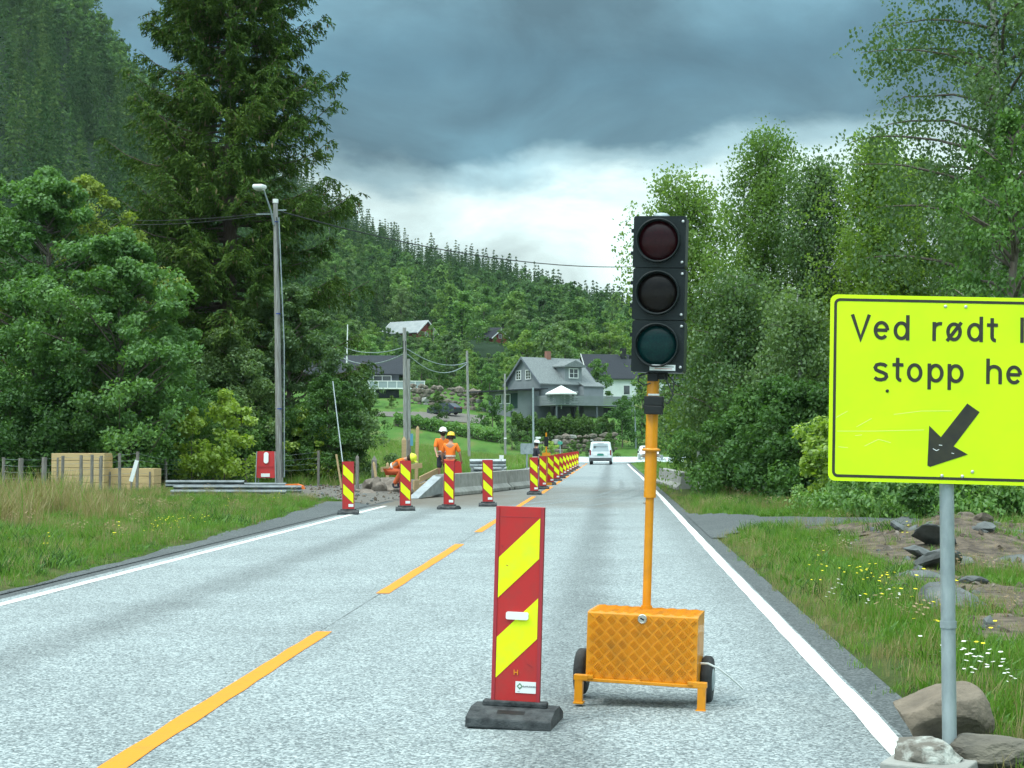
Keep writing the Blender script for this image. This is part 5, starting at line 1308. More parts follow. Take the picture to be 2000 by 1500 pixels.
k = MB(); k.box((3.8, -6.7, 2.95), (9.0, .1, .10), M['trim']); k.box((8.3, -5.3, 2.95), (.1, 2.8, .10), M['trim'])
for i in range(8): k.box((-.65 + i * 1.27, -6.7, 2.45), (.09, .09, .95), M['trim'])
k.build('railing', bl)
k = MB(); k.box((3.8, -6.68, 2.45), (8.9, .03, .85), mat('balcony_glass', (.26, .32, .33), .15, spec=.8)); k.build('railing_glass', bl)
for x in (1.4, 5.7, 8.1):
    k = MB(); k.box((x, -6.5, 0), (.18, .18, 3.8), M['trim']); k.build('deck_post', bl)
# white house with black roof
wh0 = at(1215, 790, 232); wh = thing('white_house', 'white house with a black tiled roof behind the traffic light mast', 'house', (wh0.x + 1.2, 236, wh0.z - .6), R(14))
gable_body(wh, 14, 8.4, 4.6, 8.0, M['whitewall']); rf = gable_roof(wh, 14, 8.4, 4.6, 8.0, M['blackroof'], ov=.5, trim=M['trim'])
k = MB(); k.box((-1.2, -.5, 8.3), (.8, .8, 1.5), M['black']); k.build('chimney', rf)
for x in (-1.6, .4, 2.3, 4.2, 6.0): window(wh, (x, -4.2, 2.7), 1.1, 1.5, '-y', nx=1)
window(wh, (-7.0, 0, 5.2), 1.0, 1.2, '-x')
# red barn with pale roof
rb0 = at(797, 655, 332); rb = thing('red_barn', 'red barn with a pale grey roof half hidden by trees up the slope', 'barn', (rb0.x, 334, rb0.z - 3.0), R(-30))
gable_body(rb, 9.0, 6.6, 3.6, 6.0, M['redwall']); gable_roof(rb, 9.0, 6.6, 3.6, 6.0, M['lightroof'], ov=.5, trim=M['trim']); window(rb, (4.5, 0, 3.2), 1.0, 1.0, '+x')
# red and white house far up
fr0 = at(962, 679, 345); fr = thing('red_house', 'small red house with white gable trim and a white dormered wing high among the trees', 'house', (fr0.x, 347, fr0.z - .4), R(-52)); fr.scale = (.78,) * 3
gable_body(fr, 7.0, 5.2, 3.4, 5.4, M['redwall']); gable_roof(fr, 7.0, 5.2, 3.4, 5.4, M['blackroof'], ov=.6, trim=M['trim']); window(fr, (3.5, 0, 3.7), 1.0, 1.2, '+x')
wing = thing('white_house', 'narrow white house with black roof just above the small red house', 'house', at(953, 664, 356) - Vector((0, 0, .9)), R(6)); wing.scale = (.62, .7, .72)
gable_body(wing, 9.0, 5.5, 3.5, 5.0, M['whitewall']); gable_roof(wing, 9.0, 5.5, 3.5, 5.0, M['blackroof'], ov=.4, trim=M['trim'])
for x in (-3, -.5, 2.4): window(wing, (x, -2.75, 2.6), 1.2, 1.0, '-y')
# boulder retaining walls
def stone_wall(label, px0, px1, Y0, Y1, py_top, sz, seed, hrows):
    t = thing('stone_wall', label, 'stone wall', gz((px0 + px1) / 2, (Y0 + Y1) / 2)); rd = random.Random(seed); base = t.location
    x0 = XA(px0, Y0); x1 = XA(px1, Y1); n = int(abs(x1 - x0) / (sz * 1.1)); mb = {m: MB() for m in ('greyrock', 'boulder', 'rubble', 'concrete')}
    for r in range(hrows):
        for i in range(n):
            u = (i + rd.uniform(.2, .8)) / n; x = x0 + (x1 - x0) * u; Y = Y0 + (Y1 - Y0) * u; s = sz * rd.uniform(.35, 1.35); z = H(x, Y) + r * sz * .75 + .1
            m = rd.choice(['greyrock', 'greyrock', 'rubble', 'rubble', 'rubble', 'concrete' if rd.random() < .4 else 'rubble']); bm = bmesh.new(); bmesh.ops.create_icosphere(bm, subdivisions=1, radius=1)
            vs = [((v.co.x * s * .8 * rd.uniform(.6, 1.3) + x - base.x), v.co.y * s * .5 + Y + r * .12 - base.y, v.co.z * s * .5 * rd.uniform(.6, 1.3) + z - base.z) for v in bm.verts]
            mb[m].add(vs, [[v.index for v in f.verts] for f in bm.faces], M[m]); bm.free()
    k = MB()
    for m in mb.values(): k.add(m.v, m.f, m.mats[0]) if m.v else None
    k.build('stone_face', t); return t
stone_wall('low mossy stone wall under the hedge beside the junction', 1050, 1205, 160, 164, 850, .65, 3, 4)
stone_wall('rough brown boulder wall behind the parked dark car', 800, 945, 206, 206, 765, .75, 4, 5)

# ------------------------------------------------------------------ people
M['skin'] = mat('skin', (.42, .23, .16), .6)
M['hivis'] = mat('orange_shirt', (.95, .22, .02), .75, col2=(.85, .17, .02), vs=6)
M['hivisdk'] = mat('orange_trousers', (.55, .10, .03), .8, col2=(.42, .08, .03), vs=6)
M['navy'] = mat('dark_workwear', (.03, .032, .045), .85)
M['tape'] = mat('reflective_tape', (.62, .58, .52), .4)
M['hair'] = mat('dark_hair', (.035, .022, .015), .85)
M['helmetwhite'] = mat('white_helmet', (.80, .82, .80), .3); M['helmetyellow'] = mat('yellow_helmet', (.85, .55, .03), .3); M['helmetlime'] = mat('lime_helmet', (.75, .80, .05), .3)
def skin_mesh(name, parent, V, E, Rd, m, sub=2, root=0):
    me = bpy.data.meshes.new(name); me.from_pydata([tuple(v) for v in V], E, []); me.materials.append(m); o = mobj(name, me, parent)
    s = o.modifiers.new('skin', 'SKIN'); s.use_smooth_shade = True
    for i, r in enumerate(Rd):
        d = me.skin_vertices[0].data[i]; d.radius = r if isinstance(r, tuple) else (r, r); d.use_root = (i == root)
    ss = o.modifiers.new('sub', 'SUBSURF'); ss.levels = sub; ss.render_levels = sub; return o
def person(label, loc, yaw, J, shirt, legs, helmet, hair=True, beard=False, shorts=False, ears=False):
    """J: joint dict in local metres, facing -y"""
    t = thing('person', label, 'person', loc, yaw)
    V = []; E = []; Rr = []
    def ch(names_pts, first=None):
        prev = first
        for p, r in names_pts:
            V.append(Vector(p)); Rr.append(r); i = len(V) - 1
            if prev is not None: E.append((prev, i))
            prev = i
        return prev
    hip, wst, chs, nk, hd = J['hip'], J['waist'], J['chest'], J['neck'], J['head']
    ch([(hip, (.15, .11))]); a = ch([(wst, (.135, .10)), (chs, (.165, .115))], 0); n_ = ch([(nk, .058)], a)
    up = (Vector(hd) - Vector(nk)).normalized(); fw = Vector(J.get('face', (0, -1, 0)))
    h1 = ch([(Vector(nk).lerp(Vector(hd), .5), (.068, .075)), (hd, (.080, .098)), (Vector(hd) + up * .07, (.062, .075))], n_)
    ch([(Vector(hd) + fw * .105 - up * .01, .013)], h1 - 1)      # nose
    for s in ('L', 'R'):
        sh, el, wr = J['sh' + s], J['el' + s], J['wr' + s]; w = ch([(sh, .058), (Vector(sh).lerp(Vector(el), .5), .047), (el, .040), (wr, .028)], a)
        dr = (Vector(wr) - Vector(el)).normalized(); pl = Vector(wr) + dr * .055; w2 = ch([(pl, (.036, .018))], w)
        sd = dr.cross(Vector((0, 1, 0))); sd = sd.normalized() if sd.length > .1 else Vector((1, 0, 0))
        for q, ln in ((-.027, .060), (-.009, .072), (.009, .068), (.027, .052)):
            b0 = pl + sd * q + dr * .03; ch([(b0, .0095), (b0 + dr * ln * .55, .009), (b0 + dr * ln + Vector((0, -.015, 0)), .0075)], w2)
        tb = Vector(wr) + dr * .02 + sd * .03; ch([(tb + sd * .015, .011), (tb + sd * .025 + dr * .035, .009)], w2)
        kn, an = J['kn' + s], J['an' + s]; hj = Vector(hip) + Vector((.085 if s == 'L' else -.085, 0, -.05)); w = ch([(hj, .085), (Vector(hj).lerp(Vector(kn), .5), .07), (kn, .055), (Vector(kn).lerp(Vector(an), .4), .052), (an, .036)], 0)
        ch([(Vector(an) + Vector((0, -.10, -.05)), (.04, .03))], w)
    body = skin_mesh('body', t, V, E, Rr, M['skin'])
    # shirt: torso and short sleeves
    V = [Vector(hip) + Vector((0, 0, .03)), Vector(wst), Vector(chs), Vector(nk) - up * .05]; E = [(0, 1), (1, 2), (2, 3)]; Rr = [(.168, .128), (.158, .122), (.185, .135), (.08, .075)]
    for s in ('L', 'R'):
        sh, el = Vector(J['sh' + s]), Vector(J['el' + s]); i = len(V); V += [sh, sh.lerp(el, .55), sh.lerp(el, .85)]; E += [(2, i), (i, i + 1), (i + 1, i + 2)]; Rr += [.078, .070, .072]
    so = skin_mesh('shirt', t, V, E, Rr, shirt)
    k = MB(); mid = Vector(wst).lerp(Vector(hip), .3); ax = (Vector(chs) - Vector(wst)).normalized(); Mq = ax.to_track_quat('Z', 'Y').to_matrix().to_4x4(); Mq.translation = mid
    k.lathe([(1, -.025), (1, .025)], M['tape'], 18, Mq @ Matrix.Diagonal((.170, .135, 1, 1))); k.build('reflective_band', so)
    V = [Vector(hip) + Vector((0, 0, .02))]; E = []; Rr = [(.165, .128)]
    for s in ('L', 'R'):
        kn, an = Vector(J['kn' + s]), Vector(J['an' + s]); hj = Vector(hip) + Vector((.09 if s == 'L' else -.09, 0, -.06)); i = len(V)
        if shorts: V += [hj, hj.lerp(kn, .5), kn + Vector((0, 0, .02))]; E += [(0, i), (i, i + 1), (i + 1, i + 2)]; Rr += [.105, .10, .092]
        else: V += [hj, hj.lerp(kn, .5), kn, kn.lerp(an, .5), an + Vector((0, 0, .04))]; E += [(0, i), (i, i + 1), (i + 1, i + 2), (i + 2, i + 3), (i + 3, i + 4)]; Rr += [.105, .092, .078, .075, .070]
    skin_mesh('shorts' if shorts else 'trousers', t, V, E, Rr, legs)
    for s in ('L', 'R'):
        an = Vector(J['an' + s]); skin_mesh('boot', t, [an + Vector((0, .02, .08)), an + Vector((0, .02, -.035)), an + Vector((0, -.14, -.05))], [(0, 1), (1, 2)], [.055, (.055, .045), (.05, .035)], M['navy'])
    Mh = up.to_track_quat('Z', 'Y').to_matrix().to_4x4(); Mh.translation = Vector(hd) + up * .035
    if hair or beard:
        k = MB(); 
        if hair: k.lathe([(.083, -.10), (.098, -.04), (.10, .02), (.07, .08), (.01, .10)], M['hair'], 14, Mh @ Matrix.Translation(Vector((0, 0, 0)) ) @ Matrix.Translation(-(Mh.to_3x3().inverted() @ fw) * .018)); 
        if beard: k.lathe([(.02, -.16), (.07, -.12), (.085, -.05), (.075, -.03)], M['hair'], 12, Mh @ Matrix.Translation((Mh.to_3x3().inverted() @ fw) * .03))
        k.build('hair', t)
    k = MB(); k.lathe([(.128, -.005), (.150, 0), (.128, .006), (.122, .05), (.10, .10), (.06, .128), (.01, .138)], helmet, 20, Mh @ Matrix.Translation((0, 0, .02)))
    f2 = Mh.to_3x3().inverted() @ fw; k.box((0, 0, 0), (.001, .001, .001), helmet)
    b = Vector(hd) + up * .055 + fw * .15; k.beam(b - fw * .05, b + fw * .05, .16, .012, helmet); ho = k.build('helmet', t)
    if ears:
        sdv = up.cross(fw).normalized()
        for s in (-1, 1): k = MB(); c_ = Vector(hd) + sdv * s * .10; k.tube([c_, c_ + sdv * s * .05], .045, M['navy'], 10); k.tube([c_ + sdv*s*.03, c_ + up * .1 + sdv * s * .03], .01, M['black'], 6); k.build('ear_defender', ho)
    return t
def stand(hh=1.78, armf=0.0, spread=0.0, lean=0.0, turn=0):
    k = hh / 1.78; P = dict(hip=(0, 0, .95), waist=(0, -.01 + lean * .3, 1.13), chest=(0, -.01 + lean, 1.36), neck=(0, -.03 + lean, 1.52), head=(0, -.055 + lean, 1.67),
        shL=(.19, lean, 1.43), shR=(-.19, lean, 1.43), elL=(.27 + spread, -.04 - armf * .4, 1.15), elR=(-.27 - spread, -.04 - armf * .4, 1.15), wrL=(.28 + spread, -.16 - armf, .93 + armf * .6), wrR=(-.28 - spread, -.16 - armf, .93 + armf * .6),
        knL=(.11, -.04, .50), knR=(-.11, -.02, .50), anL=(.13, .03, .085), anR=(-.13, .02, .085))
    return {a: tuple(x * k for x in b) for a, b in P.items()}
q = gz(880, 50.2); person('standing worker in an orange shirt and yellow helmet, seen from behind', (q.x, 50.2, q.z + .05), R(172), stand(1.76, .02, .03), M['hivis'], M['hivisdk'], M['helmetyellow'], ears=True)
q = gz(864, 51.6); J = stand(1.84, .10, .0); J['face'] = (0, -1, 0); person('bearded worker in a white helmet and dark shorts, facing his colleague', (q.x, 51.6, q.z + .05), R(25), J, M['hivis'], M['navy'], M['helmetwhite'], beard=True, shorts=True)
q = gz(782, 45.5)
J = dict(hip=(0, .30, .56), waist=(0, .16, .66), chest=(0, -.06, .78), neck=(0, -.20, .86), head=(0, -.33, .88), face=(0, -.75, -.65), shL=(.18, -.07, .80), shR=(-.18, -.07, .80), elL=(.21, -.16, .52), elR=(-.21, -.20, .50), wrL=(.15, -.24, .28), wrR=(-.13, -.28, .26),
    knL=(.17, -.10, .50), knR=(-.17, -.10, .50), anL=(.15, .10, .085), anR=(-.15, .12, .085))
person('worker in orange and a lime yellow helmet crouching over the rubble', (q.x, 45.5, q.z + .18), R(72), J, M['hivis'], M['hivisdk'], M['helmetlime'])
q = gz(1046, 66); person('distant worker in dark clothes and a white helmet behind the grey sign back', (q.x, 66, q.z - .0), R(120), stand(1.62), M['navy'], M['navy'], M['helmetwhite'])
# red bag-like tool held by the standing worker's side
k = MB(); k.prism([(-.13, 0), (.13, 0), (.10, .36), (0, .42), (-.10, .36)], M['red'], .16, Matrix(((1, 0, 0, 0), (0, 0, 1, 0), (0, 1, 0, 0), (0, 0, 0, 1)))); o = k.build('tool_bag', None, bevel=.03); q = gz(894, 49.6); o.location = (q.x, 49.6, q.z + .55); tag(o, 'dark red tool bag at the hip of the worker in the yellow helmet', 'bag')
# ------------------------------------------------------------------ trees and bushes near the road
def place(px, Y): x = XA(px, Y); return x, Y
# big spruce
Q, mb, mi = spruce_tree(11, 33, 4.95, .6, q=2.2, nb=8, trunk_r=.36)
x, y = place(446, 62); put_tree('spruce_tree', 'huge dark spruce towering behind the street lamp, its top out of the picture', 'tree', x, y, Q, mb, None, mi=mi, mats=[LM['spruce'], LM['sprucedry']])
# left maple, two crowns
Q, mb = clump_tree(3, 10.6, 3.5, 1.0, 380, 70000, .15, cr=.58, shape='oval', trunk_r=.2)
x, y = place(85, 52); put_tree('maple_tree', 'broad leafy green maple left of the yellowish one', 'tree', x, y, Q, mb, LM['maple'])
Q, mb = clump_tree(5, 10.9, 2.6, 1.5, 210, 36000, .145, cr=.52, shape='oval', trunk_r=.16)
x, y = place(165, 55); put_tree('maple_tree', 'maple with yellowish top just left of the spruce', 'tree', x, y, Q, mb, LM['maple2'])
Q, mb = clump_tree(7, 8.2, 3.0, .5, 280, 50000, .145, cr=.56, shape='dome', trunk_r=.15)
x, y = place(235, 50); put_tree('maple_tree', 'lower dark green crown in front of the two maples, right of the timber panels', 'tree', x, y, Q, mb, LM['maple'])
Q, mb = clump_tree(71, 11.5, 3.2, 1.5, 120, 30000, .16, cr=.75, shape='oval', trunk_r=.18)
x, y = place(-60, 54); put_tree('maple_tree', 'maple at the very left edge of the picture', 'tree', x, y, Q, mb, LM['maple'])
# greyish alder in front of the spruce
Q, mb = clump_tree(9, 7.4, 2.3, .4, 230, 44000, .13, cr=.48, shape='dome', trunk_r=.13, outl=.28)
x, y = place(562, 59); put_tree('alder_tree', 'grey green alder in front of the spruce, right behind the street lamp pole', 'tree', x, y, Q, mb, LM['alder'])
Q, mb = clump_tree(12, 5.6, 2.5, .3, 110, 26000, .13, cr=.6, shape='dome', trunk_r=.1)
x, y = place(450, 57.5); put_tree('alder_tree', 'lower alder left of the street lamp pole', 'tree', x, y, Q, mb, LM['alder'])
Q, mb = clump_tree(14, 2.7, 1.4, .1, 60, 15000, .11, cr=.45, shape='dome', trunk_r=.06)
x, y = place(690, 58); put_tree('shrub', 'dark rounded bush right behind the leftmost marker board', 'bush', x, y, Q, mb, LM['alder'])
Q, mb = clump_tree(15, 3.9, 1.4, .1, 60, 15000, .11, cr=.45, shape='dome', trunk_r=.06)
x, y = place(640, 57); put_tree('shrub', 'tall dark bush between the lamp pole and the leftmost marker board', 'bush', x, y, Q, mb, LM['dark'])
# understory bushes of the left side: one mesh per kind, each bush a thing
labs = ['dark bush at the far left behind the fence', 'dark bush behind the tall timber stack', 'dark bush behind the low timber stack', 'dark bush between the timber stacks and the red frame sign', 'dark bush behind the red frame sign', 'dark bush just left of the lamp pole foot', 'dark bush right of the lamp pole foot']
Q, mb = clump_tree(21, 3.0, 1.9, .0, 70, 14000, .125, cr=.6, shape='dome', trunk_r=.05)
x, y = place(20, 49); pr = put_tree('shrub', labs[0], 'bush', x, y, Q, mb, LM['dark'], 'dark undergrowth bushes behind the fence')
for i, (px, Y, s) in enumerate([(115, 50, 1.15), (215, 50, .95), (320, 53, 1.1), (430, 55.5, 1.05), (500, 58, 1.1), (600, 58, .95)]):
    x, y = place(px, Y); dup(pr, (x, y, H(x, y)), i * 1.3, labs[i + 1], 'dark undergrowth bushes behind the fence', s)
# light saplings with big leaves
labs = ['light green sapling behind the fence right of the timber stacks', 'light green sapling left of the red frame sign', 'bright yellow green sapling right behind the lamp pole', 'small bright sapling right of the lamp pole', 'pale sapling at the back of the low timber stack']
Q, mb = clump_tree(31, 3.2, 1.0, .5, 34, 3600, .17, cr=.42, shape='oval', trunk_r=.03, outl=.35)
x, y = place(440, 51.5); pr = put_tree('sapling', labs[1], 'sapling', x, y, Q, mb, LM['lime'], 'light green saplings by the fence', z=.0)
for i, (px, Y, s, l) in enumerate([(375, 51, .8, 0), (592, 57.5, .85, 2), (630, 57, .65, 3), (235, 50.5, .85, 4)]):
    x, y = place(px, Y); dup(pr, (x, y, H(x, y)), i * 2.1 + 1, labs[l], 'light green saplings by the fence', s)

# right side birches
bl = [('tall birch with feathery crown, right behind the traffic light head', 1372, 49, 10.0, 2.1, 41, 'birch'), ('tallest birch of the clump, in the middle between traffic light and yellow sign', 1500, 52, 12.1, 2.3, 42, 'birch'),
      ('birch leaning beside the tallest one, just left of the yellow sign', 1590, 50, 10.9, 2.0, 43, 'alder'), ('light green birch rising behind the upper left corner of the yellow sign', 1730, 47, 11.0, 2.1, 44, 'birch2'),
      ('low birch in front of the clump, right of the traffic light', 1440, 46, 6.6, 1.9, 45, 'alder'), ('low birch hiding the foot of the clump beside the yellow sign', 1560, 44, 5.9, 1.8, 46, 'alder')]
for lab, px, Y, Ht, rad, sd_, lf in bl:
    Q2, _ = clump_tree(sd_ + 50, Ht * .93, rad * .98, .8, 60, 5200, .115, cr=.55, shape='oval', droop=.8, limbs=False)
    Q, mb = birch_tree(sd_, Ht, rad * 1.35, .8 if Ht < 8 else 1.6, int(1750 * (Ht / 10) ** 1.5), 28, .105, strand=1.25, lean=({41: -.75, 42: -.1, 43: .3, 44: -.3}.get(sd_, 0), 0), trunk_r=.11)
    Q = np.concatenate([Q, Q2])
    x, y = place(px, Y); put_tree('birch_tree', lab, 'tree', x, y, Q, mb, LM[lf])
for lab, px, Y, Ht, rad, sd_, lf in [('dense leafy tree behind the yellow sign', 1800, 50, 10.6, 3.0, 47, 'birch'), ('dense leafy tree above the right edge of the yellow sign', 1930, 46, 9.6, 2.9, 48, 'maple')]:
    Q, mb = clump_tree(sd_, Ht, rad, 1.0, 170, 46000, .13, cr=.6, shape='oval', trunk_r=.14, droop=.35)
    x, y = place(px, Y); put_tree('leafy_tree', lab, 'tree', x, y, Q, mb, LM[lf])
# big near birch with the overhanging twigs
Q, mb = birch_tree(61, 16.5, 4.9, 4.6, 3600, 24, .10, trunk_r=.21, strand=.85, arch=.22, profile=lambda t: min(1, .35 + 1.1 * t) * (1 - t ** 4))
x, y = place(1950, 37); put_tree('birch_tree', 'large near birch at the right edge, twigs hanging into the sky', 'tree', x, y, Q, mb, LM['alder'])
# pale trunk low on the right under the sign
Q, mb = clump_tree(62, 7.4, 1.7, 2.4, 120, 12000, .095, cr=.36, trunk_r=.17, droop=.35)
x, y = place(1985, 29); put_tree('birch_tree', 'stout dark trunk standing right of the yellow sign post', 'tree', x, y, Q, mb, LM['dark'])
# undergrowth along the right verge
labs = ['dark bush at the left end of the right hand wood, beside the far road', 'dark bush right of the yellow mast behind the verge', 'dark bush under the front birches', 'dark bush left of the yellow sign', 'dark bush touching the lower left corner of the yellow sign', 'dark bush under the yellow sign', 'dark bush right of the yellow sign post', 'dark bush at the right edge below the sign']
Q, mb = clump_tree(22, 3.2, 2.0, .0, 80, 20000, .12, cr=.6, shape='dome', trunk_r=.05)
x, y = place(1385, 62); pr = put_tree('shrub', labs[0], 'bush', x, y, Q, mb, LM['dark'], 'dark undergrowth bushes of the right hand wood')
for i, (px, Y, s) in enumerate([(1425, 48, .8), (1470, 43, .95), (1545, 41, 1.0), (1640, 40, .98), (1760, 40, .9), (1880, 38, .95), (2000, 38, 1.1)]):
    x, y = place(px, Y); dup(pr, (x, y, H(x, y) - .1), i * 1.7, labs[i + 1], 'dark undergrowth bushes of the right hand wood', s)
Q, mb = clump_tree(33, 1.9, .8, .2, 30, 3200, .12, cr=.35, shape='oval', trunk_r=.02, outl=.35)
x, y = place(1600, 34); pr = put_tree('sapling', 'yellow green sapling at the lower left corner of the yellow sign', 'sapling', x, y, Q, mb, LM['lime'], 'saplings under the yellow sign')
x, y = place(1665, 33); dup(pr, (x, y, H(x, y)), 2.0, 'paler sapling right beside it, under the yellow sign', 'saplings under the yellow sign', .85)
Q, mb = clump_tree(34, .5, .30, .0, 22, 1600, .075, cr=.16, shape='dome', trunk_r=.01)
q = G(1795, 1110, -.3); put_tree('weed_plant', 'small leafy weed growing out of the slab heap', 'plant', q.x, q.y, Q, mb, LM['dark'])
# low green weeds arching over the ditch behind the soil
Q, mb = clump_tree(35, .85, 1.3, .0, 60, 9000, .10, cr=.4, shape='dome', trunk_r=.01, droop=.25)
x, y = place(1720, 31); pr = put_tree('ground_elder', 'dark green weedy mound beyond the side road, under the yellow sign', 'plant', x, y, Q, mb, LM['maple'], 'weedy mounds beyond the side road')
for px, Y, s, lab in ((1790, 30, 1.0, 'weedy mound left of the sign post beyond the soil'), (1640, 33, .8, 'weedy mound at the end of the side road'), (1900, 29, 1.0, 'weedy mound right of the sign post'), (1990, 28, .9, 'weedy mound at the right edge of the picture')):
    x, y = place(px, Y); dup(pr, (x, y, H(x, y)), px * .01, lab, 'weedy mounds beyond the side road', s)
# old dark shed glimpsed under the trees
q = gz(1815, 36); o = thing('old_shed', 'weathered dark board wall of a shed glimpsed under the trees below the yellow sign', 'shed', q)
k = MB()
for i in range(9): k.box((-1.1 + i * .25, 0, .55), (.235, .05 + .02 * (i % 2), 1.1), M['slab'])
k.build('wall', o); k = MB(); k.box((-.1, .4, 1.15), (2.6, 1.2, .08), M['oldwood'], rot=(R(8), 0, 0)); k.build('roof', o)

# ------------------------------------------------------------------ hedge and shrubs near the houses
def hedge(label, px0, px1, Y0, Y1, h, d, n, seed, leaves='hedge', group=None):
    g = np.random.default_rng(seed); x0 = XA(px0, Y0); x1 = XA(px1, Y1); u = g.random(n); P = np.stack([x0 + (x1 - x0) * u, Y0 + (Y1 - Y0) * u + g.normal(0, d * .4, n), np.zeros(n)], 1)
    P[:, 2] = hz(P[:, 0], P[:, 1]) + g.random(n) ** .6 * h * (1 + .12 * np.sin(u * 37) + .08 * np.sin(u * 91)); base = Vector(((x0 + x1) / 2, (Y0 + Y1) / 2, H((x0 + x1) / 2, (Y0 + Y1) / 2)))
    P -= np.array(base); t = thing('hedge', label, 'hedge', base, 0, group); mobj('foliage', quads_mesh('foliage', leaf_quads(g, P, .26, updir=.8), [LM[leaves]]), t)
    k = MB(); k.beam((x0 - base.x, Y0 - base.y, .3 + H(x0, Y0) - base.z), (x1 - base.x, Y1 - base.y, .3 + H(x1, Y1) - base.z), d * .3, h * .8, M['bark']); k.build('stems', t); return t
hedge('clipped green hedge in front of the grey house above the stone wall', 1000, 1200, 172, 168, 2.7, 1.8, 19000, 1)
hedge('rough hedge row at the upper edge of the green field', 770, 985, 172, 168, 1.3, 1.5, 9000, 2, 'maple')
# ------------------------------------------------------------------ mid-distance trees, each a thing
protos = {}
def midproto(key, kind):
    r = random.Random(hash(key) % 1000)
    if kind == 'd1': Q, mb = clump_tree(101, 8, 2.6, .5, 60, 4200, .34, cr=.85, shape='oval', trunk_r=.16, limbs=False)
    if kind == 'd2': Q, mb = clump_tree(102, 8, 2.2, .8, 55, 4000, .32, cr=.8, shape='cone', trunk_r=.14, limbs=False)
    if kind == 'd3': Q, mb = clump_tree(103, 8, 3.1, .3, 70, 4600, .34, cr=.9, shape='dome', trunk_r=.16, limbs=False)
    if kind == 'b': Q, mb = clump_tree(104, 3, 1.5, .0, 36, 3200, .17, cr=.5, shape='dome', trunk_r=.05, limbs=False)
    if kind == 's': Q, mb = lowspruce(105, 8, 1.7, 26, 150)
    return mb.mesh('trunk'), Q
def lowspruce(seed, Ht, rad, layers, per, size=1.0):
    g = np.random.default_rng(seed); mb = MB(); mb.tube([(0, 0, -.4), (0, 0, Ht * .97)], [.14, .02], M['sprucebark'], 6); Q = []
    for i in range(layers):
        t = i / layers; z = Ht * (.06 + .92 * t); r = rad * (1 - t) ** .85 + .08; n = int(per * (1 - t) ** 1.0) + 10
        th = g.uniform(0, 6.28, n); arms = 5 + (i % 3); lob = .72 + .38 * np.cos(arms * th + i * 1.7) ; f = g.uniform(.15, 1, n) ** .6
        rr = r * f * lob * g.uniform(.8, 1.2, n); P = np.stack([rr * np.cos(th), rr * np.sin(th), z - rr * .38 + g.normal(0, .08, n) * Ht / 8], 1)
        ax = np.stack([np.cos(th), np.sin(th), np.full(n, -.55)], 1); Q.append(leaf_quads(g, P, .34 * Ht / 8 * size, aspect=.4, updir=.5, ax=ax, axw=.75))
    return np.concatenate(Q), mb
MID = {}
def mid(name, label, cat, kind, leaves, px, Y, h, group, z=None):
    key = (kind, leaves)
    base = {'d1': 8, 'd2': 8, 'd3': 8, 'b': 3, 's': 8}[kind]; x = XA(px, Y); s = h / base
    if key not in MID:
        trunk, Q = midproto(key, kind); r = thing(name, label, cat, (0, 0, 0), 0, group); mobj('trunk', trunk, r); mobj('crown', quads_mesh('crown', Q, [LM[leaves]]), r); MID[key] = r
        r.location = (x, Y, H(x, Y)); r.scale = (s,) * 3; return r
    r = dup(MID[key], (x, Y, H(x, Y)), rng.uniform(0, 6.28), label, group, (s * rng.uniform(.9, 1.15), s * rng.uniform(.9, 1.15), s)); r.name = name; r['category'] = cat
    return r
# named individuals round the houses
for kind, lv, px, Y, h, nm, lab in [
    ('d1', 'alder', 710, 198, 5.6, 'garden_tree', 'brownish green tree in front of the left dark house'), ('d1', 'hedge', 856, 184, 3.6, 'garden_tree', 'small tree right in front of the parked dark car'),
    ('b', 'dark', 962, 176, 4.3, 'shrub', 'round leafy bush left of the grey house basement'), ('d3', 'dark', 1168, 214, 7.0, 'garden_tree', 'dense dark tree between the grey house and the white house'),
    ('s', 'hedge', 1128, 178, 3.4, 'conifer_bush', 'small cone shaped conifer in front of the balcony'), ('b', 'dark', 1215, 166, 5.0, 'shrub', 'large bush at the right end of the stone wall'),
    ('d1', 'dark', 1222, 185, 4.0, 'garden_tree', 'leafy tree behind the large bush, left of the yellow mast'), ('b', 'alder', 1000, 162, 2.6, 'shrub', 'low bush at the left end of the stone wall'),
    ('b', 'dark', 1040, 158, 2.4, 'shrub', 'low bush below the hedge behind the slim pale pole'), ('b', 'hedge', 1120, 157, 1.6, 'shrub', 'scrubby low bush just left of the van'), ('b', 'alder', 1150, 154, 1.7, 'shrub', 'scrubby low bush behind the van'),
    ('b', 'hedge', 1190, 156, 2.4, 'shrub', 'scrubby bush right behind the van roof'), ('b', 'lime', 1075, 156, 1.6, 'shrub', 'yellowish low bush behind the marker row'),
    ('b', 'hedge', 1270, 160, 2.4, 'shrub', 'bush right of the yellow mast beyond the junction'), ('b', 'alder', 1300, 163, 3.5, 'shrub', 'taller bush right of the yellow mast beyond the junction'), ('b', 'dark', 1335, 158, 4.5, 'shrub', 'dark bush where the right hand wood meets the junction'),
    ('d2', 'dark', 1255, 175, 7.5, 'garden_tree', 'dark tree just behind the yellow mast'), ('d1', 'dark', 1310, 180, 9.5, 'garden_tree', 'tall dark tree right of the yellow mast beyond the junction'),
    ('s', 'hedge', 1077, 172, 2.9, 'conifer_bush', 'scraggy young tree before the basement of the grey house'), ('b', 'hedge', 720, 152, 3.6, 'shrub', 'bush at the left corner of the green field'), ('b', 'hedge', 765, 196, 1.6, 'shrub', 'low shrub on the bank below the left dark house')]:
    mid(nm, lab, 'bush' if kind == 'b' else 'tree', kind, lv, px, Y, h, None)
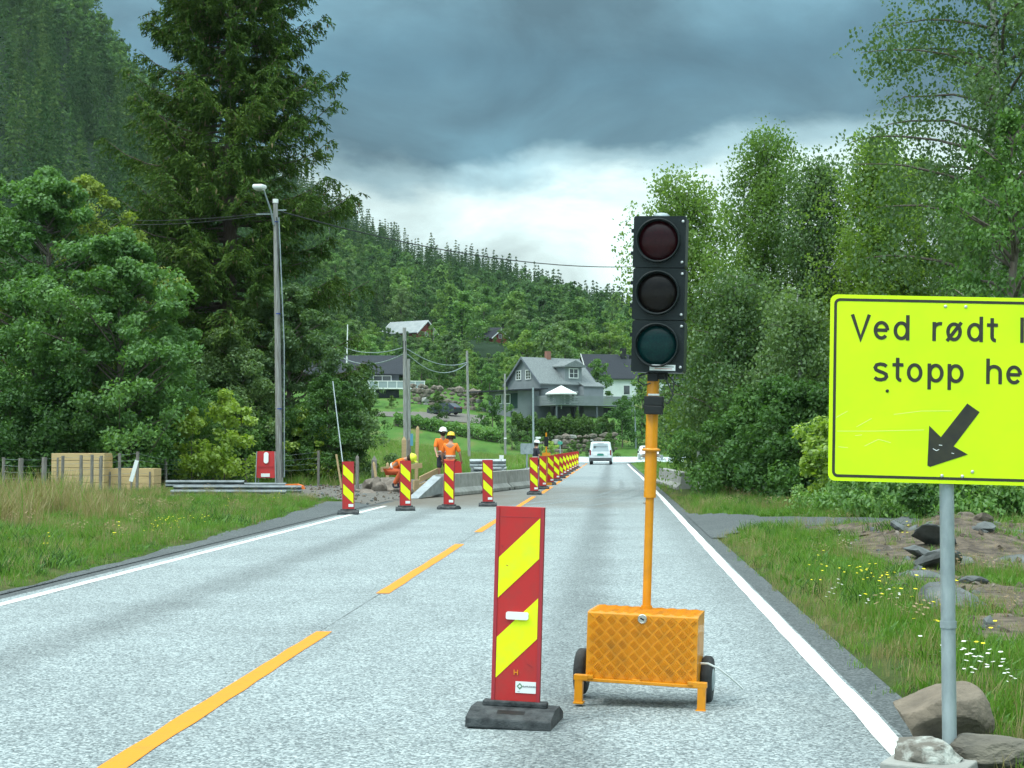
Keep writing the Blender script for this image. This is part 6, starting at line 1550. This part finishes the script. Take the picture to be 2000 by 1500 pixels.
for i, px in enumerate((748, 762, 778, 792, 806, 822, 838, 856)):
    mid('shrub', 'low bush right below the red barn', 'bush', 'b', rng.choice(['dark', 'fleaf', 'alder']), px + rng.uniform(-4, 4), 319 + rng.uniform(-6, 4), 2.4, 'low bushes below the red barn')
for i, px in enumerate((918, 930, 942, 955, 968, 980, 992, 1004)):
    mid('shrub', 'low bush right below the small red house', 'bush', 'b', rng.choice(['dark', 'fleaf', 'alder']), px + rng.uniform(-4, 4), 331 + rng.uniform(-6, 5), 1.5, 'low bushes below the small red house')
# groups of trees on the lower slope
def hcap(px, x, Y):
    c = 99.0
    if 728 < px < 862 and Y < 333: c = min(c, CAMH + (873 - 654) / FPX * Y - H(x, Y))
    if 915 < px < 1000 and Y < 345: c = min(c, CAMH + (873 - 684) / FPX * Y - H(x, Y))
    return c
def visible_band(n, Y0, Y1, px0, px1, seed, avoid):
    r = random.Random(seed); out = []; tries = 0
    while len(out) < n and tries < 20000:
        tries += 1; px = r.uniform(px0, px1); Y = r.uniform(Y0, Y1); x = XA(px, Y)
        if any(a0 < px < a1 and Y < aY for a0, a1, aY in avoid): continue
        if any((x - ox) ** 2 + (Y - oy) ** 2 < 9 for _, ox, oy in out): continue
        out.append((px, x, Y))
    return sorted(out, key=lambda o: -o[2])
AV = [(640, 860, 234), (860, 1150, 216), (1120, 1400, 246)]
for i, (px, x, Y) in enumerate(visible_band(110, 206, 285, 640, 1420, 5, AV)):
    k_ = rng.choice(['d1', 'd2', 'd3', 'd1', 'd3']); lv = rng.choice(['fleaf', 'fleaf', 'birch', 'alder', 'maple'])
    h = rng.uniform(5.5, 8.5)
    if Y < 232: h = rng.uniform(3.5, 6.0)
    if px > 1000 and Y > 225: h = rng.uniform(8, 11)
    if 740 < px < 850: h = min(h, 6.0)
    if 890 < px < 1015: h = min(h, 5.0)
    h = min(h, hcap(px, x, Y) * .95)
    if h < 1.6: continue
    mid('slope_tree', 'leafy tree among the many on the lower slope behind the houses', 'tree', k_, lv, px, Y, h, 'leafy trees on the lower slope behind the houses')
for i, (px, x, Y) in enumerate(visible_band(135, 285, 420, 630, 1420, 6, [])):
    k_ = rng.choice(['d1', 'd2', 'd3', 's']); lv = 'fspruce' if k_ == 's' else rng.choice(['fleaf', 'fleaf', 'alder', 'maple'])
    h = min(rng.uniform(8, 13), hcap(px, x, Y) * .95)
    if h < 1.6: continue
    mid('slope_tree' if k_ != 's' else 'slope_spruce', 'leafy tree among the many half way up the wooded slope' if k_ != 's' else 'dark spruce among the leafy trees half way up the slope', 'tree', k_, lv, px, Y, h, 'leafy trees half way up the slope' if k_ != 's' else 'spruces half way up the slope')
mid('slope_spruce', 'reddish brown dead conifer standing out among the green trees of the slope', 'tree', 's', 'brown', 901, 400, 11, None)

# ------------------------------------------------------------------ scattering (stuff)
def scatter(name, protos, P, rot, scl, idx, z3=True):
    pc_ = bpy.data.collections.new(name + '_kinds')
    for i, o in enumerate(protos): o.name = '%s_kind_%02d' % (name, i); pc_.objects.link(o)
    n = len(P); me = bpy.data.meshes.new(name); me.vertices.add(n); me.vertices.foreach_set('co', np.asarray(P, np.float32).ravel())
    for nm, ty, arr in (('rot', 'FLOAT_VECTOR', rot), ('scl', 'FLOAT_VECTOR', scl), ('idx', 'INT', idx)):
        a = me.attributes.new(nm, ty, 'POINT'); a.data.foreach_set('vector' if ty != 'INT' else 'value', np.asarray(arr, np.int32 if ty == 'INT' else np.float32).ravel())
    me.update(); o = mobj(name, me)
    ng = bpy.data.node_groups.new(name, 'GeometryNodeTree'); ng.interface.new_socket('Geometry', in_out='INPUT', socket_type='NodeSocketGeometry'); ng.interface.new_socket('Geometry', in_out='OUTPUT', socket_type='NodeSocketGeometry')
    gi = ng.nodes.new('NodeGroupInput'); go = ng.nodes.new('NodeGroupOutput'); ip = ng.nodes.new('GeometryNodeInstanceOnPoints'); ci = ng.nodes.new('GeometryNodeCollectionInfo')
    ci.inputs['Collection'].default_value = pc_; ci.inputs['Separate Children'].default_value = True; ci.inputs['Reset Children'].default_value = True
    def att(nm, ty): a = ng.nodes.new('GeometryNodeInputNamedAttribute'); a.data_type = ty; a.inputs['Name'].default_value = nm; return a.outputs[0]
    l = ng.links.new; mp_ = ng.nodes.new('GeometryNodeMeshToPoints'); l(gi.outputs[0], mp_.inputs[0]); l(mp_.outputs[0], ip.inputs['Points']); l(ci.outputs[0], ip.inputs['Instance'])
    ip.inputs['Pick Instance'].default_value = True; l(att('idx', 'INT'), ip.inputs['Instance Index']); l(att('rot', 'FLOAT_VECTOR'), ip.inputs['Rotation']); l(att('scl', 'FLOAT_VECTOR'), ip.inputs['Scale']); l(ip.outputs[0], go.inputs[0])
    m = o.modifiers.new('scatter', 'NODES'); m.node_group = ng
    return o
def proto_obj(me): return bpy.data.objects.new(me.name, me)
# forest on the hills
fp_ = []
for s_, w in ((201, 2.6), (202, 2.2), (203, 3.0), (204, 2.4)):
    Q, mb = lowspruce(s_, 14, w, 15, 34, 1.15); fp_.append(proto_obj(quads_mesh('fs', Q, [LM['fspruce']])))
for s_, sh_ in ((211, 'oval'), (212, 'dome'), (213, 'oval')):
    Q, mb = clump_tree(s_, 11, 3.6, 1.5, 34, 800, .85, cr=1.5, shape=sh_, limbs=False); fp_.append(proto_obj(quads_mesh('fd', Q, [LM['fleaf']])))
g = np.random.default_rng(77); n = 26000
u = g.uniform(-.62, .42, n); Yv = 262 + (1080 - 262) * g.random(n) ** .8; Xv = u * Yv
pxv = px_of(Xv, Yv); Rv = np.interp(pxv, [300, 620], [600, 800])
from math import pi as _pi
sprn = np.sin(Xv * .021 + 1) + np.sin(Yv * .017 + Xv * .009) + np.sin(Xv * .06 - Yv * .04) * .6
keep = (Yv < Rv + 60) & ~((pxv > 600) & (pxv < 1450) & (Yv < 415) & (g.random(n) < .55)) & ~((pxv > 720) & (pxv < 875) & (Yv < 350)) & ~((pxv > 900) & (pxv < 1010) & (Yv < 366))
keep &= (Yv < Rv - 25) | (g.random(n) < .6)
keep &= g.random(n) < np.where(pxv < 620, .38, .48)
Xv, Yv, sprn, pxv = Xv[keep], Yv[keep], sprn[keep], pxv[keep]; n = len(Xv)
isd = sprn + g.normal(0, .5, n) > np.where(pxv < 620, .25 - (Yv - 420) * .0022, np.where(Yv > 500, .95, .15))
isd &= ~((pxv > 640) & (Yv > 690) & (g.random(n) < .7))
idx = np.where(isd, g.integers(4, 7, n), g.integers(0, 4, n)); s = g.uniform(.62, 1.35, n) * np.where(pxv < 620, 1.35, 1.0) * np.where(isd, .95, 1.0) * np.where(Yv > Rv[keep] - 60, g.uniform(.45, 1.3, n), 1)
scl = np.stack([s * g.uniform(.85, 1.15, n), s * g.uniform(.85, 1.15, n), s], 1); rot = np.stack([g.normal(0, .03, n), g.normal(0, .03, n), g.uniform(0, 6.28, n)], 1)
fo = scatter('forest', fp_, np.stack([Xv, Yv, hz(Xv, Yv) - .3], 1), rot, scl, idx); tag(fo, 'dense mixed forest of dark spruce and leafy trees covering the hills', 'forest', kind='stuff')
print('forest', n)
# grass ---------------------------------------------------------------
GM = {
 'grass': leafmat('grass_blades', (.092, .185, .020), (.150, .300, .032), (.25, .35, .06), transl=.4, gloss=.03, oscale=.6),
 'straw': leafmat('straw_blades', (.22, .19, .07), (.34, .28, .13), (.46, .38, .20), transl=.25, gloss=.03, oscale=.8),
 'weed': leafmat('broad_weeds', (.060, .145, .020), (.105, .225, .032), (.15, .27, .045), transl=.4, gloss=.02, oscale=.8),
 'dkweed': leafmat('dark_weeds', (.030, .080, .016), (.055, .130, .024), (.09, .17, .035), transl=.3, gloss=.02),
 'yel': mat('flower_yellow', (.85, .72, .01), .6), 'whi': mat('flower_white', (.75, .74, .68), .7), 'seed': leafmat('seed_heads', (.26, .18, .10), (.38, .27, .17), transl=.2, gloss=.02),
}
def tuft(seed, n, h, spread, w, m, lean=.5, m2=None, mix=0.0, tip=None):
    """tuft of bent blades, two quads each"""
    g = np.random.default_rng(seed); B = np.stack([g.normal(0, spread, n), g.normal(0, spread, n), np.zeros(n)], 1); th = g.uniform(0, 6.28, n); hh = h * g.uniform(.45, 1.15, n)
    ln = lean * g.uniform(.1, 1, n) * hh; d = np.stack([np.cos(th), np.sin(th), np.zeros(n)], 1); s = np.stack([-np.sin(th + 1), np.cos(th + 1), np.zeros(n)], 1) * (w / 2)
    M1 = B + d * (ln * .3)[:, None]; M1[:, 2] = hh * .55; T = B + d * ln[:, None]; T[:, 2] = hh
    q1 = np.stack([B - s, B + s, M1 + s * .85, M1 - s * .85], 1); q2 = np.stack([M1 - s * .85, M1 + s * .85, T + s * .12, T - s * .12], 1); Q = [q1, q2]; mi = [(g.random(n) < mix).astype(int)]; mi.append(mi[0])
    mats = [GM[m]] + ([GM[m2]] if m2 else [])
    if tip is not None:
        k = tip[1]; c = T[:k]; sz = tip[2]
        for a in range(3):
            aa = a * 1.05; e = np.array([math.cos(aa), math.sin(aa), .15 * (a - 1)]) * sz; f_ = np.array([-math.sin(aa), math.cos(aa), .15]) * sz * (tip[3] if len(tip) > 3 else .7)
            Q.append(np.stack([c - e, c + f_, c + e, c - f_], 1)); mi.append(np.full(k, len(mats)))
        mats.append(GM[tip[0]])
    return proto_obj(quads_mesh('tuft', np.concatenate(Q), mats, np.concatenate(mi)))
def seedtuft(seed, n, h):
    g = np.random.default_rng(seed); o = tuft(seed, n, h, .10, .006, 'straw', lean=.45); return o
KG = [tuft(1, 34, .20, .085, .0085, 'grass', m2='straw', mix=.10), tuft(2, 30, .27, .08, .008, 'grass', m2='straw', mix=.15), tuft(3, 30, .14, .09, .010, 'grass', m2='straw', mix=.05),
      tuft(4, 26, .24, .08, .007, 'straw', m2='grass', mix=.45), tuft(5, 22, .42, .11, .006, 'straw', m2='grass', mix=.22, lean=.4),
      tuft(6, 18, .13, .10, .040, 'weed', lean=1.2), tuft(7, 15, .95, .16, .020, 'straw', m2='grass', mix=.15, lean=.55), tuft(8, 26, .34, .12, .014, 'grass', m2='straw', mix=.08, lean=.8),
      tuft(9, 26, .22, .10, .016, 'dkweed', m2='grass', mix=.3, lean=.9), tuft(10, 16, .40, .10, .006, 'seed', m2='grass', mix=.3, lean=.35, tip=('seed', 10, .035, .25)), tuft(11, 34, .12, .14, .012, 'grass', m2='weed', mix=.5, lean=1.0), tuft(12, 22, .16, .14, .008, 'straw', m2='seed', mix=.5, lean=2.6)]
def pts_in(g, n, x0, x1, y0, y1, fn):
    x = g.uniform(x0, x1, n); y = g.uniform(y0, y1, n); k = fn(x, y); return x[k], y[k]
g = np.random.default_rng(5)
def blocked(x, y): return kA(x, y) | kD(x, y) | kW(x, y) | ((y > 134) & (x > -5) & (x < 15)) | ((x > 1.9) & (x < 3.0) & (y > 42) & (y < 52) & (x < 2.9))
def infov(x, y): return (x > -.42 * y - 1.5) & (x < .30 * y + 1.2)
XX = []; YY = []; II = []; SS = []
def addg(x, y, i, s): XX.append(x); YY.append(y); II.append(i); SS.append(s * np.where((i == 4) | (i == 9), .72, .92))
def kindpick(g, x, y, dry):
    r = g.random(len(x)); k = g.choice([0, 1, 2, 2, 5, 10, 10], len(x)); f1 = wob(x * .55 + 3, y * .4, .7) + g.normal(0, .25, len(x)); f2 = wob(y * .5, x * .7 + 1, .8) + g.normal(0, .25, len(x))
    k = np.where(f1 > .45, g.choice([8, 8, 5, 1], len(x)), k); k = np.where(f2 > .62, g.choice([9, 9, 4, 10], len(x)), k); k = np.where(r < dry, g.choice([3, 3, 4], len(x)), k); return k
# right verge
for (y0, y1, dens) in ((6.0, 14, 85), (14, 24, 62), (24, 42, 34), (42, 80, 14)):
    a = 12 * (y1 - y0); x, y = pts_in(g, int(a * dens), XR + .06, XR + 12, y0, y1, lambda x, y: infov(x, y) & ~blocked(x, y))
    off = x - XR; ins = kS(x, y); xs2, ys2 = x[ins], y[ins]; addg(xs2, ys2, g.choice([3, 11], len(xs2)), g.uniform(.25, .5, len(xs2))); k = (~ins) | (g.random(len(x)) < .05 + .25 * (wob(x, y, .5) > .45)); x, y, off = x[k], y[k], off[k]
    dry = np.clip(.85 - off * 1.6, .05, .8) + .12 * (wob(x, y, .3) > .3); edge = np.clip(off / .35, .6, 1)
    x = x - .10 * (g.random(len(x)) < .3) * (off < .4); addg(x, y, kindpick(g, x, y, dry), g.uniform(.75, 1.25, len(x)) * edge * (.72 if y0 < 24 else .8))
# left verge
for (y0, y1, dens) in ((13, 24, 55), (24, 38, 36), (38, 60, 18)):
    a = 22 * (y1 - y0); x, y = pts_in(g, int(a * dens), XL - 22, XL - .05, y0, y1, lambda x, y: infov(x, y) & ~blocked(x, y))
    off = XL - x; dry = np.clip(.30 - off * .5, .10, .6) + .18 * (wob(x, y, .35) > .35); edge = np.clip(off / .5, .5, 1)
    addg(x, y, kindpick(g, x, y, dry), g.uniform(.5, 1.15, len(x)) * edge * (.85 if y0 < 24 else .9))
# tall dry grass by the left fence
x, y = pts_in(g, 3000, -18, -8.5, 26, 43, lambda x, y: (wob(x, y, .6) + .5 * wob(x * 3, y * 2) > .05) & (px_of(x, y) < 330 + wob(x, y) * 40) & (y > 25 + wob(x, y)*1.5))
addg(x, y, np.full(len(x), 6), g.uniform(.4, .95, len(x)) * np.clip((390 - px_of(x, y)) / 260, .45, 1))
# field edges and meadow
x, y = pts_in(g, 36000, -34, 9, 55, 150, lambda x, y: infov(x, y) & ((x < XR) | (g.random(len(x)) < .25)) & ~blocked(x, y) & ~((x > XL - .2) & (x < XR + .3)))
addg(x, y, np.where(g.random(len(x)) < .12, 4, 7), g.uniform(.7, 1.3, len(x)) * np.where(x > XR, .55, np.where(y > 80, 1.5, 1.1)))
x = np.concatenate(XX); y = np.concatenate(YY); k = np.concatenate(II); s = np.concatenate(SS); n = len(x)
rot = np.stack([g.normal(0, .12, n), g.normal(0, .12, n), g.uniform(0, 6.28, n)], 1)
go_ = scatter('grass', KG, np.stack([x, y, hz(x, y) - .01], 1), rot, np.stack([s, s, s * g.uniform(.85, 1.15, n)], 1), k); tag(go_, 'verge and meadow grass with dry straw along both road edges', 'grass', kind='stuff')
print('grass', n)
# wild flowers
KF = [tuft(21, 5, .27, .05, .004, 'grass', lean=.3, tip=('yel', 4, .017)), tuft(22, 5, .17, .06, .004, 'grass', lean=.3, tip=('whi', 4, .013, 1.0)), tuft(23, 9, .22, .06, .004, 'grass', lean=.4, tip=('yel', 7, .013))]
fx = []; fi = []
def patchf(px, py, n, sp, kind, z=0.0):
    q = G(px, py, z)
    for _ in range((n * 3 + 4) // 6): fx.append((q.x + g.normal(0, sp), q.y + g.normal(0, sp * 2.2))); fi.append(kind)
for a in [(1600, 1145, 5, .15, 0), (1650, 1165, 6, .2, 0), (1695, 1175, 8, .14, 2), (1720, 1195, 5, .14, 0), (1745, 1215, 6, .15, 0), (1790, 1222, 6, .15, 0), (1825, 1235, 8, .12, 0), (1840, 1275, 4, .1, 0), (1870, 1270, 2, .08, 0), (1660, 1195, 8, .15, 1), (1700, 1200, 5, .15, 1),
          (1885, 1335, 9, .12, 1), (1920, 1350, 8, .10, 1), (1950, 1360, 5, .10, 1), (1935, 1330, 1, .05, 0), (1640, 1085, 6, .25, 1), (1740, 1080, 2, .2, 0), (1540, 1080, 4, .3, 0), (295, 1055, 6, .35, 0), (335, 1050, 8, .4, 2), (250, 1078, 5, .3, 0), (370, 1042, 7, .4, 2), (200, 1075, 3, .3, 0), (560, 990, 6, .6, 0), (75, 1105, 3, .3, 0), (400, 1060, 3, .3, 0), (500, 1000, 4, .5, 0)]: patchf(*a)
F = np.array(fx); n = len(F); ok = (F[:, 0] > XR + .1) | (F[:, 0] < XL - .1); F = F[ok]; n = len(F)
wf = scatter('wildflowers', KF, np.stack([F[:, 0], F[:, 1], hz(F[:, 0], F[:, 1])], 1), np.stack([np.zeros(n), np.zeros(n), g.uniform(0, 6.28, n)], 1), np.ones((n, 3)) * g.uniform(.8, 1.2, (n, 1)), np.array(fi)[ok]); tag(wf, 'small yellow and white wildflowers in the verge grass', 'flowers', kind='stuff')
# pebbles and clods on soil and gravel
KP = []
for i in range(4):
    bm = bmesh.new(); bmesh.ops.create_icosphere(bm, subdivisions=1, radius=.05); r = random.Random(i)
    for v in bm.verts: v.co *= r.uniform(.6, 1.2); v.co.z *= .6
    me = bpy.data.meshes.new('pebble'); bm.to_mesh(me); bm.free(); me.materials.append([M['soil'], M['rubble'], M['slab'], M['soil']][i]); KP.append(proto_obj(me))
x, y = pts_in(g, 2600, 1.8, 10, 8, 31, lambda x, y: infov(x, y) & (kS(x, y))); x2, y2 = pts_in(g, 1500, -14, XL, 37, 60, lambda x, y: kA(x, y)); x = np.concatenate([x, x2]); y = np.concatenate([y, y2]); n = len(x)
s = g.uniform(.2, 1.0, n) ** 3 * 1.4 + .18
gv = scatter('gravel_stones', KP, np.stack([x, y, hz(x, y) + .03], 1), g.uniform(0, 6.28, (n, 3)), np.stack([s, s, s], 1), g.integers(0, 4, n)); tag(gv, 'loose stones and clods on the bare soil and gravel', 'stones', kind='stuff')
print('objects', len(scene.objects))

# ------------------------------------------------------------------ air
lo = float(min(v.co.z for v in terrain.data.vertices)) - 1; hi = float(max(v.co.z for v in terrain.data.vertices)) + 30
hm = bpy.data.materials.new('thin_haze'); hm.use_nodes = True; t = hm.node_tree; t.nodes.clear()
pv = t.nodes.new('ShaderNodeVolumePrincipled'); pv.inputs['Color'].default_value = (.80, .93, 1.0, 1); pv.inputs['Density'].default_value = HAZE; pv.inputs['Anisotropy'].default_value = .2
t.links.new(pv.outputs[0], t.nodes.new('ShaderNodeOutputMaterial').inputs['Volume'])
k = MB(); k.box((-50, 570, (lo + hi) / 2), (2110, 1470, hi - lo), hm); hb_ = k.build('haze'); tag(hb_, 'thin bluish air over the whole valley', 'haze', kind='stuff')
print('haze', lo, hi)
